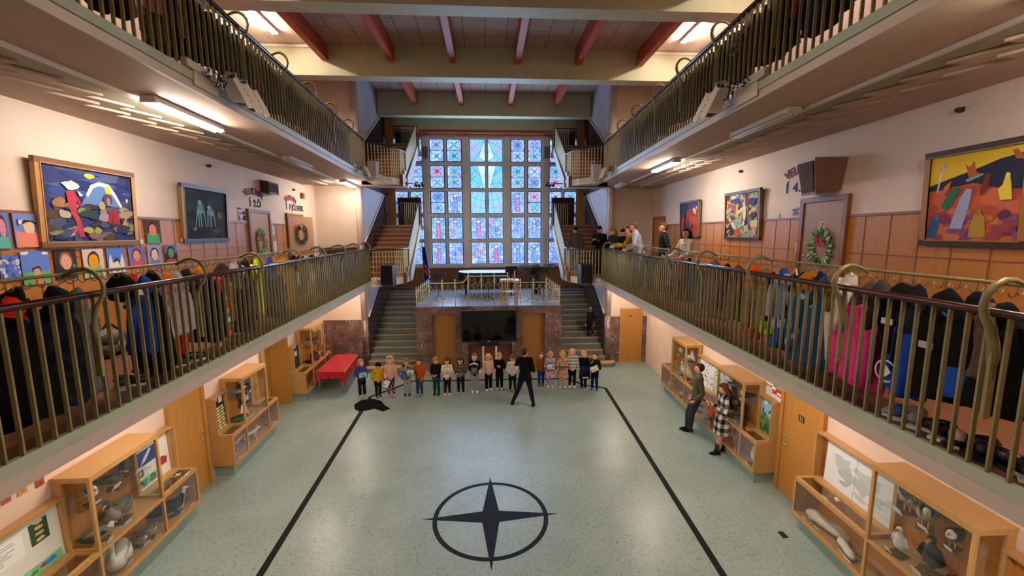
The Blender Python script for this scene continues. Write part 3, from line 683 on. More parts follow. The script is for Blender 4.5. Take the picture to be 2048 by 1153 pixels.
    for e in (-1, 1):
        m = MB(); p = b0 + ax * (e * hw * .78) + ay * r.uniform(-.04, .08); L = H * r.uniform(.62, .76)
        z0 = zt - H * .13; rr = hw * .42
        pts = [p + ax * (-e * hw * .3) + Vector((0, 0, z0)), p + ax * (e * hw * .10) + Vector((0, 0, z0 - L * .25)), p + ax * (e * hw * .18) + ay * .02 + Vector((0, 0, z0 - L * .6)), p + ax * (e * hw * .12) + ay * .04 + Vector((0, 0, z0 - L))]
        N_ = 12 if not puff else 18; Q = []; R = []
        for i in range(N_ + 1):
            u = i / N_ * 3; a = min(int(u), 2); f = u - a; Q.append(pts[a].lerp(pts[a + 1], f)); R.append(rr * (1.05 - .3 * i / N_) * (1 + (.10 * sin(i * 2.1) if puff else .05 * sin(i * 1.7 + ph))))
        o = len(m.f); m.C(sc); m.tube(Q, R, 12, flat=(1, .85)); m.c[o:] = [col(.1 + .7 * (i // 12) / N_, (i % 12) / 12, sc) for i in range(len(m.c) - o)]; m.build('sleeve', 'cloth', t)
    if hood:
        m = MB(); hc = cols[1] if 'fur' in style else cols[0]; m.C(hc); hs = min(1.0, wid / .34); d_ = r.uniform(-.09, .09); hs *= r.uniform(.82, 1.05)
        Ph = [Vector((T.x, T.y, T.z)) + ax * (d_ * u) + ay * (.02 * sin(u * 4 + ph)) - Vector((0, 0, .27 * hs * u)) for u in (0, .12, .3, .5, .7, .88, 1)]
        m.tube(Ph, [.016, r.uniform(.05, .075) * hs, r.uniform(.085, .105) * hs, .112 * hs, .118 * hs, .10 * hs, .06 * hs], 12, flat=(1.0, .72), up=ax)
        if 'fur' in style: 
            for i in range(22): a = 2 * pi * i / 22; m.ell(b0 + ax * (.12 * cos(a)) + ay * (.07 * sin(a)) + Vector((0, 0, T.z - .17 + .05 * cos(a * 2))), r.uniform(.035, .055), 6, 5)
        m.build('fur_hood' if 'fur' in style else 'hood', 'feather' if 'fur' in style else 'cloth', t)
    if 'zip' in style:
        m = MB().C('#c9c9c4'); m.obox(b0 - ay * (hw * .62 * s_sign(T)) + Vector((0, 0, zt - H * .5)), (.012, .01, H * .6)); m.build('zip', 'gloss', t)
    if 'sports' in label:
        m = MB().C('#d9d9dc'); d = -1 if T.x > 0 else 1; ce = Vector((T.x + d * (hw * .80 + .012), T.y + .02, zb + .17)); RR_ = lambda r_, t_: ce + Vector((0, r_ * cos(t_), r_ * sin(t_)))
        for k in range(24): m.poly([RR_(.085, k * pi / 12), RR_(.10, k * pi / 12), RR_(.10, (k + 1) * pi / 12), RR_(.085, (k + 1) * pi / 12)])
        m.poly([RR_(.05, 0), RR_(.055, pi / 2), RR_(.05, pi), RR_(.055, -pi / 2)]); m.build('emblem', 'cloth', t)
    if 'tag' in style:
        m = MB().C(cols[2] if len(cols) > 2 else '#e8e8e4'); d = -1 if T.x > 0 else 1
        m.obox(Vector((T.x + d * (hw * .80), T.y - .05, zt - H * .38)), (.012, .10, .05)); m.build('logo_patch', 'cloth', t)
    return t
def s_sign(T): return 1
def rail_coats(s, k, items, w=3.44):
    side = ('lower', 'upper')[k] + ' ' + ('left', 'right')[s > 0]
    res = []
    for it in items:
        px, yt, yb, wid, cols, style, cat, desc = it
        if k == 0:
            p = onw(px, yt, s, w); p.z = min(p.z, ZG + 1.17 + zs(s)); b = max(ony(px, yb, p.y).z, ZG + .06)
        else: p = sd(s, w, px, ZG2 + yt + zs(s)); b = ZG2 + yb
        res.append((p, b, wid, cols, style, cat, desc))
    order = sorted(range(len(res)), key=lambda i: -res[i][0].y); rank = {i: n for n, i in enumerate(order)}
    for i, (p, b, wid, cols, style, cat, desc) in enumerate(res):
        coat(p, b, wid, cols, style, '%s, %s from the stage, %s coat rail' % (desc, ORD[rank[i]], side), cat, 'clothes on the %s coat rail' % side, pi / 2 + cr.uniform(-.7, .7))
LL = [
 (12, 592, 690, .30, ['#d4301c', '#2f7fc0', '#e2b22a'], 'block', 'coat', 'red, blue and yellow jacket'),
 (34, 574, 838, .42, ['#0d0b0b'], 'plain', 'coat', 'long black winter coat'),
 (104, 572, 800, .44, ['#15161c', '#1d2130', '#0e0f14'], 'camo', 'coat', 'black camouflage jacket'),
 (150, 576, 790, .34, ['#6c6a6e'], 'puff', 'coat', 'grey quilted jacket'),
 (238, 546, 598, .26, ['#0c0a0a'], 'plain', 'hat', 'black hood hung by itself'),
 (266, 548, 606, .20, ['#c93a3f', '#e9e4e4', '#2c4a9a'], 'block', 'coat', 'red, white and blue jacket'),
 (283, 551, 700, .28, ['#1d3f94'], 'plain', 'coat', 'royal blue jacket'),
 (298, 540, 736, .40, ['#0b0a0b'], 'plain', 'coat', 'long black coat'),
 (314, 546, 610, .24, ['#7c7796', '#8f89a6', '#5f5b78'], 'camo', 'coat', 'marbled lilac fleece'),
 (323, 560, 674, .22, ['#ddd6c6'], 'nohood', 'coat', 'cream knitted cardigan'),
 (331, 547, 580, .18, ['#e2701f'], 'plain', 'hat', 'orange hat'),
 (350, 542, 662, .40, ['#c3bac4', '#8f8b8d'], 'puff+fur', 'coat', 'pale lilac quilted jacket'),
 (348, 600, 742, .28, ['#c42a1f'], 'plain', 'trousers', 'red snow trousers'),
 (374, 538, 640, .28, ['#2c2524'], 'plain', 'coat', 'dark brown jacket'),
 (394, 534, 562, .18, ['#b9752f'], 'plain', 'hat', 'ginger fur hat'),
 (404, 545, 680, .42, ['#121214'], 'plain', 'coat', 'black padded jacket'),
 (398, 555, 578, .14, ['#2f95d0'], 'plain', 'hat', 'bright blue hat'),
 (431, 552, 672, .34, ['#c8322c', '#e0913a', '#2f7f9c', '#e8e2d8', '#2f8f5c'], 'stripe', 'coat', 'rainbow striped jacket'),
 (447, 545, 640, .34, ['#8a6643'], 'plain', 'coat', 'tan brown coat'),
 (443, 527, 560, .22, ['#3c2a20', '#3c2a20'], 'plain', 'hat', 'dark fur hat'),
 (474, 524, 670, .34, ['#26262b'], 'plain', 'coat', 'charcoal coat'),
 (472, 522, 580, .26, ['#7d7773', '#9a938d'], 'fur', 'coat', 'grey fur hooded jacket'),
 (490, 530, 620, .26, ['#d9d2c4', '#b9b1a2'], 'plain', 'bag', 'cream cloth tote bag'),
 (503, 548, 618, .22, ['#e3ddd0', '#c9c2b4'], 'plain', 'bag', 'white cloth bag'),
 (491, 516, 640, .30, ['#151516'], 'plain', 'coat', 'black jacket'),
 (511, 514, 630, .26, ['#c9de2b', '#d9e86a'], 'block+nohood', 'coat', 'neon yellow safety vest'),
 (524, 540, 616, .26, ['#4c4c50'], 'plain', 'coat', 'dark grey jacket'),
 (538, 512, 560, .18, ['#2a52b0'], 'plain', 'hat', 'blue hat'),
 (547, 512, 556, .16, ['#d98a1f'], 'plain', 'hat', 'orange yellow hat'),
 (545, 530, 636, .30, ['#27324f'], 'plain', 'coat', 'navy coat'),
 (562, 520, 618, .36, ['#c9931d'], 'plain', 'coat', 'mustard yellow rain jacket'),
 (570, 515, 634, .30, ['#b9871c'], 'plain', 'coat', 'dark mustard rain jacket'),
 (581, 535, 616, .24, ['#9a6f58'], 'plain', 'trousers', 'pinkish brown trousers'),
 (588, 510, 592, .26, ['#1a1a1c', '#dedad4', '#1a1a1c'], 'block', 'coat', 'black and white jacket'),
 (600, 510, 585, .30, ['#3e2b20'], 'plain', 'coat', 'brown jacket'),
 (611, 512, 590, .30, ['#d8d2c4', '#b7ae9c'], 'stripe', 'coat', 'cream striped jacket'),
 (624, 510, 580, .34, ['#1b2236'], 'plain', 'coat', 'dark navy jacket'),
 (643, 508, 564, .36, ['#8c8f90', '#6d7072'], 'plaid', 'coat', 'grey checked jacket'),
 (652, 506, 548, .28, ['#a8301f'], 'plain', 'coat', 'dark red jacket'),
 (667, 505, 562, .38, ['#131312'], 'plain', 'coat', 'black wide jacket'),
 (676, 504, 545, .28, ['#b5492a'], 'plain', 'coat', 'rust red jacket'),
 (686, 502, 552, .34, ['#3b3c36'], 'plain', 'coat', 'dark olive jacket'),
 (700, 500, 545, .34, ['#232b3a'], 'plain', 'coat', 'dark blue jacket')]
RL = [
 (1256, 508, 556, .30, ['#b9977c'], 'plain', 'coat', 'beige pink coat'),
 (1262, 520, 572, .18, ['#a597b8'], 'plain', 'bag', 'lilac bag'),
 (1276, 510, 560, .34, ['#a78a72'], 'plain', 'coat', 'light brown coat'),
 (1300, 512, 580, .36, ['#121212'], 'plain', 'coat', 'black jacket'),
 (1326, 511, 579, .36, ['#c9a838'], 'plain', 'coat', 'yellow rain jacket'),
 (1317, 510, 556, .26, ['#1d1c1f'], 'plain', 'coat', 'dark jacket'),
 (1345, 515, 570, .24, ['#c9c2b4', '#3a3a3a'], 'fleck', 'coat', 'speckled grey jacket'),
 (1365, 516, 560, .22, ['#c2482a'], 'plain', 'hat', 'red orange scarf'),
 (1378, 516, 575, .28, ['#22262c'], 'plain', 'coat', 'dark grey jacket'),
 (1398, 522, 600, .26, ['#24506a'], 'plain', 'coat', 'teal jacket'),
 (1430, 520, 636, .44, ['#7f6f66', '#85756c'], 'fur', 'coat', 'taupe jacket with fluffy hood'),
 (1455, 528, 620, .26, ['#23232a'], 'plain', 'coat', 'black jacket beside the taupe one'),
 (1476, 530, 640, .36, ['#6d4f3e'], 'plain', 'coat', 'brown coat'),
 (1513, 528, 662, .34, ['#f05a14'], 'plain', 'coat', 'bright orange snowsuit'),
 (1520, 545, 680, .28, ['#e8521a'], 'plain', 'trousers', 'orange snow trousers'),
 (1508, 552, 666, .24, ['#d9a21f'], 'nohood', 'coat', 'yellow jacket'),
 (1533, 536, 656, .36, ['#8f6f52'], 'plain', 'coat', 'beige brown jacket'),
 (1550, 545, 665, .34, ['#12161c', '#16233a', '#a9cf1f'], 'block', 'coat', 'black jacket with neon green sleeves'),
 (1567, 537, 694, .28, ['#1f5fb0'], 'plain', 'coat', 'royal blue jacket'),
 (1578, 545, 654, .30, ['#aeb2bd'], 'nohood', 'coat', 'light grey jacket'),
 (1593, 548, 650, .26, ['#6f8fbf'], 'nohood', 'coat', 'light blue jacket'),
 (1592, 538, 580, .22, ['#15161a', '#e0ddd6'], 'plain', 'bag', 'black bag with white strap'),
 (1604, 545, 640, .26, ['#141416'], 'plain', 'coat', 'black jacket between blue and mustard'),
 (1623, 540, 660, .32, ['#a86f1c', '#a86f1c', '#e08a1c'], 'plain+tag', 'coat', 'mustard brown coat with orange tag'),
 (1640, 543, 620, .24, ['#1a2238'], 'plain', 'coat', 'navy hooded jacket'),
 (1652, 552, 735, .50, ['#1f4f70', '#7fa4b8', '#6b5136'], 'fleck', 'coat', 'teal snowsuit with white flecks'),
 (1668, 548, 610, .24, ['#7a5a36', '#86663e'], 'fur', 'coat', 'brown fur hood'),
 (1699, 546, 660, .36, ['#d9cfc8'], 'plain', 'coat', 'off white jacket'),
 (1684, 556, 722, .26, ['#cfc4b2'], 'plain', 'trousers', 'cream trousers'),
 (1705, 570, 735, .22, ['#8a6a78'], 'plain', 'trousers', 'mauve trousers'),
 (1740, 562, 790, .46, ['#e0418f', '#4a3a34'], 'puff+fur', 'coat', 'bright pink snowsuit with dark fur hood'),
 (1762, 560, 660, .30, ['#2a2321', '#3a2f2a'], 'fur', 'coat', 'dark brown fur hooded jacket'),
 (1803, 566, 700, .36, ['#121214', '#121214', '#e6e6e6'], 'plain+tag', 'coat', 'black jacket with white logo'),
 (1834, 570, 780, .40, ['#16181f', '#1e49b0', '#1e49b0'], 'block', 'coat', 'black and royal blue sports jacket'),
 (1900, 578, 792, .50, ['#141213', '#141213', '#b9b9bc'], 'plain+tag', 'coat', 'thick black winter coat'),
 (1952, 584, 792, .42, ['#131318', '#131318', '#1f4fae'], 'block', 'coat', 'black coat with blue hem'),
 (1978, 600, 780, .30, ['#6b5648'], 'nohood', 'coat', 'brown grey coat'),
 (2026, 606, 815, .44, ['#151212'], 'plain', 'coat', 'black coat at the picture edge')]
rail_coats(-1, 0, LL); rail_coats(1, 0, RL)
dk = [('#15171c', 'black coat'), ('#1c2433', 'navy jacket'), ('#2a2a2e', 'charcoal jacket'), ('#2b231c', 'dark brown coat'), ('#171c17', 'dark green jacket'), ('#22222c', 'dark slate jacket')]
def upper(s, special):
    items = []; Y = 3.2; i = 0
    while Y < 11.3:
        sp = [q for q in special if abs(q[0] - Y) < .11]
        if sp: Y_, c, st, ct, d, ln = sp[0]; items.append((Y, 1.15, 1.15 - ln, .36, c, st, ct, d))
        else: c, d = dk[(i * 5 + (s > 0) * 2) % 6]; items.append((Y, 1.13 + cr.uniform(-.02, .02), cr.uniform(.26, .56), cr.uniform(.30, .42), [c], 'plain' if i % 3 else 'puff', 'coat', d))
        Y += .21; i += 1
    rail_coats(s, 1, items)
upper(-1, [(3.83, ['#24407c'], 'plain', 'coat', 'dark blue jacket', .8), (4.88, ['#cfc7c4', '#6a6260'], 'plaid', 'coat', 'grey and white jacket', .7), (5.09, ['#b3706a'], 'nohood', 'coat', 'dusty pink jacket', .62), (5.3, ['#5b4a36'], 'plain', 'coat', 'khaki coat', .9),
           (6.77, ['#1f4456'], 'plain', 'coat', 'dark teal jacket', .7), (7.4, ['#7b7570', '#6c6661'], 'plaid', 'coat', 'grey jacket', .66), (8.45, ['#6a5c50'], 'plain', 'coat', 'taupe jacket', .6), (9.5, ['#7a5546'], 'plain', 'coat', 'reddish brown coat', .7), (9.92, ['#7a4a3c'], 'plain', 'coat', 'rust brown coat', .75), (10.76, ['#2b2438', '#54405c'], 'block', 'coat', 'dark purple jacket', .6)])
upper(1, [(4.46, ['#16181f'], 'plain', 'coat', 'wide black jacket', .75), (5.09, ['#b02a18', '#b02a18', '#d9d4cf'], 'plain+tag', 'coat', 'bright red jacket', .62), (6.14, ['#8c8680', '#3a3a3c'], 'plaid', 'coat', 'grey checked jacket', .5), (7.4, ['#8a2f1f', '#23252c'], 'block', 'coat', 'red and black jacket', .6), (8.66, ['#3f6078'], 'plain', 'coat', 'blue grey jacket', .5)])
# ------------------------------------------------------------------ display cases along the ground floor walls
WF = 4.83; WBK = 5.285
def case(s, Y0, Y1, talls, label, boards, zt=1.92, cut=None):
    """low glazed case with taller glazed sections; boards fill the wall above the low sections"""
    f = lambda w, Y, z: sd(s, w, Y, z); t = thing('display_case', label, 'display case', sd(s, 5.06, (Y0 + Y1) / 2, 0), 'glazed display cases')
    zp, zl = .25, .88; k = .036
    m = MB(); m.box((WF + .07, Y0 + .05, 0), (WBK, Y1 - .05, zp - .004), f); m.build('plinth', MT['plinth'], t)
    m = MB(); m.box((WF - .015, Y0 - .012, zp - .004), (WBK, Y1 + .012, zp + .03), f); m.build('bottom_board', 'oak_light', t)
    m = MB(); m.box((WBK - .012, Y0 + .022, zp + .03), (WBK, Y1 - .022, zl + .77), f)
    for a, b in talls: m.box((WBK - .014, a, zl), (WBK, b, zt), f)
    m.build('back_panel', 'oak', t)
    ends = [Y0, Y1]
    for e in ends:
        m = MB(); d = .02 if e == Y0 else -.02; d0 = -.003 if e == Y0 else .003; ya_, yb_ = min(e + d0, e + d), max(e + d0, e + d); m.box((WF - .002, ya_, zp + .031), (WBK, yb_, zl + .002), f); m.box((WBK - .17, ya_, zl + .004), (WBK, yb_, zl + .783), f); m.build('side_panel', 'oak_light', t)
    cuts = sorted({Y0, Y1, *[y for ab in talls for y in ab]}); secs = list(zip(cuts[:-1], cuts[1:]))
    fr = MB()
    for y in cuts: fr.jbox((WF, y - k / 2, zp + .03), (WF + k, y + k / 2, zl), f)
    fr.jbox((WF, Y0, zl - k), (WF + k, Y1, zl), f); fr.jbox((WF, Y0, zp + .03), (WF + k * .8, Y1, zp + .05), f)
    for a, b in secs:
        tall = (a, b) in talls
        if tall:
            fr.jbox((WF, a - k / 2, zl), (WF + k, a + k / 2, zt), f).jbox((WF, b - k / 2, zl), (WF + k, b + k / 2, zt), f)
            fr.jbox((WF, a, zt - .05), (WF + k, b, zt), f)
            for y in (a, b): fr.jbox((WF, y - k / 2, zt - .05), (WBK, y + k / 2, zt), f).jbox((WBK - .10, y - k / 2, zl), (WBK, y + k / 2, zt), f).jbox((WF, y - k / 2, zl), (WBK, y + k / 2, zl + .05), f)
            m = MB(); m.box((WF - .01, a - .03, zt), (WBK, b + .03, zt + .022), f); m.build('top_board', 'oak_light', t)
            m = MB(); m.box((WF + .01, a, zl - .03), (WBK, b, zl), f); m.build('shelf', 'oak_light', t)
            m = MB(); m.box((WF + .10, a + .03, 1.42), (WBK - .02, b - .03, 1.428), f); m.build('glass_shelf', 'glass', t)
            for y in (a, b): m = MB(); m.box((WF + .03, y - .003, zl + .05), (WBK - .1, y + .003, zt - .05), f); m.build('glass_pane', 'glass', t)
            h = (a + b) / 2
            for y0, y1, d in ((a, h + .02, 0), (h - .02, b, .012)): m = MB(); m.box((WF + .008 + d, y0 + .01, zl), (WF + .014 + d, y1 - .01, zt - .04), f); m.build('glass_pane', 'glass', t)
        else:
            fr.jbox((WF, a, zl - .002), (WF + .05, b, zl + .028), f).jbox((WBK - .03 - .15, a, zl - .002), (WBK - .14, b, zl + .028), f)
            for y in (a + .025, b - .025): fr.jbox((WF, y - .025, zl - .002), (WBK - .14, y + .025, zl + .028), f)
            m = MB(); m.box((WF + .05, a + .05, zl + .008), (WBK - .18, b - .05, zl + .014), f); m.build('glass_top', 'glass', t)
            hh = [zl + .03, zl + .78]
            fr.hexa([f(WBK - .16, a, hh[0]), f(WBK - .02, a, hh[0]), f(WBK - .02, b, hh[0]), f(WBK - .16, b, hh[0])] + [f(WBK - .16, a, hh[0] + .02), f(WBK - .02, a, hh[0] + .02), f(WBK - .02, b, hh[0] + .02), f(WBK - .16, b, hh[0] + .02)])
            fr.jbox((WBK - .12, a, hh[1]), (WBK, b, hh[1] + .035), f); fr.jbox((WBK - .10, a, hh[0]), (WBK, a + .035, hh[1]), f).jbox((WBK - .10, b - .035, hh[0]), (WBK, b, hh[1]), f)
        mids = [a, b] if (b - a) < .75 else [a, (a + b) / 2, b]
        for y0, y1 in zip(mids[:-1], mids[1:]): m = MB(); m.box((WF + .01, y0 + .012, zp + .05), (WF + .016, y1 - .012, zl - k), f); m.build('glass_pane', 'glass', t)
    fr.build('frame', 'oak_light', t)
    for (a, b, shapes, nm) in boards:              # drawn boards: shapes in board units (u along the wall from left to right as seen, v up)
        m = MB(); z0, z1 = zl + .05, zl + .77; y0, y1 = a + .04, b - .04
        def P(u, v, d): Y = (y0 + (y1 - y0) * u) if s < 0 else (y1 - (y1 - y0) * u); return f(WBK - .035 - .05 * (1 - v) * .6 - d, Y, z0 + (z1 - z0) * v)
        for i, (c, pts) in enumerate(shapes):
            m.C(c); Q = [P(u, v, .00025 * i) for u, v in pts]
            if s > 0: Q = Q[::-1]
            m.poly(Q)
        m.build(nm, 'paper', t)
    return t
MT['plinth'] = noisy('plinth_linoleum', '#8aa091', '#7e9485', 14, .4)
R_ = lambda x0, y0, x1, y1: [(x0, y0), (x1, y0), (x1, y1), (x0, y1)]
br = random.Random(5)
def blob(cx, cy, rx, ry, n=10, w=.25): return [(cx + rx * cos(2 * pi * k / n) * (1 + br.uniform(-w, w)), cy + ry * sin(2 * pi * k / n) * (1 + br.uniform(-w, w))) for k in range(n)]
white = ('#e4e4dc', R_(0, 0, 1, 1))
def lines(x0, y0, x1, y1, n, c='#8a8a86'): return [(c, R_(x0, y1 - (y1 - y0) * i / n - .012, x0 + (x1 - x0) * br.uniform(.6, 1), y1 - (y1 - y0) * i / n)) for i in range(n)]
def flowers(x0, y0, x1, y1): return [('#7fc48a', R_(x0, y0, x1, y1))] + [(br.choice(['#2f9a52', '#3f7fc0', '#b03a4a', '#2a6f3f', '#8fd4b0']), blob(br.uniform(x0 + .05, x1 - .05), br.uniform(y0 + .03, y1 - .03), .035, .04)) for _ in range(16)]
bd_L1a = [white, ('#17153a', R_(.10, .16, .50, .50)), ('#8a5a8a', blob(.24, .26, .05, .05)), ('#e8c8d8', blob(.38, .33, .02, .025)), ('#3a2f66', blob(.36, .42, .08, .05)), ('#f4f4f0', R_(.50, .46, .78, .84))] + lines(.53, .5, .75, .8, 8) + [('#35502f', R_(.82, .5, .93, .88))] + [('#d9b98a', blob(.875, .56 + .1 * i, .03, .03)) for i in range(4)] + flowers(.30, 0, .98, .17) + [('#b9a77f', blob(.36, .88, .03, .03))]
bd_L1b = [white, ('#1f2f74', R_(.06, .52, .62, .86)), ('#cfd8ea', [(.15, .56), (.3, .6), (.5, .8), (.45, .84), (.25, .68)]), ('#2f5a3a', R_(.05, .3, .2, .46)), ('#c9b08a', blob(.12, .38, .05, .05)), ('#a83030', [(.6, .24), (.9, .24), (.92, .38), (.76, .46), (.6, .38)])] + flowers(.05, .05, .55, .24)
bd_L2a = [('#2b2623', R_(0, 0, 1, 1)), ('#d98a68', R_(.2, .84, .55, .97)), ('#d9dbe0', R_(.62, .76, .9, .98)), ('#cfd2d6', R_(.06, .66, .32, .8))] + [('#dcd98a', R_(.05 + .3 * j + .05 * (i % 2), .60 - .085 * i, .30 + .3 * j + .05 * (i % 2), .66 - .085 * i)) for i in range(8) for j in range(3) if not (i == 0 and j == 0)]
bd_L2b = [('#1f1f22', R_(0, 0, 1, 1))] + [('#e6e6e4', R_(.08 + .15 * i, .90 - .09 * j, .16 + .15 * i, .95 - .09 * j)) for i in range(6) for j in range(5)] + [('#dfe6ee', blob(.3, .25, .12, .12)), ('#dfe6ee', blob(.55, .18, .1, .1)), ('#e8e8e6', R_(.68, .1, .88, .26))]
bd_L3 = [('#2b2b2b', R_(0, 0, 1, 1)), ('#cfd6c4', R_(.12, .3, .38, .68)), ('#4a5a4a', R_(.2, .36, .3, .55)), ('#cfcfcc', R_(.5, .52, .78, .72)), ('#d8d8d4', R_(.3, .86, .75, .93))]
bd_R1m = [('#dfe2e2', R_(0, 0, 1, 1))] + [('#3a3a3c', blob(br.uniform(.05, .95), br.uniform(.06, .94), br.uniform(.008, .016), br.uniform(.014, .03), 7)) for _ in range(80)] + [('#9a9a98', R_(.495, 0, .505, 1))]
sky = [('#8ec4e8', R_(0, 0, 1, 1)), ('#e8f0f4', blob(.25, .86, .16, .06)), ('#4f8a5a', [(0, 0), (1, 0), (1, .5), (.8, .58), (.55, .42), (.3, .6), (0, .45)]), ('#2f5f3a', [(0, 0), (1, 0), (1, .22), (.6, .34), (.2, .2), (0, .3)]), ('#c9d0d4', [(.62, .55), (.75, .74), (.86, .56)])]
bd_R1n = sky + [(br.choice(['#24452c', '#3f6a3a', '#7a8f3f', '#5a6f3a', '#2a5a4a', '#8a9a4a']), blob(br.uniform(.06, .94), br.uniform(.05, .5), .08, .05)) for _ in range(26)] + [('#1a1f1a', blob(.55 + .06 * i, .62 + .05 * (i % 3), .035, .035)) for i in range(4)] + [('#1c3a24', blob(.14, .6, .05, .1))]
bd_R2 = [('#dfe3e6', R_(.06, 0, .98, .95))] + [('#b9c2c2', blob(.30, .62, .14, .16, 14, .4)), ('#aeb9b8', blob(.38, .40, .10, .16, 14, .5)), ('#bcc6c4', blob(.68, .60, .18, .12, 16, .5)), ('#b4bfbe', blob(.62, .42, .12, .14, 14, .5)), ('#c2cbca', blob(.80, .34, .08, .1, 12, .5)), ('#a9b4b2', blob(.36, .22, .06, .05)), ('#bfc8c6', blob(.6, .14, .1, .06, 12, .5))] + [('#8a9292', R_(.50, 0, .506, .95))]
bd_R2b = [('#ddd9cc', R_(.1, .05, .95, .95)), ('#4a5a6a', blob(.4, .6, .1, .08))]
case(-1, 3.2, 7.2, [(5.25, 6.40)], 'oak and glass display case with stuffed swan and geese, left wall nearest the camera', [(3.2, 5.25, bd_L1a, 'notice_board'), (6.40, 7.2, bd_L1b, 'notice_board')])
case(-1, 8.38, 10.42, [(8.92, 9.92)], 'oak and glass display case between the veneer door and glass door, left wall', [(8.38, 8.92, bd_L2a, 'notice_board'), (9.92, 10.42, [('#b98a4a', R_(0, 0, 1, 1))], 'notice_board')])
case(-1, 12.28, 14.6, [(12.95, 14.05)], 'oak and glass display case behind the red table, left wall', [(12.28, 12.95, bd_L3, 'notice_board')], 2.08)
case(1, 7.42, 12.42, [(7.95, 8.98), (10.75, 11.68)], 'long oak and glass display case behind the couple, right wall', [(7.42, 7.95, bd_R1n, 'painted_board'), (8.98, 10.75, bd_R1m, 'chart_board')])
case(1, 2.4, 6.25, [(3.66, 4.86)], 'oak and glass display case with map and stuffed birds, right wall nearest the camera', [(4.86, 6.25, bd_R2, 'map_board'), (2.4, 3.66, bd_R2b, 'notice_board')])
m = MB(); m.box((4.86, 9.80, .9), (4.9, 9.92, 1.85), lambda w, Y, z: sd(-1, w, Y, z))
# extra board of cards inside the case between the left doors
m = MB()
for i, (c, pts) in enumerate(bd_L2b):
    m.C(c); m.poly([sd(-1, 5.24 - .0003 * i, 9.46 + .44 * u, 1.02 + .80 * v) for u, v in pts])
tag(m.build('card_board', 'paper'), 'black board of white cards inside the case between the left doors', 'board')

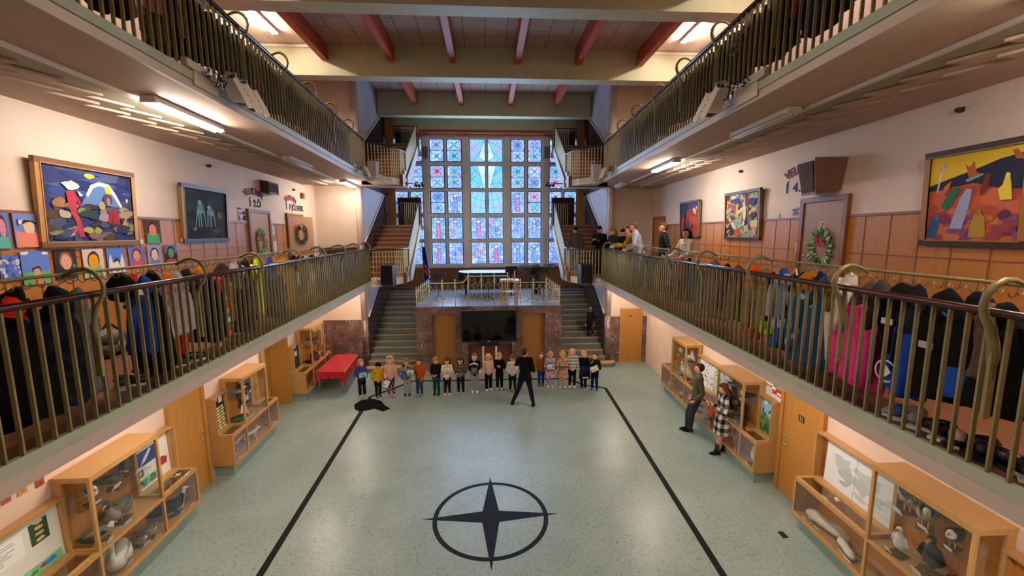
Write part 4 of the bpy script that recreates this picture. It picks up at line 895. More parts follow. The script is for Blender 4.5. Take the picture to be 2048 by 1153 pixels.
# ------------------------------------------------------------------ stuffed animals
def animal(kind, s, w, Y, z, size, head, cols, label, cat='bird', group='stuffed animals in the display cases'):
    """a stuffed animal on a shelf; head is the heading in degrees from +Y"""
    p = sd(s, w, Y, z); t = thing('stuffed_' + cat, label, cat, p, group)
    a = radians(head); F = Vector((sin(a), cos(a), 0)); S = Vector((cos(a), -sin(a), 0)); U = Vector((0, 0, 1))
    Q = lambda f, u, d=0: p + F * (f * size) + U * (u * size) + S * (d * size)
    c0, c1, c2 = cols[0], cols[1 % len(cols)], cols[2 % len(cols)]
    if kind in ('duck', 'swan', 'goose', 'gull', 'small', 'stand'):
        if kind == 'swan': sp = [(-.85, .30, .03), (-.6, .30, .20), (-.2, .30, .30), (.2, .30, .28), (.45, .42, .16), (.52, .62, .075), (.44, .80, .06), (.42, .98, .065), (.52, 1.06, .085), (.64, 1.02, .05)]; base = .0
        elif kind == 'goose': sp = [(-.8, .34, .03), (-.5, .34, .18), (-.1, .36, .28), (.25, .42, .24), (.42, .60, .12), (.48, .80, .075), (.52, .92, .085), (.64, .90, .05)]; base = .1
        elif kind == 'duck': sp = [(-.7, .34, .04), (-.4, .28, .20), (0, .28, .27), (.3, .36, .20), (.42, .52, .11), (.50, .62, .12), (.62, .60, .06)]; base = .0
        elif kind == 'gull': sp = [(-.75, .50, .03), (-.45, .48, .13), (-.05, .50, .22), (.25, .62, .18), (.34, .78, .12), (.40, .88, .12), (.50, .86, .06)]; base = .28
        elif kind == 'small': sp = [(-.8, .55, .04), (-.4, .48, .15), (0, .50, .24), (.25, .62, .2), (.33, .76, .14), (.45, .76, .07)]; base = .24
        else: sp = [(-.30, .05, .03), (-.20, .22, .15), (-.05, .45, .22), (.02, .72, .18), (.05, .92, .10), (.08, 1.06, .11), (.18, 1.06, .06)]; base = .04
        m = MB().C(c0); P = []; R = []
        for i in range(len(sp) - 1):
            for j in range(4):
                u = j / 4; q = [sp[i][k] + (sp[i + 1][k] - sp[i][k]) * (u * u * (3 - 2 * u) if k == 2 else u) for k in range(3)]; P.append(Q(q[0], q[1])); R.append(q[2] * size)
        P.append(Q(sp[-1][0], sp[-1][1])); R.append(sp[-1][2] * size)
        m.tube(P, R, 12, flat=(1, .9)); nf = len(m.c); hl = int(len(P) * .66)
        for i in range(nf):
            ring = i // 12
            if ring >= hl: m.c[i] = lin(c1)
            elif (i % 12) in (4, 5, 6, 7, 8): m.c[i] = lin(c2)
        m.build('body', 'feather', t)
        hx, hz, hr = sp[-1]; m = MB().C('#b8863a' if kind != 'duck' else '#5a5a52'); m.tube([Q(hx - .02, hz), Q(hx + .10, hz - .02), Q(hx + .17, hz - .05)], [hr * size * .9, hr * size * .55, hr * size * .15], 7); m.build('beak', 'gloss', t)
        for e in (-1, 1):
            m = MB().C(c0 if kind != 'gull' else '#8d9196'); b = sp[2]
            if kind == 'stand': m.tube([Q(.02, .8, e * .17), Q(-.06, .5, e * .22), Q(-.2, .2, e * .14)], [.04 * size, .1 * size, .02 * size], 8, flat=(.5, 1.1))
            else: m.tube([Q(.28, b[1] + .08, e * b[2] * .8), Q(0, b[1] + .06, e * b[2] * 1.02), Q(-.4, b[1] + .04, e * b[2] * .7), Q(-.85, b[1] + .03, e * .05)], [.06 * size, .13 * size, .10 * size, .02 * size], 8, flat=(1.2, .35))
            m.build('wing', 'feather', t)
            if base > .02: m = MB().C('#c08a3a'); m.tube([Q(.02, base, e * .08), Q(.03, .02, e * .08), Q(.10, .015, e * .08)], [.025 * size, .018 * size, .015 * size], 6); m.build('leg', 'gloss', t)
        if kind in ('gull', 'small', 'stand', 'goose'): m = MB().C('#5a3d26'); m.obox(Q(0, .012), (.5 * size, .5 * size, .024 * size + .008), Matrix.Rotation(-a, 3, 'Z')); m.build('stand', 'gloss', t)
    elif kind == 'seal':
        sp = [(-.9, .10, .03), (-.6, .14, .13), (-.1, .24, .24), (.2, .50, .22), (.32, .80, .15), (.36, .96, .12), (.46, 1.00, .07)]
        m = MB().C(c0); P = []; R = []
        for i in range(len(sp) - 1):
            for j in range(4): u = j / 4; q = [sp[i][k] + (sp[i + 1][k] - sp[i][k]) * u for k in range(3)]; P.append(Q(q[0], q[1])); R.append(q[2] * size)
        m.tube(P, R, 14); m.build('body', 'gloss', t)
        for e in (-1, 1): m = MB().C(c0); m.tube([Q(.2, .35, e * .16), Q(.3, .1, e * .28), Q(.36, .02, e * .34)], [.07 * size, .05 * size, .02 * size], 8, flat=(1, .4)); m.build('flipper', 'gloss', t)
        m = MB().C(c0); m.tube([Q(-.85, .09), Q(-1.0, .08, .1), Q(-1.08, .06, .16)], [.04 * size, .06 * size, .02 * size], 7, flat=(.4, 1)); m.build('tail_flipper', 'gloss', t)
    elif kind == 'fox':
        sp = [(-.55, .42, .10), (-.2, .46, .14), (.25, .48, .13), (.42, .60, .09), (.5, .66, .10), (.64, .62, .05), (.72, .60, .025)]
        m = MB().C(c0); P = [Q(q[0], q[1]) for q in sp]; R = [q[2] * size for q in sp]; m.tube(P, R, 12)
        for fx in (-.42, .28):
            for e in (-1, 1): m.tube([Q(fx, .42, e * .08), Q(fx - .05, .2, e * .08), Q(fx + .02, .01, e * .08)], [.07 * size, .04 * size, .03 * size], 7)
        m.build('body', 'feather', t)
        m = MB().C(c1); m.tube([Q(-.55, .46), Q(-.8, .36), Q(-1.0, .16), Q(-1.12, .1)], [.04 * size, .09 * size, .10 * size, .02 * size], 9); m.build('tail', 'feather', t)
        for e in (-1, 1): m = MB().C(c0); m.tube([Q(.46, .72, e * .06), Q(.45, .84, e * .08)], [.04 * size, .005], 6); m.build('ear', 'feather', t)
    elif kind == 'bones':
        m = MB().C(c0)
        for i in range(6): x, y = br.uniform(-.5, .5), br.uniform(-.3, .3); m.tube([Q(x, .06, y), Q(x + br.uniform(-.2, .2), .1, y + br.uniform(-.2, .2))], [.05 * size, .035 * size], 7)
        m.ell(Q(.1, .12, 0), (.16 * size, .22 * size, .12 * size)); m.build('bone_pieces', 'gloss', t)
    elif kind == 'fish':
        sp = [(-.8, .2, .02), (-.6, .2, .06), (-.2, .2, .15), (.3, .2, .15), (.6, .2, .07), (.68, .2, .02)]
        m = MB().C(c0); m.tube([Q(q[0], q[1]) for q in sp], [q[2] * size for q in sp], 12, flat=(1, .6)); m.build('body', 'gloss', t)
        m = MB().C(c1); m.prism([Q(-.75, .2), Q(-1.0, .36), Q(-.93, .2), Q(-1.0, .05)], S * (.02 * size)); m.build('tail', 'gloss', t)
    elif kind == 'pelt':
        m = MB().C(c0); m.tube([Q(-.6, .16), Q(-.3, .20), Q(.1, .18), Q(.4, .22), Q(.6, .2)], [.10 * size, .18 * size, .16 * size, .2 * size, .1 * size], 14, flat=(.8, 1)); m.build('pelt_body', 'feather', t)
    # fit the animal between the glass and the back of its case
    ch = [c for c in t.children_recursive if c.type == 'MESH']; ws = [s * (p.x + v.co.x) - SPLAY * (p.y + v.co.y) for c in ch for v in c.data.vertices]
    lo, hi = WF + .035, WBK - .03; k = min(1.0, (hi - lo) / (max(ws) - min(ws)))
    if k < 1:
        for c in ch: c.data.transform(Matrix.Scale(k, 4))
        wp = s * p.x - SPLAY * p.y; ws = [wp + (w_ - wp) * k for w_ in ws]
    d = max(0, lo - min(ws)) - max(0, max(ws) - hi); t.location.x += s * d
    return t
cn = [0]
def card(s, w, Y, z, label, wd=.11, hd=.075, tilt=.5):
    p = sd(s, w, Y, z); m = MB().C('#efefea'); M = Matrix.Rotation(-s * SPLAY, 3, 'Z') @ Matrix.Rotation(s * -tilt, 3, 'Y'); m.obox(p + Vector((0, 0, hd * .45)), (.004, wd, hd), M)
    tag(m.build('label_card', 'paper'), label, 'card', 'label cards in the display cases')
SH, BT, GS = .882, .282, 1.43
AN = [
 ('swan', -1, 5.06, 5.72, BT, .60, 150, ['#e9e2d6'], 'white stuffed swan lying on the floor of the nearest left case', 'bird'),
 ('duck', -1, 5.10, 6.12, BT, .26, 100, ['#8b7f70', '#cfc7ba', '#b5aa9b'], 'grey brown stuffed duckling behind the swan', 'bird'),
 ('gull', -1, 4.98, 6.28, BT, .24, 70, ['#8a8a88', '#7a7a78', '#e2ded6'], 'small grey stuffed bird beside the swan', 'bird'),
 ('goose', -1, 5.08, 5.86, SH, .48, 160, ['#6f6250', '#4a4238', '#a39685'], 'large brown grey stuffed goose on the shelf above the swan', 'bird'),
 ('gull', -1, 5.12, 5.45, GS, .30, 120, ['#7f7e7c', '#e0dbd2', '#dfdbd4'], 'grey and white stuffed gull on the top shelf, nearest left case', 'bird'),
 ('small', -1, 5.14, 5.80, GS, .28, 60, ['#5b5046', '#4a4038', '#857868'], 'dark brown stuffed bird in the middle of the top shelf', 'bird'),
 ('stand', -1, 5.14, 6.16, GS, .30, 90, ['#5a4a38', '#8a6f3a', '#6f6048'], 'brown stuffed hawk upright at the far end of the top shelf', 'bird'),
 ('duck', -1, 5.02, 5.42, SH, .30, 80, ['#22301f', '#20251f', '#8a7f6f'], 'dark green headed stuffed duck beside the goose', 'bird'),
 ('small', -1, 4.98, 5.50, SH, .24, 40, ['#77777a', '#d8d4cc', '#cfcac2'], 'grey and white stuffed bird in front of the duck', 'bird'),
 ('goose', -1, 5.05, 6.82, BT, .40, 30, ['#1d1c1e', '#e6e0d4', '#e2dcd0'], 'black and white stuffed eider in the low far end of the nearest left case', 'bird'),
 ('bones', -1, 5.02, 7.02, BT, .16, 0, ['#ddd5c4'], 'pale bone pieces beside the stuffed eider', 'bone'),
 ('bones', -1, 5.00, 6.95, SH + .02, .15, 40, ['#d9cfbc'], 'pale bone pieces on the glass top by the veneer door', 'bone'),
 ('fox', -1, 5.06, 9.45, BT, .34, 30, ['#ddd8cd', '#d4cec2'], 'pale stuffed arctic fox in the case between the left doors', 'animal'),
 ('duck', -1, 5.12, 9.15, SH, .26, 60, ['#3a2c22', '#cfc5b4', '#5a4634'], 'dark brown stuffed duck on the shelf between the left doors', 'bird'),
 ('stand', -1, 5.08, 9.36, SH, .26, 90, ['#2c2a2a', '#d9d4ca', '#dcd6cc'], 'black and white stuffed auk on the shelf between the left doors', 'bird'),
 ('gull', -1, 5.10, 9.12, GS, .30, 70, ['#4a3a2c', '#d8cfc0', '#4f4032'], 'brown stuffed skua with pale head on the top shelf between the left doors', 'bird'),
 ('small', -1, 5.10, 9.42, GS, .26, 110, ['#3c2f26', '#3c2f26', '#5c4c3e'], 'brown stuffed bird under the top of the case between the left doors', 'bird'),
 ('duck', -1, 4.98, 9.02, SH, .22, 70, ['#2f6b52', '#cfcac0', '#c9c2b6'], 'green backed stuffed duck at the near end of the shelf', 'bird'),
 ('fish', -1, 5.02, 8.62, BT, .22, 40, ['#bcb8ae', '#a9a59b'], 'pale dried fish in the low near end of the left middle case', 'fish'),
 ('small', -1, 5.02, 10.18, BT, .22, 80, ['#b49a78', '#8f785a', '#d9cdb8'], 'tan stuffed wader in the low case next to the glass door', 'bird'),
 ('gull', -1, 5.08, 13.2, GS, .32, 90, ['#8f8f90', '#d9d6d0', '#d4d0ca'], 'grey stuffed gull on the top shelf behind the red table', 'bird'),
 ('small', -1, 5.08, 13.7, GS, .28, 60, ['#4e463e', '#3c362f', '#7d7265'], 'dark stuffed bird on the top shelf behind the red table', 'bird'),
 ('duck', -1, 5.06, 13.25, SH, .36, 70, ['#14161c', '#14161c', '#1d222c'], 'black stuffed duck on the shelf behind the red table', 'bird'),
 ('stand', -1, 5.02, 12.6, BT, .26, 90, ['#3a342c', '#d4cdbf', '#c9c0b0'], 'small stuffed bird low down beside the red table', 'bird'),
 ('stand', 1, 5.04, 8.62, SH, .66, 250, ['#131315', '#131315', '#1c1c1f'], 'tall black stuffed cormorant in the right hand case', 'bird'),
 ('seal', 1, 5.06, 8.28, SH, .62, 30, ['#17171a'], 'black stuffed seal rearing up behind the woman in the checked coat', 'animal'),
 ('small', 1, 5.10, 8.15, GS, .28, 280, ['#1f1f22', '#e3e0d8', '#2a2a2c'], 'black stuffed bird with white head on the shelf above the seal', 'bird'),
 ('gull', 1, 5.12, 8.75, GS, .26, 300, ['#3f3f40', '#d9d6d0', '#8a8784'], 'dark grey stuffed gull on the shelf above the cormorant', 'bird'),
 ('fish', 1, 5.04, 8.6, BT, .34, 20, ['#8a6a48', '#7a5c3c'], 'brown stuffed fish below the black seal', 'fish'),
 ('fish', 1, 4.98, 8.2, BT, .28, 30, ['#2a2624', '#2a2624'], 'dark stuffed fish below the black seal', 'fish'),
 ('stand', 1, 5.0, 7.68, BT, .32, 270, ['#161618', '#e8e6e0', '#e8e6e0'], 'black and white stuffed auk under the landscape painting', 'bird'),
 ('gull', 1, 5.08, 11.42, GS, .36, 250, ['#e2e0da', '#e8e6e0', '#dedbd4'], 'white stuffed gull at the far end of the top shelf, right case', 'bird'),
 ('duck', 1, 5.06, 11.05, GS, .36, 240, ['#e6e4de', '#e8e6e0', '#e2dfd8'], 'plump white stuffed bird in the middle of the top shelf, right case', 'bird'),
 ('stand', 1, 5.06, 10.84, GS, .28, 270, ['#e2e0da', '#dcdad4', '#e6e4de'], 'white stuffed bird upright behind the end glass, right case', 'bird'),
 ('stand', 1, 5.04, 11.35, SH, .36, 280, ['#d9d2c2', '#d4ccbb', '#e2dccf'], 'cream stuffed bird on the shelf, far end of the right case', 'bird'),
 ('stand', 1, 5.04, 11.08, SH, .40, 260, ['#e6e4de', '#e8e6e0', '#ebe9e4'], 'white stuffed bird in the middle of the shelf, right case', 'bird'),
 ('stand', 1, 5.00, 10.86, SH, .38, 270, ['#ebe9e4', '#e8e6e0', '#ebe9e4'], 'white stuffed owl beside the notice, right case', 'bird'),
 ('gull', 1, 4.98, 10.15, BT, .34, 250, ['#3a3a3c', '#e2dfd8', '#dfdcd4'], 'black and white stuffed bird low down beside the man in the green jacket', 'bird'),
 ('gull', 1, 5.05, 9.75, BT, .30, 260, ['#e0ddd6', '#e6e3dc', '#d9d6ce'], 'pale stuffed bird low down behind the man in the green jacket', 'bird'),
 ('small', 1, 4.98, 11.2, BT, .20, 260, ['#b9b4aa', '#d4d0c8', '#dedad2'], 'small pale stuffed bird in the low far part of the right case', 'bird'),
 ('duck', 1, 5.02, 12.05, BT, .20, 270, ['#cfcac0', '#dcd8d0', '#e0dcd4'], 'small white stuffed bird at the stage end of the right case', 'bird'),
 ('pelt', 1, 5.04, 5.75, BT, .55, 350, ['#d9d0bd'], 'long cream fur pelt in the low part of the nearest right case', 'pelt'),
 ('pelt', 1, 4.98, 5.30, BT, .34, 20, ['#e6e2da'], 'white fur pelt beside the long cream pelt', 'pelt'),
 ('bones', 1, 4.95, 5.98, BT, .26, 0, ['#e0dacb'], 'white whale bone pieces at the far end of the nearest right case', 'bone'),
 ('bones', 1, 5.00, 5.14, BT, .22, 60, ['#9a8468'], 'brown animal skull beside the fur pelts', 'bone'),
 ('bones', 1, 5.02, 5.6, SH + .02, .16, 20, ['#d8d0be'], 'row of small pale bones on the glass top under the map', 'bone'),
 ('stand', 1, 4.98, 4.55, SH, .34, 260, ['#d9d6cc', '#e4e1d8', '#dedbd2'], 'white stuffed ptarmigan on the shelf of the nearest right case', 'bird'),
 ('stand', 1, 5.08, 4.25, SH, .44, 250, ['#2b2b2c', '#333334', '#3f3f40'], 'dark grey stuffed cormorant in the middle of the nearest right case', 'bird'),
 ('duck', 1, 5.00, 3.95, SH, .36, 230, ['#1f2a1f', '#2a3a2a', '#e0dcd2'], 'dark green stuffed duck with white breast in the nearest right case', 'bird'),
 ('gull', 1, 5.10, 4.62, GS, .34, 210, ['#6a6053', '#6f6558', '#a59a8a'], 'brown stuffed bird at the far end of the top shelf, nearest right case', 'bird'),
 ('gull', 1, 5.12, 4.32, GS, .34, 230, ['#4a4640', '#cfc8bb', '#8a8378'], 'dark brown stuffed bird in the middle of the top shelf, nearest right case', 'bird'),
 ('small', 1, 5.10, 4.00, GS, .32, 250, ['#3f3b36', '#d0c9bd', '#6f685e'], 'grey brown stuffed bird at the near end of the top shelf, nearest right case', 'bird'),
 ('small', 1, 4.98, 3.78, SH, .28, 240, ['#4d463c', '#8a7f70', '#9a8f80'], 'brown stuffed wader in the near corner of the nearest right case', 'bird')]
for a in AN:
    animal(*a)
    card(a[1], a[2] - .16 if a[2] > 4.99 else a[2] - .10, a[3] + br.uniform(-.05, .05), a[4], 'label card by the ' + ' '.join(a[8].replace('stuffed ', '').split()[:11]), br.uniform(.07, .13), br.uniform(.05, .09))
card(1, 4.90, 10.84, SH, 'tall white notice card leaning behind the end glass, right case', .16, .26, .15)
card(-1, 4.92, 8.98, SH + .25, 'tall white notice card at the near glass of the left middle case', .12, .2, .1)
m = MB().C('#15191f'); p = sd(-1, 5.02, 13.62, SH); m.lathe([(.03, 0), (.13, .03), (.16, .12), (.12, .24), (.06, .28), (.06, .31)], p, 16); tag(m.build('dark_jar', 'gloss'), 'round black jar on the shelf behind the red table', 'jar')
m = MB().C('#ddd6c6'); p = sd(-1, 4.98, 13.88, SH); m.lathe([(.05, 0), (.055, .16), (.04, .18)], p, 14); tag(m.build('white_candle', 'gloss'), 'short white pot beside the black jar behind the red table', 'jar')
# ------------------------------------------------------------------ doors
def wall_door(s, n, Y0, Y1, z0, zt, m_leaf, frame=True, open_=0.0, w=WW):
    """panel door in a side wall; open_ swings the leaf out about its near jamb"""
    f = lambda w_, Y, z: sd(s, w_, Y, z); k = .085
    o = MB(); o.box((w - .015, Y0, z0), (w + .01, Y1, zt), f); d = struct(o.build('door_%d' % n, 'oak_dark'))
    m = MB()
    m.box((w - .07, Y0 - k, z0), (w, Y0, zt + k), f).box((w - .07, Y1, z0), (w, Y1 + k, zt + k), f).box((w - .07, Y0, zt), (w, Y1, zt + k), f)
    m.build('door_frame', 'oak_dark' if z0 > 1 else 'door', d)
    if open_ == 0:
        m = MB(); m.box((w - .045, Y0 + .006, z0 + .01), (w - .016, Y1 - .006, zt - .006), f)
    else:
        L = Y1 - Y0; a = f(w - .05, Y0 + .01, z0 + .01); e = f(w - .05 - L * sin(open_), Y0 + L * cos(open_), z0 + .01); m = MB(); m.bar(a + Vector((0, 0, (zt - z0) / 2)), e + Vector((0, 0, (zt - z0) / 2)), .035, zt - z0 - .03)
    m.build('door_leaf', m_leaf, d)
    if open_ == 0:
        yh = Y1 - .08 if z0 > 1 else (Y1 - .07 if True else 0); m = MB(); p = f(w - .075, yh, z0 + 1.0); q = f(w - .075, yh - .11, z0 + 1.0)
        m.tube([f(w - .04, yh, z0 + 1.0), p, q], .010, 7).obox(f(w - .05, yh, z0 + 1.0), (.01, .05, .05)).ell(f(w - .055, yh, z0 + 1.14), .022, 8, 5); m.build('door_handle', 'metal', d)
    return d
wall_door(-1, 4, 7.33, 8.18, 0, 2.05, 'door'); wall_door(1, 5, 6.34, 7.26, 0, 2.05, 'door')
wall_door(-1, 6, 10.68, 11.66, ZG, 5.53, 'door'); dB = wall_door(-1, 7, 12.9, 13.95, ZG, 5.53, 'door', open_=.32)
wall_door(1, 8, 6.30, 7.18, ZG - .02, 5.50, 'door_pink'); wall_door(1, 9, 13.98, 14.85, ZG - .02, 5.46, 'door')
# marble-clad far wall door, right
o = MB(); o.box((5.06, YE - .05, .02), (5.86, YE - .03, 2.12)); d = struct(o.build('door_14', 'door'))
m = MB(); m.box((5.03, YE - .07, 0), (5.06, YE - .02, 2.15)).box((5.86, YE - .07, 0), (5.89, YE - .02, 2.15)).box((5.03, YE - .09, 0), (5.89, YE - .02, .05)); m.build('door_frame', 'oak_light', d)
m = MB().C('#3a2512'); m.obox((5.43, YE - .052, 1.83), (.10, .006, .045)); m.build('name_plate', 'gloss', d)
m = MB(); f = lambda w, Y, z: sd(1, w, Y, z); m.C('#3a2a12'); m.box((WW - .05, 6.72, 1.60), (WW - .045, 6.86, 1.72), f); m.C('#b98a3a'); m.box((WW - .052, 6.755, 1.615), (WW - .049, 6.775, 1.705), f).box((WW - .052, 6.80, 1.615), (WW - .049, 6.82, 1.705), f); m.build('name_plate', 'gloss', COL.objects['door_5'])
# glazed door in the recess, left ground floor
f = lambda w, Y, z: sd(-1, w, Y, z)
o = MB(); o.box((5.84, 10.62, .02), (5.90, 10.74, 2.12), f).box((5.84, 12.08, .02), (5.90, 12.2, 2.12), f).box((5.84, 10.74, .02), (5.9, 12.08, .35), f).box((5.84, 10.74, 1.98), (5.9, 12.08, 2.12), f).box((5.84, 11.35, .35), (5.9, 11.47, 1.98), f); d = struct(o.build('door_15', 'door'))
m = MB().C('#d8cf9a'); m.box((5.86, 10.74, .35), (5.872, 11.35, 1.98), f).box((5.86, 11.47, .35), (5.872, 12.08, 1.98), f); m.build('door_pane', 'gloss', d)
m = MB(); m.tube([f(5.82, 11.5, .95), f(5.78, 11.5, 1.0), f(5.78, 11.5, 1.2), f(5.82, 11.5, 1.25)], .012, 7); m.build('door_handle', 'metal', d)
o = MB(); o.box((WW - .06, 12.17, 0), (5.92, 12.215, 2.2), f).box((WW - .06, 10.60, 0), (5.92, 10.64, 2.2), f).box((WW - .06, 10.60, 2.12), (5.92, 12.215, 2.2), f); struct(o.build('trim_5', 'door'))
# ------------------------------------------------------------------ pictures
def span(s, px0, px1, y, w=5.2): return onw(px0, y, s, w).y, onw(px1, y, s, w).y
def board(s, w, Ya, Yb, z0, z1, shapes, tilt=0.0):
    """flat sheet on a side wall; u runs left to right as seen from the hall"""
    m = MB()
    for i, (c, pts) in enumerate(shapes):
        m.C(c); Q = [sd(s, w - .0002 * i - tilt * v, Ya + (Yb - Ya) * u, z0 + (z1 - z0) * v) for u, v in pts]; m.poly(Q)
    return m
def painting(s, px0, px1, y, z0, z1, shapes, label, frame=('#7a5428', '#b88a4a'), fw=.075):
    Ya, Yb = span(s, px0, px1, y); t = thing('framed_painting', label, 'painting', sd(s, WW, (Ya + Yb) / 2, z0), 'framed paintings')
    sg = 1 if Yb > Ya else -1; ti = .05
    P = lambda u, v, d: sd(s, WW - .03 - ti * v - d, Ya + (Yb - Ya) * u, z0 + (z1 - z0) * v)
    fu = fw / abs(Yb - Ya); fv = fw / (z1 - z0); m = MB()
    for (a, b, c, d), cc in (((0, 0, 1, fv), 0), ((0, 1 - fv, 1, 1), 0), ((0, fv, fu, 1 - fv), 1), ((1 - fu, fv, 1, 1 - fv), 1)):
        m.C(frame[cc]); m.hexa([P(a, b, -.02), P(c, b, -.02), P(c, d, -.02), P(a, d, -.02), P(a, b, .04), P(c, b, .04), P(c, d, .04), P(a, d, .04)])
        m.C(frame[1 - cc]); k = .25
    q = .82
    for (a, b, c, d) in ((fu * q, fv * q, 1 - fu * q, fv), (fu * q, 1 - fv, 1 - fu * q, 1 - fv * q), (fu * q, fv, fu, 1 - fv), (1 - fu, fv, 1 - fu * q, 1 - fv)):
        m.C(frame[1]); m.hexa([P(a, b, .02), P(c, b, .02), P(c, d, .02), P(a, d, .02), P(a, b, .047), P(c, b, .047), P(c, d, .047), P(a, d, .047)])
    m.build('picture_frame', 'gloss', t)
    m = MB()
    for i, (c, pts) in enumerate(shapes): m.C(c); m.poly([P(fu + (1 - 2 * fu) * u, fv + (1 - 2 * fv) * v, .012 + .00016 * i) for u, v in pts])
    m.build('canvas', 'paper', t)
    return t
ar = random.Random(21)
def ab(cx, cy, rx, ry, n=9, w=.3): return [(min(1, max(0, cx + rx * cos(2 * pi * k / n) * (1 + ar.uniform(-w, w)))), min(1, max(0, cy + ry * sin(2 * pi * k / n) * (1 + ar.uniform(-w, w))))) for k in range(n)]
def fill(cols, n, rx, ry, y0=0, y1=1): return [(ar.choice(cols), ab(ar.random(), ar.uniform(y0, y1), rx * ar.uniform(.6, 1.4), ry * ar.uniform(.6, 1.4))) for _ in range(n)]
full = R_(0, 0, 1, 1)
p1 = [('#28306a', full)] + fill(['#2b3f8a', '#3a4fa0', '#22306a', '#4a5a80', '#38486a', '#1d2858'], 46, .13, .05, .55, 1) + [('#5a7fb4', [(.36, .45), (.44, .66), (.50, .80), (.60, .86), (.72, .84), (.80, .70), (.88, .50), (.70, .52), (.55, .50)])] + [('#dfe4ea', [(.44, .66), (.50, .80), (.60, .86), (.72, .84), (.80, .70), (.88, .50), (.84, .52), (.76, .68), (.70, .78), (.60, .80), (.53, .76), (.46, .62)])] + [('#e8c82a', ab(.49, .92, .06, .035)), ('#e8c82a', [(.66, .80), (.72, .82), (.74, .70), (.68, .66)]), ('#e0d27a', ab(.94, .62, .015, .03))] + fill(['#4a3a2c', '#7a5f4a', '#2f2a36', '#5a4a54', '#7d8a4a', '#3d4a6a', '#223055', '#6a5a6a', '#a08a6a', '#1f2a4a'], 70, .07, .05, .02, .5) + [('#8f6a4a', ab(.15, .52, .07, .06)), ('#b0a08a', ab(.19, .37, .07, .06)), ('#233a34', ab(.45, .38, .10, .06)), ('#9a7fa0', ab(.62, .34, .08, .07)), ('#a6a05a', ab(.43, .16, .05, .05)), ('#8f9a4a', ab(.53, .15, .045, .045)), ('#b0862f', [(.84, .24), (.92, .22), (.90, .36)]), ('#a89a86', ab(.60, .52, .04, .06))]
p1 += [('#b0324a', [(.22, .68), (.30, .70), (.33, .60), (.31, .40), (.35, .30), (.38, .06), (.32, .06), (.30, .28), (.24, .44)]), ('#c04a5a', [(.25, .40), (.31, .38), (.30, .20), (.24, .10), (.27, .08), (.32, .18), (.33, .34)]), ('#9a2a44', [(.30, .68), (.36, .56), (.37, .48), (.34, .50)]), ('#e8e4de', ab(.27, .76, .08, .06)), ('#e8e4de', [(.34, .70), (.40, .64), (.36, .62)]), ('#c9c4c0', ab(.25, .79, .05, .02)), ('#4a3a4a', ab(.68, .60, .06, .10)), ('#8a7a8a', ab(.685, .58, .03, .06)), ('#8a1f30', [(.66, .26), (.82, .24), (.80, .44), (.74, .48), (.68, .42)]), ('#6a1826', [(.70, .26), (.73, .26), (.74, .42)]), ('#f0ece8', [(.25, .10), (.22, .07), (.28, .10)])]
p2 = [('#1c2027', full)] + fill(['#232a34', '#1a2430', '#2a3038', '#15181e', '#3a342c', '#24303c', '#2f3a44'], 60, .14, .10) + [('#5a8a9a', ab(.36, .62, .08, .12)), ('#5f8f9e', ab(.60, .56, .09, .10)), ('#7fb0ba', ab(.34, .74, .04, .05)), ('#7fb0ba', ab(.56, .66, .04, .05))] + [('#86b4bc', [(x, .58), (x + .025, .58), (x2 + .015, .24), (x2, .24)]) for x, x2 in ((.28, .22), (.34, .36), (.42, .46), (.52, .50), (.60, .58), (.66, .70), (.30, .30))] + [('#7a6a4a', ab(.20, .20, .06, .04)), ('#6a5a44', ab(.82, .5, .06, .08)), ('#5a4a3a', ab(.72, .16, .09, .05))]
p3 = [('#b85a34', full)] + fill(['#c4663c', '#a84a34', '#b8624a', '#9a4238', '#c07048'], 60, .10, .06, 0, .6) + fill(['#8a3a44', '#6a3050', '#7a4a6a', '#9a4a3a'], 20, .08, .05, .0, .3) + [('#1a2038', [(0, .66), (.2, .72), (.5, .80), (.75, .88), (1, .92), (1, .55), (.8, .56), (.5, .66), (0, .60)]), ('#d9b92a', [(0, 1), (1, 1), (1, .92), (.75, .88), (.5, .80), (.2, .72), (0, .66)]), ('#9aa0b4', [(.10, .82), (.20, .84), (.17, .94)]), ('#d9b92a', [(.13, .835), (.18, .845), (.167, .89)]), ('#c8ccd8', [(.12, .82), (.145, .825), (.11, .58), (.09, .57)]), ('#a85a2a', [(.40, .88), (.45, .84), (.50, .90), (.52, .78), (.58, .74), (.46, .70)]), ('#7fa0b8', [(.42, .70), (.60, .75), (.60, .73), (.44, .67)]), ('#9a5a34', [(.86, .95), (.90, .96), (.97, .88), (1, .84), (.90, .86)]), ('#1f6a4a', [(.16, .42), (.24, .56), (.33, .64), (.36, .58), (.27, .40), (.22, .36)]), ('#9aa4cc', [(.28, .14), (.38, .50), (.44, .60), (.50, .58), (.48, .38), (.42, .13)]), ('#6a2a1a', [(.58, .52), (.62, .74), (.68, .74), (.66, .62), (.61, .50)]), ('#e0c83a', [(.76, .56), (.80, .60), (.82, .70), (.86, .70), (.88, .60), (.90, .44), (.79, .44)]), ('#e8d46a', ab(.84, .70, .022, .03)), ('#22508a', [(0, .04), (.05, .24), (.12, .30), (.16, .22), (.12, .02)]), ('#2f6aa0', ab(.13, .28, .03, .04)), ('#a8862a', [(.50, .03), (.52, .22), (.58, .36), (.66, .24), (.68, .04)]), ('#8f6a2a', ab(.59, .33, .03, .05)), ('#5a2a4a', ab(.85, .28, .07, .05)), ('#c0703a', [(.18, .64), (.26, .70), (.24, .60), (.16, .52)])]
pal = ['#23305a', '#d8d0b8', '#7a3a26', '#8fa48a', '#2f4a86', '#b0402f', '#c9a868', '#5a6a8a', '#3a2a28', '#c9b8a8', '#b8a0a0', '#e0dcc8']
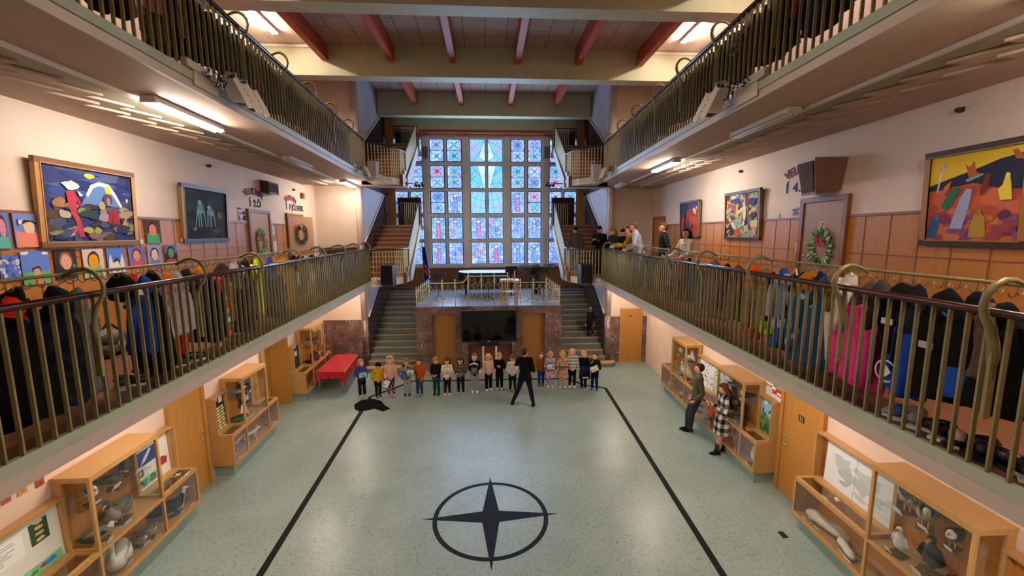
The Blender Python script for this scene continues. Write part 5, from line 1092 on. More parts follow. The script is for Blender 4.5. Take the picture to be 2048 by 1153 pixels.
p4 = [('#8a9a8a', full)] + [(ar.choice(pal), ab(ar.random(), ar.random(), .07, .07, 5, .5)) for _ in range(90)] + [('#24306a', ab(.32, .84, .16, .06)), ('#6a3a28', [(.62, .98), (.74, .98), (.72, .66), (.62, .72)]), ('#d9cba0', [(.55, .90), (.60, .90), (.66, .52), (.62, .36), (.56, .44)]), ('#a8462f', [(.24, .70), (.36, .80), (.36, .62), (.26, .58)]), ('#d8b84a', [(.36, .78), (.42, .76), (.36, .50), (.32, .48)]), ('#8fb09a', ab(.42, .32, .12, .12)), ('#4a2a24', [(.08, .12), (.24, .22), (.30, .08), (.14, .02)]), ('#b84a38', [(.28, .18), (.46, .16), (.44, .02), (.30, .02)]), ('#243a7a', ab(.82, .80, .12, .09)), ('#4a302c', ab(.86, .50, .10, .06)), ('#cfc4a0', [(.78, .36), (.98, .38), (.98, .22), (.80, .24)]), ('#c49a94', [(.84, .24), (.96, .22), (.94, .02), (.86, .02)])] + [('#1a1f38', ab(ar.random(), ar.random(), .012, .04, 6)) for _ in range(26)]
p5 = [('#b03f26', full)] + fill(['#b8442a', '#a83822', '#c04e30'], 24, .16, .1, 0, .7) + [('#2a3a66', [(0, 1), (.45, 1), (.42, .78), (.30, .74), (.2, .55), (0, .62)]), ('#5a4a7a', [(.4, 1), (1, 1), (1, .86), (.7, .84), (.42, .78)]), ('#241a1e', [(.14, .18), (.22, .74), (.32, .74), (.30, .4), (.42, .16)]), ('#2f3a6a', [(.34, .22), (.40, .58), (.46, .5), (.5, .2)]), ('#241f2a', [(.52, .16), (.60, .32), (.72, .36), (.66, .2)]), ('#e8e0d8', [(.66, .80), (.76, .84), (.84, .80), (.86, .60), (.80, .70), (.76, .66), (.72, .74)]), ('#e8e0d8', [(.84, .86), (.92, .88), (.9, .78)])]
painting(-1, 78, 273, 410, 4.84, 5.96, p1, 'large framed painting of a figure in red before a blue mountain')
painting(-1, 366, 457, 425, 4.84, 5.95, p2, 'dark framed painting of pale ghostly horses on the left wall', ('#3a2c1c', '#8a6a3a'))
t = painting(1, 1844, 2062, 390, 4.82, 5.95, p3, 'large framed painting of robed figures under a yellow sky, right wall', ('#3a2a16', '#9a7030'))
painting(1, 1448, 1518, 430, 4.83, 5.91, p4, 'framed painting of crowded village houses on the right wall', ('#3f2f20', '#8a6a40'), .06)
painting(1, 1359, 1397, 440, 4.83, 5.89, p5, 'red framed painting with a white bird, right wall behind the woman', ('#3a2a20', '#7a6a50'), .06)
# children's paintings pinned to the left wainscot
def face(bg, sk, hair, shirt, extra=(), low=.38):
    return [(bg, full)] + list(extra) + [(hair, ab(.5, .60, .30, .32, 12, .12)), (shirt, [(.08, 0), (.92, 0), (.84, low), (.6, low + .04), (.4, low + .04), (.16, low)]), (sk, ab(.5, .56, .23, .26, 14, .06)), ('#2a2422', ab(.42, .62, .02, .015, 6)), ('#2a2422', ab(.58, .62, .02, .015, 6)), ('#a8483a', ab(.5, .45, .06, .012, 8))]
KD = [(-8, 21, 425, 498, face('#5f78c4', '#d08a9a', '#3a2420', '#5fb0a0', low=.3), "child's painting of a pink face with teal shirt"),
 (29, 87, 428, 495, [('#6f86cc', full)] + fill(['#7f96d8', '#e4e4ea'], 6, .1, .05, .7, 1) + [('#2a1f1c', ab(.5, .72, .3, .1, 10)), ('#e6c2a0', ab(.5, .58, .22, .2, 10)), ('#ea8a78', [(.02, 0), (.98, 0), (.96, .5), (.62, .42), (.4, .42), (.04, .5)]), ('#3a2a2a', ab(.14, .72, .04, .1))], "child's painting of a figure with a wide coral shirt"),
 (0, 41, 510, 563, [('#5f7cd0', full)] + fill(['#4f6cc4', '#8fa4e0', '#cfd8ee', '#3f58b0'], 26, .1, .07) + [('#3a2a2a', ab(.06, .9, .08, .1)), ('#e8d0c4', ab(.06, .74, .08, .1))], "child's blue painting with a small figure at its edge"),
 (44, 101, 502, 569, [('#5f82d4', full), ('#5fae68', R_(0, 0, 1, .38)), ('#e8e8ec', ab(.16, .94, .16, .06)), ('#e8e8ec', ab(.86, .92, .12, .05)), ('#2f2420', ab(.52, .42, .16, .14, 12)), ('#d8a878', ab(.52, .34, .12, .16, 12)), ('#e0784a', [(.36, 0), (.68, 0), (.62, .16), (.42, .16)])], "child's painting of a dark haired boy on green grass"),
 (111, 155, 499, 558, face('#2f2724', '#dcaa90', '#a8623a', '#24201e', [('#5f86d0', ab(.5, .2, .18, .14)), ('#3f8a5a', ab(.85, .4, .1, .07))]), "child's painting of a face on a black ground"),
 (167, 209, 498, 555, face('#d8c4b8', '#e2a01a', '#4a2a1c', '#7fb878', [('#d88a7a', ab(.5, .2, .2, .14))]), "child's painting of a round yellow face"),
 (215, 251, 496, 546, [('#4f78d0', full), ('#e4e0dc', [(.04, 0), (.1, .5), (.2, .8), (.3, .4), (.7, .4), (.84, .8), (.92, .5), (.98, 0)]), ('#4a3024', ab(.5, .40, .2, .16, 12)), ('#ecdcd0', ab(.5, .32, .15, .16, 12)), ('#d85a4a', ab(.14, .1, .1, .05)), ('#4f98c0', ab(.5, .08, .12, .05))], "child's painting of a face between two white peaks"),
 (258, 290, 494, 535, face('#6a6ab8', '#d89478', '#2f2430', '#c4506a', low=.3), "child's painting of a peach face with pink shirt"),
 (296, 324, 491, 535, face('#8f98c4', '#e2c8b4', '#2a2024', '#6a76a8', low=.32), "child's painting of a pale face with dark hair"),
 (330, 355, 490, 527, face('#5a6a9a', '#5f9a72', '#1f1c20', '#b8442f', [('#2a2a2c', R_(0, 0, 1, .55))], .2), "child's painting of a green face on black hair"),
 (290, 322, 440, 487, face('#4a3430', '#d87a6a', '#201818', '#3f9a6a', [('#e0a04a', R_(.15, .1, .85, .2)), ('#c0503a', R_(.15, .04, .85, .1))], .42), "child's painting in the upper row beside the mountain painting")]
for x0, x1, ya, yb, sh, lab in KD:
    Ya, Yb = span(-1, x0, x1, (ya + yb) / 2, 5.262); zt_, zb_ = onw((x0 + x1) / 2, ya, -1, 5.262).z, onw((x0 + x1) / 2, yb, -1, 5.262).z
    tag(board(-1, 5.266, Ya, Yb, zb_, zt_, sh).build('child_painting', 'paper'), lab, 'drawing', "children's paintings on the left wall")
# ------------------------------------------------------------------ lettering over the doors
def glyph(name, cu):
    tmp = bpy.data.objects.new('tmp', cu); COL.objects.link(tmp); me = bpy.data.meshes.new_from_object(tmp); bpy.data.objects.remove(tmp)
    o = bpy.data.objects.new(name, me); COL.objects.link(o); return o
def letters(s, words, label, cols, name='wall_lettering'):
    """words: (text, centre px, py, letter height, spread, arc)"""
    t = None
    for text, Yc, zc, h, step, arc in words:
        n = len(text)
        for i, ch in enumerate(text):
            if ch == ' ': continue
            u = i - (n - 1) / 2; ang = -u * arc; dy = u * step; dz = -abs(u) ** 1.7 * arc * step * .55
            sg = 1 if s < 0 else -1
            p = sd(s, WW - .008, Yc + sg * dy, zc + dz)
            if t is None: t = thing(name, label, 'lettering', p)
            cu = bpy.data.curves.new('letter', 'FONT'); cu.body = ch; cu.size = h * 1.38; cu.align_x = 'CENTER'; cu.align_y = 'CENTER'; cu.extrude = .003; cu.offset = .006
            o = glyph('letter', cu); o.parent = t; o.location = p - WL[t]
            X = Vector((0, sg, 0)); Z = Vector((0, 0, 1)); Nn = X.cross(Z); M = Matrix((X, Z, Nn)).transposed() @ Matrix.Rotation(ang, 3, 'Z')
            o.rotation_euler = M.to_euler(); o.data.materials.clear(); o.data.materials.append(MT[cols[i % len(cols)]] if text[0] not in '1Í' else MT[cols[-1]])
    return t
MT['ink_red'] = mat('letter_red', '#a0303a', .7); MT['ink_pur'] = mat('letter_purple', '#6a3a66', .7); MT['ink_blue'] = mat('letter_blue', '#24346a', .7); MT['ink_dark'] = mat('letter_dark', '#2c2a2c', .7)
letters(1, [('VELKOMIN', 7.40, 6.12, .155, .105, .14), ('Í 4.S', 7.52, 5.80, .17, .115, 0)], 'coloured cut out letters above the wreath door, partly behind the wooden loudspeaker', ['ink_red', 'ink_pur', 'ink_red', 'ink_blue'])
letters(-1, [('VELKOMIN', 11.02, 6.06, .16, .115, .14), ('Í 2.Ö', 11.06, 5.76, .18, .11, 0)], 'red and dark letters above the closed left gallery door', ['ink_red', 'ink_red', 'ink_pur', 'ink_dark'])
letters(-1, [('VELKOMIN', 13.25, 6.08, .15, .10, .14), ('Í FJÖLVERK', 13.55, 5.80, .17, .135, 0)], 'red and dark letters above the open left gallery door', ['ink_red', 'ink_red', 'ink_red', 'ink_dark'])
# ------------------------------------------------------------------ wreaths, flags, notices, switches
def wreath(p, nx, nz, rx, rz, greens, label, bow, n=70):
    """paper wreath lying against a door; nx, nz span its plane"""
    p = Vector(p); nx = Vector(nx).normalized(); nz = Vector((0, 0, 1)); out = nx.cross(nz); out = out if out.dot(EYE - p) > 0 else -out
    t = thing('christmas_wreath', label, 'wreath', p, 'door wreaths'); m = MB()
    for i in range(n):
        a = 2 * pi * i / n + ar.uniform(-.05, .05); m.C(ar.choice(greens)); r0, r1 = ar.uniform(.50, .62), ar.uniform(.88, 1.04); w = ar.uniform(.05, .09); da = ar.uniform(-.12, .12); k = .004 + .006 * (i % 4)
        P = lambda r, t_, d: p + nx * (rx * r * cos(t_)) + nz * (rz * r * sin(t_)) + out * (d)
        m.prism([P(r0, a - w, k), P(r1, a - w * .5 + da, k + .02), P(r1 * 1.02, a + da, k + .022), P(r1, a + w * .5 + da, k + .02), P(r0, a + w, k)], out * .004)
    m.build('leaf_ring', 'paper', t)
    m = MB().C('#b0202a')
    if bow:
        for e in (-1, 1): m.prism([p + nx * (e * rx * .02) + nz * (rz * .42) + out * .04, p + nx * (e * rx * .32) + nz * (rz * .56) + out * .05, p + nx * (e * rx * .30) + nz * (rz * .22) + out * .05, p + nx * (e * rx * .02) + nz * (rz * .34) + out * .04], out * .012); m.prism([p + nz * (rz * .36) + out * .04, p + nx * (e * rx * .24) + nz * (rz * .05) + out * .045, p + nx * (e * rx * .08) + nz * (rz * .02) + out * .045], out * .008)
        m.build('bow', 'paper', t); m = MB().C('#a82430')
        for i in range(9): a = 2 * pi * i / 9 + .2; m.ell(p + nx * (rx * .72 * cos(a)) + nz * (rz * .72 * sin(a)) + out * .045, .012, 7, 5)
        m.build('berries', 'paper', t)
    else:
        m.C('#b48a80')
        for i in range(5): m.ell(p + nx * (rx * ar.uniform(-.5, .0)) + nz * (rz * ar.uniform(.45, .9)) + out * .05, (.04, .03, .04), 8, 6)
        m.build('flower_cluster', 'paper', t)
    return t
G1 = ['#2f7a4a', '#4fa05a', '#d8dfb0', '#1f5a48', '#7fb84a', '#c9dcb4', '#2a6a66', '#86c070']
p = sd(1, WW - .05, 6.70, 4.74); wreath(p, sd(1, 0, 1, 0) - sd(1, 0, 0, 0), 0, .285, .33, G1, 'paper handprint wreath with red bow on the right gallery door', True, 90)
p = sd(-1, WW - .05, 11.12, 4.80); wreath(p, sd(-1, 0, 1, 0) - sd(-1, 0, 0, 0), 0, .27, .34, ['#2f9a72', '#4fb07a', '#6fb85a', '#2a8a8a', '#86c070', '#d0b86a'], 'green paper wreath with red bow on the closed left gallery door', True, 80)
lo = [c for c in dB.children if c.name.startswith('door_leaf')][0]; a_ = sd(-1, WW - .05, 12.91, ZG); e_ = sd(-1, WW - .05 - 1.05 * sin(.32), 12.9 + 1.05 * cos(.32), ZG); dd = (e_ - a_).normalized(); oo = Vector((dd.y, -dd.x, 0))
wreath(a_.lerp(e_, .46) + Vector((0, 0, 1.52)) + oo * .03, dd, 0, .26, .32, ['#1f3a20', '#2a4a28', '#16301a', '#344f2c'], 'dark fir wreath with pale flowers on the open left gallery door', False, 90)
def small(s, w, Ya, Yb, z0, z1, shapes, name, label, cat): return tag(board(s, w, Ya, Yb, z0, z1, shapes).build(name, 'paper'), label, cat)
m = MB().C('#d8c8a8'); Y = 6.72; m.obox(sd(1, WW - .048, Y, 5.10), (.004, .10, .13)); t7 = m.build('door_number', 'paper'); tag(t7, 'small cream number 7 card above the paper handprint wreath', 'sign')
cu = bpy.data.curves.new('numeral', 'FONT'); cu.body = '7'; cu.size = .13; cu.align_x = 'CENTER'; cu.align_y = 'CENTER'; cu.extrude = .002; o = glyph('numeral', cu); o.data.materials.append(MT['ink_dark']); o.parent = t7; o.location = sd(1, WW - .052, Y, 5.10); o.rotation_euler = (pi / 2, 0, -pi / 2 - SPLAY)
fl_ = lambda rows: rows
FR = [[('#e6e4e2', full)] + [('#b02a34', R_(.55, .52, .98, .78)), ('#c9a02a', R_(.06, .62, .2, .76)), ('#2a2a6a', R_(.02, .60, .06, .78)), ('#a02a3a', R_(.22, .62, .34, .76)), ('#b03040', R_(.34, .30, .64, .58)), ('#e6e4e2', R_(.36, .40, .42, .46)), ('#c03a44', R_(.66, .26, .98, .36)), ('#3a2a2a', R_(.42, .84, .62, .9)), ('#c9a02a', R_(.42, .78, .62, .84)), ('#2f8a4a', R_(.66, .72, .96, .96)), ('#e0c83a', [(.70, .84), (.81, .92), (.92, .84), (.81, .76)]), ('#2a3a8a', ab(.81, .84, .05, .05)), ('#2a2a7a', R_(.92, .46, .99, .6))]]
small(1, WW - .012, 7.90, 7.36, 1.70, 2.0, FR[0], 'flag_poster', 'white paper of small painted country flags beside the right ground floor door', 'poster')
small(-1, WW - .012, 10.22, 10.55, 5.30, 5.63, [('#e2dedc', full), ('#8a3a44', R_(.5, .5, .98, .72)), ('#7a2a34', R_(.02, .86, .5, .96)), ('#3a3440', R_(.04, .52, .46, .6)), ('#5a4aa0', R_(.04, .06, .2, .42)), ('#c05a8a', R_(.3, .1, .6, .24)), ('#2a2a3a', R_(.62, .08, .98, .44))], 'flag_poster', 'cluster of small paper flags beside the closed left gallery door', 'poster')
small(1, WW - .012, 7.55, 7.28, 5.30, 5.58, [('#c9c2bd', [(.70, .7), (.92, .7), (.92, 1), (.70, 1)]), ('#3f7fa8', R_(.72, .72, .9, .98)), ('#d8d4d4', [(.02, .0), (.5, .0), (.5, .46), (.02, .46), (.14, .23)]), ('#4f74b0', [(.08, .24), (.5, .24), (.5, .44), (.04, .44)]), ('#a8486a', [(.04, .03), (.5, .03), (.5, .22), (.14, .22)]), ('#e4e2e6', R_(.54, 0, .98, .52)), ('#3a3f86', R_(.56, .03, .7, .2)), ('#3a3f86', R_(.78, .03, .96, .2)), ('#3a3f86', R_(.56, .3, .7, .5)), ('#3a3f86', R_(.78, .3, .96, .5))], 'flag_pennants', 'three small paper flags beside the right gallery door frame', 'flag')
tx = lambda: [('#d8d6da', full)] + [('#8a888e', R_(.15, .9 - .1 * i, .15 + ar.uniform(.4, .7), .92 - .1 * i)) for i in range(8)]
small(-1, WW - .03, 11.85, 11.98, 4.98, 5.24, tx(), 'notice_sheet', 'upper white notice sheet between the two left gallery doors', 'notice')
small(-1, WW - .03, 11.85, 12.06, 4.52, 4.80, tx(), 'notice_sheet', 'lower white notice sheet between the two left gallery doors', 'notice')
def plate(s, px, py, w, sx, sz, c, label, cat, name, d=.02):
    p = onw(px, py, s, w); m = MB().C(c); m.obox(p, (d, sx, sz), Matrix.Rotation(-s * SPLAY, 3, 'Z')); m.C(mixc(c, '#000000', .3)); m.obox(p + Vector((-s * d * .6, 0, 0)), (d * .3, sx * .4, sz * .4)); tag(m.build(name, 'gloss'), label, cat)
plate(1, 1594, 496, 5.27, .055, .16, '#dcd6cc', 'white light switch left of the right gallery wreath door', 'switch', 'light_switch')
plate(1, 1556, 432, 5.29, .10, .08, '#c9ccd2', 'pale thermostat on the wall beside the right gallery door', 'thermostat', 'thermostat')
plate(-1, 366, 481, 5.27, .08, .07, '#d8d4cc', 'white label plate under the ghostly horses painting', 'sign', 'label_plate')
plate(1, 1399, 473, 5.27, .06, .08, '#d8d4cc', 'small white label beside the red painting', 'sign', 'label_plate')
plate(1, 1560.5, 850, 5.27, .06, .12, '#e0dcd4', 'white light switch beside the right ground floor door', 'switch', 'light_switch')
plate(-1, 283, 484, 5.27, .05, .07, '#e0dcd8', 'tiny white card right of the mountain painting', 'sign', 'label_plate')
plate(-1, 605, 392, 5.27, .22, .18, '#8a2a24', 'dark red fire bell high on the left wall', 'bell', 'fire_bell', .06)
plate(-1, 612.5, 470, 5.27, .12, .12, '#c0241c', 'red fire call point beside the open left gallery door', 'fire alarm', 'fire_call_point', .05)
for s, px, py, lab in ((-1, 420, 332, 'small dark wall sensor above the ghostly horses painting'), (-1, 588.5, 380, 'small dark wall sensor above the second left gallery door'), (1, 1480, 343, 'small dark wall sensor above the village painting'), (1, 1916, 220, 'small dark wall sensor above the yellow sky painting')):
    p = onw(px, py, s, 5.25); m = MB().C('#3a3230'); m.tube([p + Vector((s * .05, 0, 0)), p], .012, 7).ell(p, (.035, .03, .03)).obox(p + Vector((s * .045, 0, 0)), (.02, .06, .06)); tag(m.build('wall_sensor', 'gloss'), lab, 'sensor', 'wall sensors')
# paper scraps on the ground wall at the lower left
for px, py, c, lab in ((80, 966, '#9a4a30', 'reddish scrap on the ground wall above the nearest left case'), (45, 982, '#c98a50', 'tan scrap on the ground wall above the nearest left case'), (12, 1000, '#a85a38', 'brown scrap on the wall at the left picture edge')):
    plate(-1, px, py, 5.29, .10, .09, c, lab, 'poster', 'wall_card', .006)
# ------------------------------------------------------------------ loudspeakers and stage lights
t = thing('wooden_loudspeaker', 'large wooden wedge loudspeaker above the right gallery wreath door', 'loudspeaker', sd(1, WW, 6.75, 5.62))
f = lambda w, Y, z: sd(1, w, Y, z); m = MB()
fp = lambda Ya, Yb, Yc, z: [f(WW, Ya, z), f(4.93, Yb, z), f(5.06, Yc, z), f(WW, Yc + .12, z)]
lo_ = [f(WW, 6.44, 5.66), f(4.98, 6.58, 5.60), f(5.04, 6.98, 5.60), f(WW, 7.08, 5.66)]; hi_ = [f(WW, 6.36, 6.16), f(4.90, 6.56, 6.18), f(4.96, 7.06, 6.18), f(WW, 7.18, 6.16)]
m.hexa(lo_ + hi_); m.build('cabinet', 'step_wood', t)
m = MB(); c = [lo_[1], lo_[2], hi_[2], hi_[1]]; ce = sum(c, Vector()) / 4; o_ = Vector((-.012, 0, 0)); m.prism([ce + (q - ce) * .84 + o_ for q in c], (-.004, 0, 0)); m.build('grille', mat('speaker_grille', '#4a2a1a', .8), t)
t = thing('wall_loudspeaker', 'dark brown box loudspeaker above the left gallery doors', 'loudspeaker', sd(-1, WW, 11.75, 6.06)); f = lambda w, Y, z: sd(-1, w, Y, z)
m = MB(); m.hexa([f(WW, 11.42, 6.08), f(5.08, 11.42, 6.05), f(5.08, 12.0, 6.05), f(WW, 12.08, 6.08), f(WW, 11.42, 6.40), f(5.08, 11.42, 6.36), f(5.08, 12.0, 6.36), f(WW, 12.08, 6.40)]); m.build('cabinet', mat('brown_cabinet', '#4a2a20', .6), t)
m = MB().C('#30201a'); m.box((5.07, 11.46, 6.09), (5.079, 11.96, 6.33), f); m.build('grille', 'vc', t)
for s, lab in ((-1, 'black stage loudspeaker on the lower left slab edge by the stairs'), (1, 'black stage loudspeaker on the lower right slab edge by the stairs')):
    c = ony(780, 551, 14.05) if s < 0 else ony(1167, 549, 14.05); t = thing('stage_loudspeaker', lab, 'loudspeaker', c - Vector((0, 0, .36)), 'stage loudspeakers')
    M = Matrix.Rotation(s * .35, 3, 'Z'); q = lambda x, y, z: c + M @ Vector((x, y, z)); m = MB()
    m.hexa([q(-.22, -.20, -.35), q(.22, -.20, -.35), q(.14, .16, -.35), q(-.14, .16, -.35), q(-.22, -.20, .33), q(.22, -.20, .33), q(.14, .16, .37), q(-.14, .16, .37)]); m.build('cabinet', 'black', t)
    m = MB().C('#161617'); m.obox(q(0, -.205, 0), (.38, .01, .60), M); m.build('grille', 'vc', t); m = MB(); m.bar(q(0, .16, -.2), c + Vector((-s * -.0, .42, -.2)), .05, .03); m.build('bracket', 'metal', t)
    c = ony(748, 340, 13.85) if s < 0 else ony(1190.5, 346, 13.85); t = thing('small_loudspeaker', 'small pale grey loudspeaker fixed to the upper %s slab end' % ('left', 'right')[s > 0], 'loudspeaker', c - Vector((0, 0, .26)), 'pale slab loudspeakers')
    m = MB().C('#b3aca4'); q = lambda x, y, z: c + M @ Vector((x, y, z)); m.hexa([q(-.15, -.12, -.26), q(.15, -.12, -.26), q(.10, .12, -.26), q(-.10, .12, -.26), q(-.15, -.12, .26), q(.15, -.12, .26), q(.10, .12, .26), q(-.10, .12, .26)]); m.build('cabinet', 'vc', t)
    m = MB().C('#a19a92'); m.obox(q(0, -.124, .02), (.26, .008, .44), M); m.build('grille', 'vc', t); m = MB(); m.bar(q(0, .1, -.16), q(.0, .22, -.16), .25, .03); m.build('bracket', 'metal', t)
    x = -2.80 if s < 0 else 2.76; m = MB().C('#8f8880'); c = ony(850 if s < 0 else 1094, 305, YW - .2); m.obox(c, (.27, .14, .5)); m.C('#7d766e'); m.obox(c - Vector((0, .075, 0)), (.22, .008, .44)); tag(m.build('mullion_loudspeaker', 'vc'), 'grey loudspeaker on the %s window mullion' % ('left', 'right')[s > 0], 'loudspeaker', 'mullion loudspeakers')
    c = ony(827 if s < 0 else 1111, 369, 15.3); t = thing('spotlight', 'cluster of small black spotlights at the tip of the upper %s stair slab' % ('left', 'right')[s > 0], 'spotlight', c, 'black spotlights')
    for i in range(3): m = MB(); a = c + Vector((-s * (.06 + .12 * i), -.05 * i, -.02 * (i % 2))); m.tube([a, a + Vector((-s * .05, -.1, -.06))], [.035, .055], 8); m.build('lamp_head', 'black', t)
    m = MB(); m.tube([c + Vector((s * .28, 0, .02)), c + Vector((-s * .34, -.1, .05))], .016, 6); m.build('bar', 'black', t)
def flood(s, Y, sc, n, label):
    z = ZG2 + zs(s); t = thing('stage_floodlight', label, 'floodlight', sd(s, WR - .1, Y, z - .12), 'floodlights on the upper galleries')
    f = lambda w, y, zz: sd(s, WR + w * sc, Y + y * sc, z + zz * sc); m = MB().C('#c4bcb2')
    m.hexa([f(-.03, -.55, -.2), f(-.01, -.55, -.2), f(-.01, .1, -.2), f(-.03, .1, -.2), f(-.03, -.55, .08), f(-.01, -.55, .08), f(-.01, .1, .08), f(-.03, .1, .08)]); m.hexa([f(-.06, -.75, .02), f(.04, -.75, .02), f(.04, -.15, .02), f(-.06, -.15, .02), f(-.06, -.75, .14), f(.04, -.75, .14), f(.04, -.15, .14), f(-.06, -.15, .14)]); m.build('mounting_plate', 'vc', t)
    for i in range(n):
        y0 = .02 + i * .34; w0 = -.10 - .02 * i; M_ = [(w0, y0, .10), (w0 - .26, y0 + .02, .10), (w0 - .26, y0 + .30, .10), (w0, y0 + .28, .10)]
        dn = lambda p_, k: f(p_[0] - .10 * k, p_[1] + .20 * k, p_[2] - .34 * k)
        m = MB().C('#cdc6bd'); m.hexa([dn(p_, 1) for p_ in M_] + [f(*p_) for p_ in M_]); m.build('housing', 'vc', t)
        m = MB().C('#2f2b2a'); cx = [dn((w0 - .13, y0 + .16, .10), 1.01)]; m.hexa([dn((a, b, .10), 1.005) for a, b in ((w0 - .03, y0 + .05), (w0 - .23, y0 + .05), (w0 - .23, y0 + .26), (w0 - .03, y0 + .26))] + [dn((a, b, .10), .99) for a, b in ((w0 - .03, y0 + .05), (w0 - .23, y0 + .05), (w0 - .23, y0 + .26), (w0 - .03, y0 + .26))])
        for k in (.30, .55, .8): m.hexa([dn((w0 - .262, y0 + .06, .10), k), dn((w0 - .266, y0 + .06, .10), k), dn((w0 - .266, y0 + .22, .10), k), dn((w0 - .262, y0 + .22, .10), k), dn((w0 - .262, y0 + .06, .10), k + .05), dn((w0 - .266, y0 + .06, .10), k + .05), dn((w0 - .266, y0 + .22, .10), k + .05), dn((w0 - .262, y0 + .22, .10), k + .05)])
        m.build('lens', 'vc', t)
        m = MB().C('#d8d2ca'); m.bar(dn((w0 - .27, y0 - .005, .1), .0), dn((w0 - .27, y0 - .005, .1), 1.25), .02 * sc, .10 * sc).bar(dn((w0 - .27, y0 + .305, .1), .0), dn((w0 - .27, y0 + .305, .1), 1.2), .02 * sc, .10 * sc); m.build('barn_door', 'vc', t)
        m = MB().C('#b9b2a9'); m.tube([f(w0 + .06, y0 + .14, .06), f(w0 + .02, y0 + .34, .30), f(w0 - .12, y0 + .36, .30), f(w0 - .13, y0 + .3, -.08)], .022 * sc, 6, flat=(1.6, .5)); m.build('yoke', 'vc', t)
    for i in range(6):
        P = [f(-.05, -.4 + .05 * i, .06)]
        for j in range(5): P.append(f(-.10 - ar.uniform(0, .14), -.3 + .11 * j + ar.uniform(-.1, .1), ar.uniform(-.10, .16)))
        Q = []
        for a, b in zip(P[:-1], P[1:]): Q += [a, a.lerp(b, .5) + Vector((0, 0, -.02 * sc))]
        m = MB().C(['#1a1a1c', '#d8d2c6', '#26262a', '#3a3a7a', '#141414', '#cfc9bd'][i]); m.tube(Q + [P[-1]], .008 * sc, 5); m.build('cable', 'vc', t)
    return t
flood(-1, 5.72, .72, 2, 'pair of pale floodlights with loose cables on the upper left gallery, near'); flood(1, 5.72, .82, 1, 'pale floodlight with loose cables on the upper right gallery, near')
flood(-1, 12.75, .62, 1, 'far pale floodlight on the upper left gallery by the stair'); flood(1, 12.5, .62, 2, 'far pair of pale floodlights on the upper right gallery by the stair')
# ------------------------------------------------------------------ stage: ironwork, piano, lectern, stands, flag, palm
yb_ = 14.88
posts = [(-2.56, 3.0), (-2.10, 3.26), (-1.64, 3.26), (-1.18, 3.26), (-.71, 3.50), (-.24, 3.50), (.23, 3.50), (.71, 3.50), (1.17, 3.26), (1.64, 3.26), (2.11, 3.26), (2.60, 3.0)]
t = thing('stage_balustrade', 'gilded iron stage balustrade with outlined dancing figures above the television', 'balustrade', (0, yb_, ZS))
for x, z in posts: m = MB(); m.tube([(x, yb_, ZS), (x, yb_, z + .05)], .017, 8).ell((x, yb_, z + .07), .03, 8, 6); m.build('post', 'iron', t)
m = MB(); m.tube([(-2.56, yb_, ZS + .12), (2.60, yb_, ZS + .12)], .013, 6); m.build('bottom_rail', 'iron', t)
top = [(-2.56, 2.97)] + [(-2.3, 2.97), (-2.2, 3.03), (-2.15, 3.14), (-2.10, 3.23), (-1.05, 3.23), (-.90, 3.25), (-.80, 3.34), (-.74, 3.47), (.74, 3.47), (.80, 3.36), (.90, 3.26), (1.05, 3.23), (2.14, 3.23), (2.2, 3.12), (2.26, 3.02), (2.36, 2.97), (2.60, 2.97)]
m = MB(); m.tube([(x, yb_, z) for x, z in top], .016, 6); m.build('top_rail', 'iron', t)
ir = random.Random(9)
for (xa, za), (xb, zb_) in zip(posts[:-1], posts[1:]):
    H = min(za, zb_) - ZS - .2; W = xb - xa; cx = (xa + xb) / 2; z0 = ZS + .14; m = MB(); e = ir.choice((-1, 1)); P = lambda u, v: Vector((cx + e * u * W * .5, yb_, z0 + v * H))
    J = lambda: ir.uniform(-.08, .08)
    def curve(pts, r=.006):
        Q = [P(*p_) for p_ in pts]; S_ = []
        for i in range(len(Q) - 1):
            a, b, c, d = Q[max(i - 1, 0)], Q[i], Q[i + 1], Q[min(i + 2, len(Q) - 1)]
            for k in range(4): u = k / 4; S_.append(.5 * ((2 * b) + (c - a) * u + (2 * a - 5 * b + 4 * c - d) * u * u + (3 * b - a - 3 * c + d) * u ** 3))
        m.tube(S_ + [Q[-1]], r, 5)
    hx = J() * 2
    curve([(hx + .16 * cos(a_), .84 + .10 * sin(a_)) for a_ in [i * pi / 4 for i in range(9)]])
    curve([(hx - .1, .76), (-.30 + J(), .66), (-.34 + J(), .48), (-.28, .36), (-.40 + J(), .18), (-.30, .02), (-.42, .0)]); curve([(hx + .1, .76), (.26 + J(), .68), (.22 + J(), .50), (.34 + J(), .36), (.20 + J(), .18), (.34, .02), (.46, .0)])
    curve([(-.28, .36), (-.06, .30 + J()), (.06, .16), (.0 + J(), .02)]); curve([(-.3, .66), (-.62, .72 + J()), (-.86, .92), (-.9, .8)]); curve([(.26, .68), (.56, .62 + J()), (.84, .74), (.9, .9), (.76, .94), (.7, .84)])
    curve([(-.9, .3), (-.7, .44), (-.6, .26), (-.76, .16), (-.86, .24)]); curve([(.9, .12), (.7, .3), (.54, .18), (.7, .06)]); curve([(-.1, .62), (.1, .56), (.14, .46), (-.06, .44)])
    m.build('figure_panel', 'iron', t)
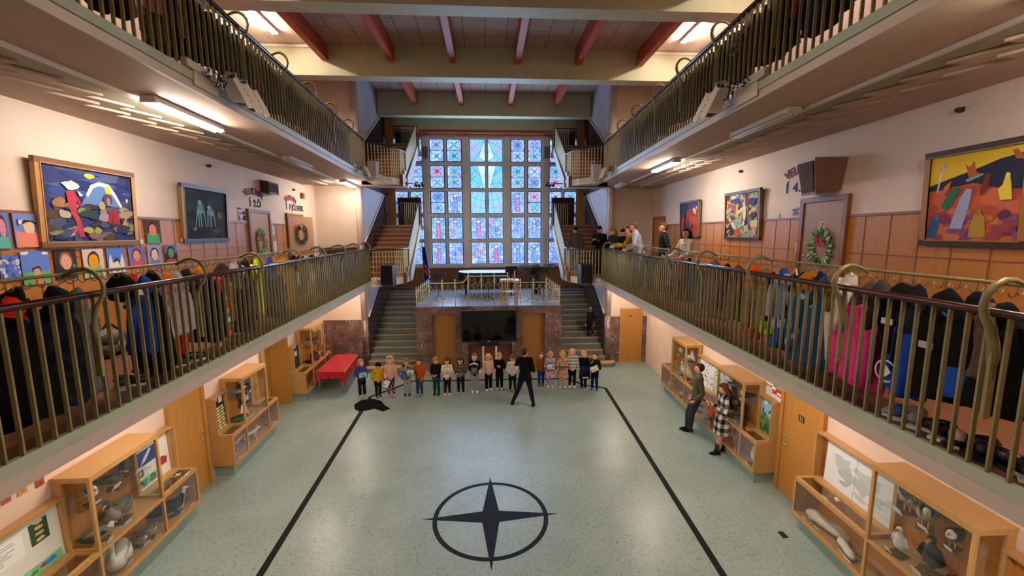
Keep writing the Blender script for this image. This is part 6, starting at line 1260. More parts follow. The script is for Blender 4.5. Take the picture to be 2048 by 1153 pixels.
for s, x in ((-1, -2.56), (1, 2.60)):
    tt = thing('side_balustrade', 'gilded iron balustrade along the %s side of the stage' % ('left', 'right')[s > 0], 'balustrade', (x, 16.6, ZS), 'side balustrades')
    for i in range(1, 8): m = MB(); y = yb_ + i * .5; m.tube([(x, y, ZS), (x, y, 3.02)], .015, 7).ell((x, y, 3.05), .028, 8, 6); m.build('post', 'iron', tt)
    m = MB(); m.tube([(x, yb_, 2.97), (x, yb_ + 3.5, 2.97)], .014, 6); m.build('top_rail', 'iron', tt); m = MB(); m.tube([(x, yb_, 2.52), (x, yb_ + 3.5, 2.52)], .012, 6); m.build('bottom_rail', 'iron', tt)
    for i in range(7): m = MB(); y = yb_ + i * .5; m.tube([(x, y + .25 + .2 * cos(a_), 2.74 + .18 * sin(a_ * 1.5)) for a_ in [k * .5 for k in range(13)]], .006, 5); m.build('scroll', 'iron', tt)
t = thing('grand_piano', 'black grand piano with closed lid at the back of the stage', 'piano', (-.2, 17.8, ZS))
q = [(-1.22, 18.35), (-1.24, 17.7), (-1.0, 17.25), (-.5, 17.1), (.2, 17.1), (.85, 17.1), (.85, 18.55), (-.7, 18.6)]
m = MB(); m.prism([(x, y, ZS + .62) for x, y in q], (0, 0, .32)); m.build('case', 'black_gloss', t); m = MB(); m.prism([(x * 1.01, y - .01, ZS + .945) for x, y in q], (0, 0, .03)); m.build('lid', 'black_gloss', t)
for x, y in ((-.95, 17.9), (.65, 17.3), (.65, 18.3)): m = MB(); m.tube([(x, y, ZS), (x, y, ZS + .62)], [.04, .06], 10); m.build('leg', 'black_gloss', t)
m = MB().C('#101114'); m.obox((.98, 17.35, ZS + 1.06), (.5, .05, .34)); m.tube([(.98, 17.4, ZS), (.98, 17.4, ZS + .95)], .03, 8).obox((.98, 17.4, ZS + .012), (.4, .3, .02)); tag(m.build('monitor_screen', 'gloss'), 'black monitor on a stand right of the piano', 'monitor')
t = thing('lectern', 'pale wooden lectern frame with papers on the stage', 'lectern', (.80, 15.25, ZS))
for x in (.52, .64, 1.0, 1.08): m = MB(); m.obox((x, 15.25, ZS + .42), (.06, .08, .84)); m.build('upright', 'oak_light', t)
m = MB(); m.obox((.80, 15.25, ZS + .86), (.68, .36, .06), Matrix.Rotation(.12, 3, 'X')); m.build('top', 'oak_light', t); m = MB(); m.obox((.80, 15.25, ZS + .45), (.56, .22, .03)); m.build('shelf', 'white', t)
m = MB().C('#e2e2e4'); m.obox((.72, 15.25, ZS + .905), (.42, .28, .012), Matrix.Rotation(.12, 3, 'X')); tag(m.build('paper_sheets', 'paper'), 'white papers lying on the wooden lectern', 'paper')
m = MB().C('#c9bfa8'); m.tube([(.98, 15.35, ZS + .90), (1.0, 15.35, ZS + 1.22)], .022, 8); tag(m.build('paper_roll', 'paper'), 'pale upright paper roll on the lectern', 'paper roll')
for x, y, h, lab in ((-1.95, 16.3, .95, 'black music stand at the left of the stage'), (.02, 15.9, .95, 'black music stand in front of the piano'), (1.66, 15.5, .8, 'black music stand right of the lectern'), (2.15, 15.9, .7, 'black stool like stand at the right end of the stage')):
    t = thing('music_stand', lab, 'music stand', (x, y, ZS), 'music stands')
    m = MB(); m.tube([(x, y, ZS + .1), (x, y, ZS + h)], .014, 6); m.build('pole', 'black', t)
    for k in range(3): m = MB(); a = 2 * pi * k / 3 + .4; m.tube([(x, y, ZS + .2), (x + .26 * cos(a), y + .26 * sin(a), ZS + .012)], .011, 6); m.build('leg', 'black', t)
    m = MB(); m.obox((x, y - .02, ZS + h), (.34, .02, .22), Matrix.Rotation(-.4, 3, 'X')); m.build('desk', 'black', t)
t = thing('flag', 'blue flag with red and white cross hanging from a pole left of the stage', 'flag', (-2.72, 18.2, ZS))
m = MB(); m.tube([(-2.76, 18.2, ZS + .02), (-2.82, 18.25, ZS + 2.1)], .016, 7); m.ell((-2.82, 18.25, ZS + 2.12), .03, 8, 6); m.build('pole', 'oak_light', t); m = MB(); m.lathe([(.16, 0), (.14, .03), (.03, .05), (.03, .1)], (-2.76, 18.2, ZS), 12); m.build('base', 'black', t)
m = MB(); nn = 14
for i in range(nn):
    for j in range(16):
        def G(u, v): return Vector((-2.80 + .36 * u * (.30 + .70 * v) + .02 * sin(u * 9), 18.2 + .07 * sin(u * 12 + v) - .02, ZS + 2.02 - 1.78 * v))
        u0, u1, v0, v1 = i / nn, (i + 1) / nn, j / 16, (j + 1) / 16
        d = (j / 16) - (i / nn) * .30; m.C('#c41e2a' if .30 < d < .42 else ('#e6e2e0' if .25 < d < .47 else '#1f3f94')); m.add([G(u0, v0), G(u1, v0), G(u1, v1), G(u0, v1)], [(0, 3, 2, 1)], True)
m.build('cloth', 'cloth', t)
t = thing('potted_palm', 'dark potted palm with arching fronds at the right of the stage', 'plant', (2.1, 17.7, ZS)); m = MB().C('#3a2a22'); m.lathe([(.16, 0), (.2, .34), (.21, .36), (.17, .35), (.16, .3)], (2.1, 17.7, ZS), 16); m.build('pot', 'gloss', t)
m = MB().C('#3a3020')
for k in range(5): a = 2 * pi * k / 5; m.tube([(2.1 + .04 * cos(a), 17.7 + .04 * sin(a), ZS + .3), (2.1 + .12 * cos(a), 17.7 + .12 * sin(a), ZS + .8)], [.03, .018], 6)
m.build('stem', 'gloss', t)
pr = random.Random(4)
for k in range(28):
    a = 2 * pi * k / 28 + pr.uniform(-.15, .15); R = pr.uniform(.6, 1.05); hgt = pr.uniform(.7, 1.2); m = MB().C(pr.choice(['#1c2a1e', '#22331f', '#182419'])); P = []
    for i in range(9): u = i / 8; P.append(Vector((2.1 + R * u * cos(a), 17.7 + R * .8 * u * sin(a), ZS + .6 + hgt * (1.7 * u - 1.25 * u * u))))
    m.tube(P, .008, 5)
    for i in range(2, 9):
        d = (P[i] - P[i - 1]).normalized(); sdv = d.cross(Vector((0, 0, 1))).normalized()
        for e in (-1, 1):
            L = .20 * (1 - abs(i - 5) / 7); tip = P[i] + sdv * (e * L) + d * .07 - Vector((0, 0, .05)); m.add([P[i] - d * .02, P[i] + d * .02, tip], [(0, 1, 2)]); m.add([P[i] - d * .05 - d * .012, P[i] - d * .05 + d * .012, tip - d * .05], [(0, 1, 2)])
    m.build('frond', 'vc', t)
# ------------------------------------------------------------------ hall: television, red table, floor things
t = thing('television', 'large black television on a pale two legged stand under the stage', 'television', (0, 14.6, 0)); c = (ony(922, 622, 14.5) + ony(1033, 684, 14.5)) / 2
m = MB(); m.obox((c.x, 14.54, c.z), (1.97, .07, 1.16)); m.build('case', 'black', t); m = MB(); m.obox((c.x, 14.502, c.z + .02), (1.88, .006, 1.06)); m.build('screen', 'screen', t); m = MB().C('#b9b9b9'); m.obox((c.x, 14.503, c.z - .545), (.10, .006, .02)); m.build('badge', 'gloss', t)
for x in (-.22, .25): m = MB(); m.obox((c.x + x, 14.62, .56), (.07, .06, 1.1)); m.build('leg', 'white', t)
m = MB(); m.obox((c.x, 14.60, .03), (1.0, .42, .05)); m.build('base', 'white', t); m = MB(); m.obox((c.x, 14.60, 1.08), (.7, .04, .22)); m.build('mount', 'black', t)
t = thing('long_table', 'long table under a red cloth before the left marble wall', 'table', (-5.1, 13.75, 0)); T0 = [(-5.40, 12.86), (-4.52, 12.82), (-4.70, 14.72), (-5.46, 14.74)]
m = MB(); m.prism([(x * .995, y, .69) for x, y in T0], (0, 0, .03)); m.build('tabletop', 'oak_light', t)
for x, y in ((-5.34, 12.95), (-4.62, 12.93), (-4.78, 14.6), (-5.38, 14.62)): m = MB(); m.tube([(x, y, 0), (x, y, .69)], .022, 8); m.build('leg', 'metal', t)
m = MB(); cx = sum(p_[0] for p_ in T0) / 4; cy = sum(p_[1] for p_ in T0) / 4; top_ = []; n = 0; ring0 = []; ring1 = []
for i in range(4):
    a, b = T0[i], T0[(i + 1) % 4]
    for k in range(20):
        u = k / 20; x, y = a[0] + (b[0] - a[0]) * u, a[1] + (b[1] - a[1]) * u; ox, oy = x - cx, y - cy; l = sqrt(ox * ox + oy * oy); fo = .025 * sin(k * 1.3 + i)
        drop = {0: .22, 1: .30, 2: .2, 3: .16}[i] + (.24 * max(0, 1 - min(k, 20 - k) / 3.2) if k != 0 or True else 0) * (.8 if i in (0, 1) else .2)
        ring0.append(Vector((x, y, .728))); ring1.append(Vector((x + ox / l * (.03 + fo), y + oy / l * (.03 + fo), .728 - drop)))
N_ = len(ring0); m.add(ring0 + ring1, [tuple(range(N_))] + [(i, N_ + i, N_ + (i + 1) % N_, (i + 1) % N_) for i in range(N_)]); o = m.build('tablecloth', 'redcloth'); tag(o, 'red cloth draped over the long table by the marble wall', 'tablecloth')
m = MB().C('#0c0b0c'); out = [(-3.98, 11.96), (-3.86, 12.30), (-3.52, 12.36), (-3.25, 12.18), (-3.06, 11.84), (-2.84, 11.60), (-3.0, 11.40), (-3.30, 11.62), (-3.46, 11.52), (-3.66, 11.44), (-3.86, 11.62)]
ce = Vector((-3.45, 11.88, 0)); vs = [Vector((x, y, .004)) for x, y in out] + [ce + (Vector((x, y, 0)) - ce) * .6 + Vector((0, 0, .035 + .02 * sin(i * 2))) for i, (x, y) in enumerate(out)] + [ce + Vector((0, 0, .05))]; n = len(out)
m.add(vs, [(i, (i + 1) % n, n + (i + 1) % n, n + i) for i in range(n)] + [(n + i, n + (i + 1) % n, 2 * n) for i in range(n)], True); tag(m.build('black_cloth', 'cloth'), 'crumpled black cloth lying on the floor line corner', 'cloth')
m = MB().C('#17161a'); p = onz(1566, 1071, 0); m.obox(p + Vector((0, 0, .006)), (.09, .14, .012)); tag(m.build('floor_socket', 'gloss'), 'small black socket cover in the floor near the right case', 'socket')
m = MB().C('#e0c49a'); p = ony(1338, 667, 15.2); m.obox((6.9, 15.0, p.z), (.45, .3, .2)); m.C('#1a1614'); m.obox((6.9, 15.05, p.z + .2), (.45, .2, .2)); m.C('#7a4a26'); m.obox((6.9, 15.0, (p.z - .1) / 2), (.5, .32, p.z - .1)); tag(m.build('corner_cupboard', 'gloss'), 'brown cupboard with cream box on top in the far right corner', 'cupboard')
m = MB(); f = lambda w, Y, z: sd(-1, w, Y, z); m.box((4.95, 14.62, 0), (5.27, 15.25, 1.0), f); tag(m.build('low_cupboard', 'step_wood'), 'low brown cupboard between the left case and marble wall', 'cupboard')
# grey sports bag and shoes on the gallery floors
sr = random.Random(8)
def shoe(p, ang, c, c2, label, grp, big=1.0):
    t = thing('shoe', label, 'shoe', p, grp); M = Matrix.Rotation(ang, 3, 'Z'); q = lambda x, y, z: Vector(p) + M @ Vector((x * big, y * big, z * big)); m = MB().C(c)
    m.tube([q(-.12, 0, .06), q(-.10, 0, .08), q(-.04, 0, .075), q(.04, 0, .055), (q(.10, 0, .04)), q(.135, 0, .03)], [.03 * big, .045 * big, .045 * big, .042 * big, .038 * big, .015 * big], 10, flat=(1, .95)); m.build('upper', 'gloss', t)
    m = MB().C(c2); m.prism([q(-.13, -.035, .001), q(.05, -.045, .001), (q(.13, -.02, .001)), q(.13, .02, .001), q(.05, .045, .001), q(-.13, .035, .001)], (0, 0, .022 * big)); m.build('sole', 'gloss', t); return t
SL = [(1, 1652, 838, '#1f3f8a', '#d8d8d8', 'blue and white'), (1, 1668, 842, '#8a8a8c', '#e2e2e2', 'grey'), (1, 1684, 856, '#7a7a80', '#d8d8d8', 'grey laced'), (1, 1722, 870, '#131316', '#d8d8da', 'black'), (1, 1748, 878, '#101013', '#e2e2e2', 'black with white flash'), (1, 1800, 890, '#d8b0a8', '#e8e4e0', 'pale pink striped'), (1, 1832, 905, '#121214', '#1a1a1c', 'black'), (1, 1860, 915, '#141416', '#202022', 'black'), (1, 1890, 905, '#0e0e10', '#151517', 'black'), (1, 1916, 925, '#121214', '#1c1c1e', 'black'), (1, 1945, 932, '#101012', '#d0d0d0', 'black'), (1, 1985, 945, '#0f0f12', '#e2e0dc', 'black with pale laces'), (1, 2022, 955, '#101013', '#e2e0dc', 'black with pale eyelets'),
      (-1, 245, 776, '#2a1a18', '#d8d4d0', 'dark red trimmed'), (-1, 265, 772, '#1c1517', '#e0dcd8', 'black'), (-1, 300, 752, '#4a3428', '#2a1f1a', 'brown'), (-1, 322, 742, '#5a4436', '#2a1f1a', 'brown laced'), (-1, 352, 735, '#3a2f2c', '#d8d4d0', 'dark grey'), (-1, 400, 722, '#1a1a1c', '#e2e2e2', 'black'), (-1, 436, 690, '#b9b6b4', '#e2e2e2', 'pale grey')]
for i, (s, px, py, c, c2, d) in enumerate(SL):
    p = onz(px, py, ZG + .006 + zs(s)); w = s * p.x - SPLAY * p.y
    if w < WR + .16: p.x += s * (WR + .18 - w)
    shoe(p, sr.uniform(.2, 2.6), c, c2, '%s shoe, lower %s gallery floor, %s from the near end' % (d, ('left', 'right')[s > 0], ORD[([q for q in range(len(SL)) if SL[q][0] == s][::-1] if s > 0 else [q for q in range(len(SL)) if SL[q][0] == s]).index(i)]), 'shoes along the lower %s gallery' % ('left', 'right')[s > 0], 1.05)
p = onz(224, 708, ZG); t = thing('sports_bag', 'shiny grey sports bag on the left gallery floor by the wall', 'bag', (p.x, p.y, ZG + .003)); m = MB()
for i in range(26): m.C(sr.choice(['#8f8a82', '#6f6a64', '#a8a298', '#55504c'])); m.ell((p.x + sr.uniform(-.12, .12), p.y + sr.uniform(-.22, .22), ZG + .14 + sr.uniform(-.04, .12)), (.10, .12, .10), 8, 6)
m.build('bag_body', 'cloth', t); m = MB().C('#2a2826'); m.tube([(p.x, p.y - .2, ZG + .24), (p.x, p.y, ZG + .42), (p.x, p.y + .2, ZG + .24)], .016, 6); m.build('strap', 'cloth', t)
# ------------------------------------------------------------------ people
def fuse(mb, vox, name, m, parent, colf, extra=None):
    """melt overlapping limbs into one continuous skin"""
    tmp = bpy.data.objects.new('tmp', mb.mesh('tmp', 'vc')); COL.objects.link(tmp)
    r = tmp.modifiers.new('r', 'REMESH'); r.mode = 'VOXEL'; r.voxel_size = vox; q = tmp.modifiers.new('s', 'SMOOTH'); q.factor = .5; q.iterations = 2
    dg = bpy.context.evaluated_depsgraph_get(); me = bpy.data.meshes.new_from_object(tmp.evaluated_get(dg)); bpy.data.objects.remove(tmp)
    V = [v.co.copy() for v in me.vertices]; o = MB(); o.v = V; o.any = True
    for p in me.polygons:
        o.f.append(list(p.vertices)); o.c.append(lin(colf(p.center))); o.sm.append(True)
    bpy.data.meshes.remove(me)
    if extra: k = len(o.v); o.v += extra.v; o.f += [[i + k for i in f] for f in extra.f]; o.c += extra.c; o.sm += extra.sm
    return o.build(name, m, parent)
pn = random.Random(77)
SKIN = '#d9a588'
ARM = {'down': ((.155, -.015, .62), (.165, .03, .475)), 'hold': ((.145, -.01, .615), (.075, .135, .635)), 'low': ((.15, .0, .61), (.10, .09, .50)), 'clasp': ((.15, .0, .62), (.035, .135, .60)), 'face': ((.13, .06, .66), (.045, .125, .79)),
       'back': ((.165, -.07, .64), (.09, -.10, .53)), 'pocket': ((.165, -.05, .63), (.115, .035, .50)), 'chest': ((.15, .02, .63), (.02, .12, .70)), 'out': ((.17, .10, .68), (.12, .26, .66)), 'phone': ((.15, .0, .64), (.06, .15, .72)), 'rail': ((.16, .06, .65), (.14, .20, .60)), 'cross': ((.15, .03, .64), (-.06, .12, .645))}
def person(label, pos, H, head, kid=False, la='down', ra='down', look=(0, 0), lean=0, side=0, legs=None, hair=('short', '#5a3c28'), top=('#888888', None), bottom=('#1a1a1c', None), shoe='#e8e8e8', skirt=None, hood=None, coat_len=0, collar=None, skin=SKIN, slim=1.0, flare=0.0, group=None, beanie=None, glasses=False, fem=False):
    P0 = Vector(pos); t = thing('person', label, 'person', P0, group); hd = radians(head); F = Vector((sin(hd), cos(hd), 0)); Rr = Vector((cos(hd), -sin(hd), 0)); U = Vector((0, 0, 1))
    hz, shz, hc, hr = (.480, .765, .895, (.066, .076, .092)) if kid else (.515, .815, .930, (.045, .055, .068))
    ln, sd_ = radians(lean), radians(side)
    def L(x, y, z):                                  # local fractions of height -> world; upper body leans about the hips
        if z > hz:
            dz = z - hz; y, z = y * cos(ln) + dz * sin(ln), hz + dz * cos(ln) - y * sin(ln) * .6; x = x + dz * sin(sd_)
        return P0 + Rr * (x * H) + F * (y * H) + U * (z * H)
    sw = (.098 if kid else .112) * (1 if not fem else .90); hip = .047
    lg = legs or {}; K = {}; A = {}
    for e, n_ in ((-1, 'l'), (1, 'r')):
        k_, a_ = lg.get(n_, ((hip * 1.12 * e + pn.uniform(-.006, .006), .012, .275), (hip * 1.2 * e + pn.uniform(-.01, .01), -.005 + pn.uniform(-.012, .012), .045)))
        K[e] = L(*k_); A[e] = L(*a_)
    E_, Wr = {}, {}
    for e, pose in ((-1, la), (1, ra)):
        (ex, ey, ez), (wx, wy, wz) = ARM[pose] if isinstance(pose, str) else pose
        dz = (shz - .815) * 1.0; E_[e] = L(ex * e * (.92 if kid else 1), ey, ez + dz); Wr[e] = L(wx * e, wy, wz + dz)
    vox = .0042 * H
    def torso(m, k, z0=None):
        zz = [hz - .03 if z0 is None else z0, hz + .02, (hz + shz) / 2 - .01, shz - .09, shz - .02, shz + .015]
        rr = [.090, .094, .080 if fem else .086, .092, .088, .05] if not kid else [.086, .090, .084, .086, .078, .046]
        m.tube([L(0, .0, z) for z in zz], [r * H * k * slim for r in rr], 16, flat=(.66, 1.0), up=F)
        m.tube([L(-sw, 0, shz - .005), L(0, 0, shz + .012), L(sw, 0, shz - .005)], [.034 * H * k, .045 * H * k, .034 * H * k], 10)
    def arm(m, e, k, add, upto=1.0):
        S_ = L(sw * e, 0, shz); m.tube([S_, S_.lerp(E_[e], .5), E_[e], E_[e].lerp(Wr[e], .5), E_[e].lerp(Wr[e], upto)], [(.031 * k + add) * H, (.028 * k + add) * H, (.024 * k + add) * H, (.021 * k + add) * H, (.0165 * k + add) * H], 10); m.ell(S_, (.033 * k + add) * H, 10, 7)
    def leg(m, e, k, add, fl=0.0):
        h = L(hip * e, 0, hz - .01); m.tube([h, h.lerp(K[e], .5), K[e], K[e].lerp(A[e], .35), K[e].lerp(A[e], .75), A[e]], [(.052 * k + add) * H, (.046 * k + add) * H, (.034 * k + add) * H, (.034 * k + add + fl * .3) * H, (.026 * k + add + fl * .7) * H, (.021 * k + add + fl) * H], 12)
    # head frame
    Hc = L(0, .012, hc); yw, pt = radians(look[0]), radians(look[1]); f_ = (F * cos(yw) + Rr * sin(yw)); hf = f_ * cos(pt) + U * sin(pt); hs = Rr * cos(yw) - F * sin(yw); hu = hs.cross(hf); hu = hu if hu.z > 0 else -hu
    Q = lambda x, y, z: Hc + hs * (x * H) + hf * (y * H) + hu * (z * H); HM = Matrix((hs, hf, hu)).transposed(); a, b, c = hr
    m = MB(); torso(m, .94); m.tube([L(0, 0, shz - .02), Q(0, -.012, -c * .55)], [.034 * H, .028 * H], 12)
    m.ell(Q(0, -.006, c * .12), (a * H, b * H, c * .92 * H), 16, 12, HM); m.ell(Q(0, b * .28, -c * .42), (a * .74 * H, b * .66 * H, c * .58 * H), 14, 10, HM)
    m.tube([Q(0, b * .90, c * .10), Q(0, b * 1.13, -c * .16), Q(0, b * .9, -c * .24)], [.006 * H, .0095 * H, .008 * H], 8)
    for e in (-1, 1): m.ell(Q(a * .98 * e, -.004, -c * .04), (.006 * H, .012 * H, .018 * H), 8, 6, HM)
    for e in (-1, 1):
        arm(m, e, 1, 0); leg(m, e, 1, 0); d = (Wr[e] - E_[e]).normalized(); body_in = (L(0, .05, .6) - Wr[e]); nrm = body_in - d * body_in.dot(d); nrm.normalize(); th = d.cross(nrm) * 1.0; th = th if (th.dot(F) + .6 * th.dot(U)) > 0 else -th
        pal = Wr[e] + d * (.028 * H); m.ell(pal, (.024 * H, .011 * H, .031 * H), 10, 7, Matrix((th, nrm, d)).transposed())
        for i, (o_, l_) in enumerate(((.019, .040), (.0065, .046), (-.006, .043), (-.0185, .034))):
            b0 = Wr[e] + th * (o_ * H) + d * (.050 * H); d1 = (d * .92 + nrm * .38).normalized(); d2 = (d * .6 + nrm * .8).normalized(); m.tube([b0, b0 + d1 * (l_ * .55 * H), b0 + d1 * (l_ * .55 * H) + d2 * (l_ * .45 * H)], [.0050 * H, .0046 * H, .0040 * H], 7)
        b0 = Wr[e] + d * (.014 * H) + th * (.018 * H); d1 = (th * .75 + d * .65 + nrm * .2).normalized(); m.tube([b0, b0 + d1 * (.022 * H), b0 + d1 * (.028 * H) + d * (.016 * H)], [.0068 * H, .0058 * H, .0046 * H], 7)
        ft = A[e]; ff = F; m.tube([ft - ff * (.025 * H) - U * (.02 * H), ft + ff * (.03 * H) - U * (.022 * H), ft + ff * (.085 * H) - U * (.033 * H)], [.024 * H, .023 * H, .013 * H], 9, flat=(1, 1.1))
    x = MB()
    for e in (-1, 1):
        x.C('#f4f0ec'); x.ell(Q(a * .40 * e, b * .885, c * .05), (.0095 * H, .005 * H, .0058 * H), 8, 6, HM); x.C('#2a1c16'); x.ell(Q(a * .40 * e, b * .935, c * .05), (.0048 * H, .0035 * H, .0048 * H), 8, 6, HM); x.C(mixc(hair[1], '#000000', .35)); x.obox(Q(a * .40 * e, b * .93, c * .22), (.022 * H, .005 * H, .004 * H), HM)
    x.C('#a8544c'); x.ell(Q(0, b * .93, -c * .50), (.015 * H, .006 * H, .0045 * H), 8, 6, HM)
    fuse(m, vox, 'body', 'skin', t, lambda p: skin, x)
    if glasses: g = MB().C('#2a2a2c'); [g.tube([Q(a * .42 * e + .018 * cos(k), b * 1.0, c * .05 + .013 * sin(k)) for k in [i * pi / 5 for i in range(10)]], .0016 * H, 5, closed=True) for e in (-1, 1)]; g.bar(Q(-a, .0, c * .06), Q(-a * .8, b * .95, c * .06), .002 * H, .003 * H).bar(Q(a, .0, c * .06), Q(a * .8, b * .95, c * .06), .002 * H, .003 * H); g.build('glasses', 'gloss', t)
    # hair
    style, hcol = hair; m = MB(); jit = lambda: pn.uniform(-.004, .004)
    m.ell(Q(0, -.020, c * .22), (a * 1.10 * H, b * 1.0 * H, c * .92 * H), 14, 10, HM); m.ell(Q(0, b * .30, c * .72), (a * .86 * H, b * .62 * H, c * .36 * H), 12, 8, HM)
    if style in ('bob', 'long', 'curly'):
        ln_ = {'bob': .7, 'long': 2.1, 'curly': 1.2}[style]
        for e in (-1, -.5, 0, .5, 1):
            P = [Q(a * .9 * e, -.02 - .25 * b * (1 - abs(e)), c * .5), Q(a * 1.12 * e, -b * (.55 - .25 * abs(e)) - .01, -c * .3), Q(a * 1.15 * e + jit(), -b * (.75 - .35 * abs(e)) - .012, -c * (.5 + ln_ * .4)), Q(a * 1.05 * e + jit(), -b * (.85 - .45 * abs(e)) - .014, -c * (.6 + ln_ * .75))]
            m.tube(P, [.030 * H, .028 * H, .026 * H, .014 * H], 9)
        if style == 'curly':
            for i in range(26): th = pn.uniform(0, 2 * pi); m.ell(Q(a * 1.25 * cos(th), -.02 + b * .7 * sin(th), c * pn.uniform(-1.1, .8)), .022 * H, 7, 5)
    if style == 'tail': m.tube([Q(0, -b * .9, c * .35), Q(.01, -b * 1.45, c * .1), Q(.02, -b * 1.5, -c * .8), Q(.02, -b * 1.3, -c * 1.3)], [.018 * H, .026 * H, .022 * H, .008 * H], 9)
    h1 = lin(hcol); fuse(m, .0075 * H, 'hair', 'cloth', t, lambda p: [v * (1 + .22 * noise.noise(p * 40)) for v in h1])
    if beanie: m = MB().C(beanie); m.ell(Q(0, -.012, c * .42), (a * 1.22 * H, b * 1.16 * H, c * .80 * H), 14, 9, HM); m.build('cap', 'cloth', t)
    if hood:
        m = MB(); m.tube([Q(a * 1.25 * cos(th), b * .18, c * .05 + c * 1.12 * sin(th)) for th in [-.6 + i * (pi + 1.2) / 12 for i in range(13)]], .016 * H, 8); m.ell(Q(0, -b * .45, c * .12), (a * 1.34 * H, b * .92 * H, c * 1.22 * H), 14, 10, HM)
        for e in (-1, 1): m.ell(Q(a * .95 * e, 0, c * 1.1), (.02 * H, .012 * H, .022 * H), 8, 6, HM)
        fuse(m, .008 * H, 'hood', 'cloth', t, lambda p: hood)
    # clothes
    def pat(spec):
        c0, fn = spec if isinstance(spec, tuple) else (spec, None); base = lin(c0)
        if fn is None: return lambda p: [v * (1 + .10 * noise.noise(p * 14)) for v in base]
        return lambda p: fn((p - P0).dot(Rr) / H, (p - P0).dot(F) / H, p.z / H - P0.z / H if True else 0, p)
    def wrap(spec):                                   # mesh coordinates are relative to the person's base
        g = pat(spec); return lambda p: g(p + P0)
    m = MB(); z0 = hz - .05 - coat_len; torso(m, 1.12, z0 if coat_len == 0 else hz - .05)
    if coat_len: m.tube([L(0, 0, hz + .03), L(0, 0, hz - .06), L(0, .0, hz - coat_len * .6), L(0, 0, hz - coat_len)], [.108 * H, .122 * H, .126 * H, .130 * H], 16, flat=(.82, 1), up=F)
    for e in (-1, 1): arm(m, e, 1, .010, .93)
    if collar: m.tube([L(0, 0, shz - .005), L(0, .004, shz + .032)], [.05 * H, .040 * H], 12)
    fuse(m, .0072 * H, 'coat' if coat_len else 'sweater', 'cloth', t, wrap(top))
    m = MB(); m.tube([L(0, 0, hz + .05), L(0, 0, hz - .02), L(0, 0, hz - .055)], [.092 * H * slim, .094 * H * slim, .075 * H * slim], 14, flat=(.70, 1), up=F)
    for e in (-1, 1): leg(m, e, 1, .007, flare)
    fuse(m, .0072 * H, 'trousers', 'cloth', t, wrap(bottom))
    if skirt:
        m = MB(); m.tube([L(0, 0, hz + .08), L(0, 0, hz), L(0, 0, hz - .10), L(0, 0, hz - .20)], [.088 * H, .105 * H, .128 * H, .142 * H], 18, flat=(.85, 1), up=F); fuse(m, .009 * H, 'skirt', 'cloth', t, wrap(skirt))
    for e in (-1, 1):
        m = MB().C(shoe); g = A[e]; m.tube([g - F * (.036 * H) - U * (.018 * H), g - U * (.012 * H), g + F * (.045 * H) - U * (.022 * H), g + F * (.098 * H) - U * (.031 * H)], [.024 * H, .030 * H, .027 * H, .013 * H], 10, flat=(.9, 1.05)); m.build('shoe', 'cloth', t)
    t['_w'] = [list(Wr[-1]), list(Wr[1])]; d_ = dict(L=L, F=F, R=Rr, W=Wr, t=t, H=H, Q=Q); del t['_w']; return d_
def tablet(q, c, nrm, up, w, h, cols, label, name='tablet', cat='tablet'):
    nrm = Vector(nrm).normalized(); up = Vector(up); up = (up - nrm * up.dot(nrm)).normalized(); r = up.cross(nrm); M = Matrix((r, up, nrm)).transposed(); c = Vector(c)
    m = MB().C(cols[0]); m.obox(c, (w, h, .014), M); m.C(cols[1]); m.obox(c + nrm * .008, (w * .86, h * .82, .003), M)
    for i, cc in enumerate(cols[2:]): m.C(cc); m.obox(c + nrm * .0095 + r * (w * (-.25 + .25 * (i % 3))) + up * (h * (-.18 + .22 * (i // 2 % 3))), (w * .22, h * .2, .002), M)
    return tag(m.build(name, 'gloss'), label, cat, None)
def spots(c0, c1, f=30, th=.25): a, b = lin(c0), lin(c1); return (c0, lambda x, y, z, p: b if noise.noise(p * f) > th else a)
def stripes(cols, n): L_ = [lin(c) for c in cols]; return (cols[0], lambda x, y, z, p: L_[int(z * n) % len(L_)])
def checks(c0, c1, c2, n): A_, B_, C_ = lin(c0), lin(c1), lin(c2); return (c0, lambda x, y, z, p: (A_, B_, C_)[(int(z * n + 50) % 2) + (int((x * 1.0 + (y if abs(x) > .09 else 0)) * n + 50) % 2)])
def bands(lst): L_ = [(z, lin(c)) for z, c in lst]; return (lst[0][1], lambda x, y, z, p: next((c for zz, c in L_ if z >= zz), L_[-1][1]))
def front(c0, c1, x0, x1, z0, z1): a, b = lin(c0), lin(c1); return (c0, lambda x, y, z, p: b if (y > .02 and x0 < x < x1 and z0 < z < z1) else a)
KG = 'row of children in front of the stage'
def kid(fx, fy, hx, hy, head, label, **kw):
    p = onz(fx, fy, 0); H = ony(hx, hy, p.y).z * .985; return person(label, p, H, head, kid=True, group=KG, **kw)
k = kid(725, 793, 721, 717, 150, 'girl in purple jacket and flared black trousers holding a turquoise tablet', la='hold', ra='hold', look=(-40, -5), hair=('bob', '#a87a50'), top=('#4b3578', None), shoe='#e8b8b0', flare=.012)
tablet(k, k['L'](0, .165, .62), k['F'] + Vector((0, 0, .25)), (0, 0, 1), .26, .19, ['#17181c', '#3fb0b0', '#e0f0ec', '#2a3a44', '#dfe8e6'], 'turquoise screened tablet held by the girl in purple')
k = kid(757, 795, 763, 722, 140, 'boy in mustard yellow sweater and black trousers bending his head down', la='down', ra='back', look=(-10, -40), lean=8, hair=('short', '#17120f'), top=('#c99a12', None), shoe='#4a4a4c', collar=True)
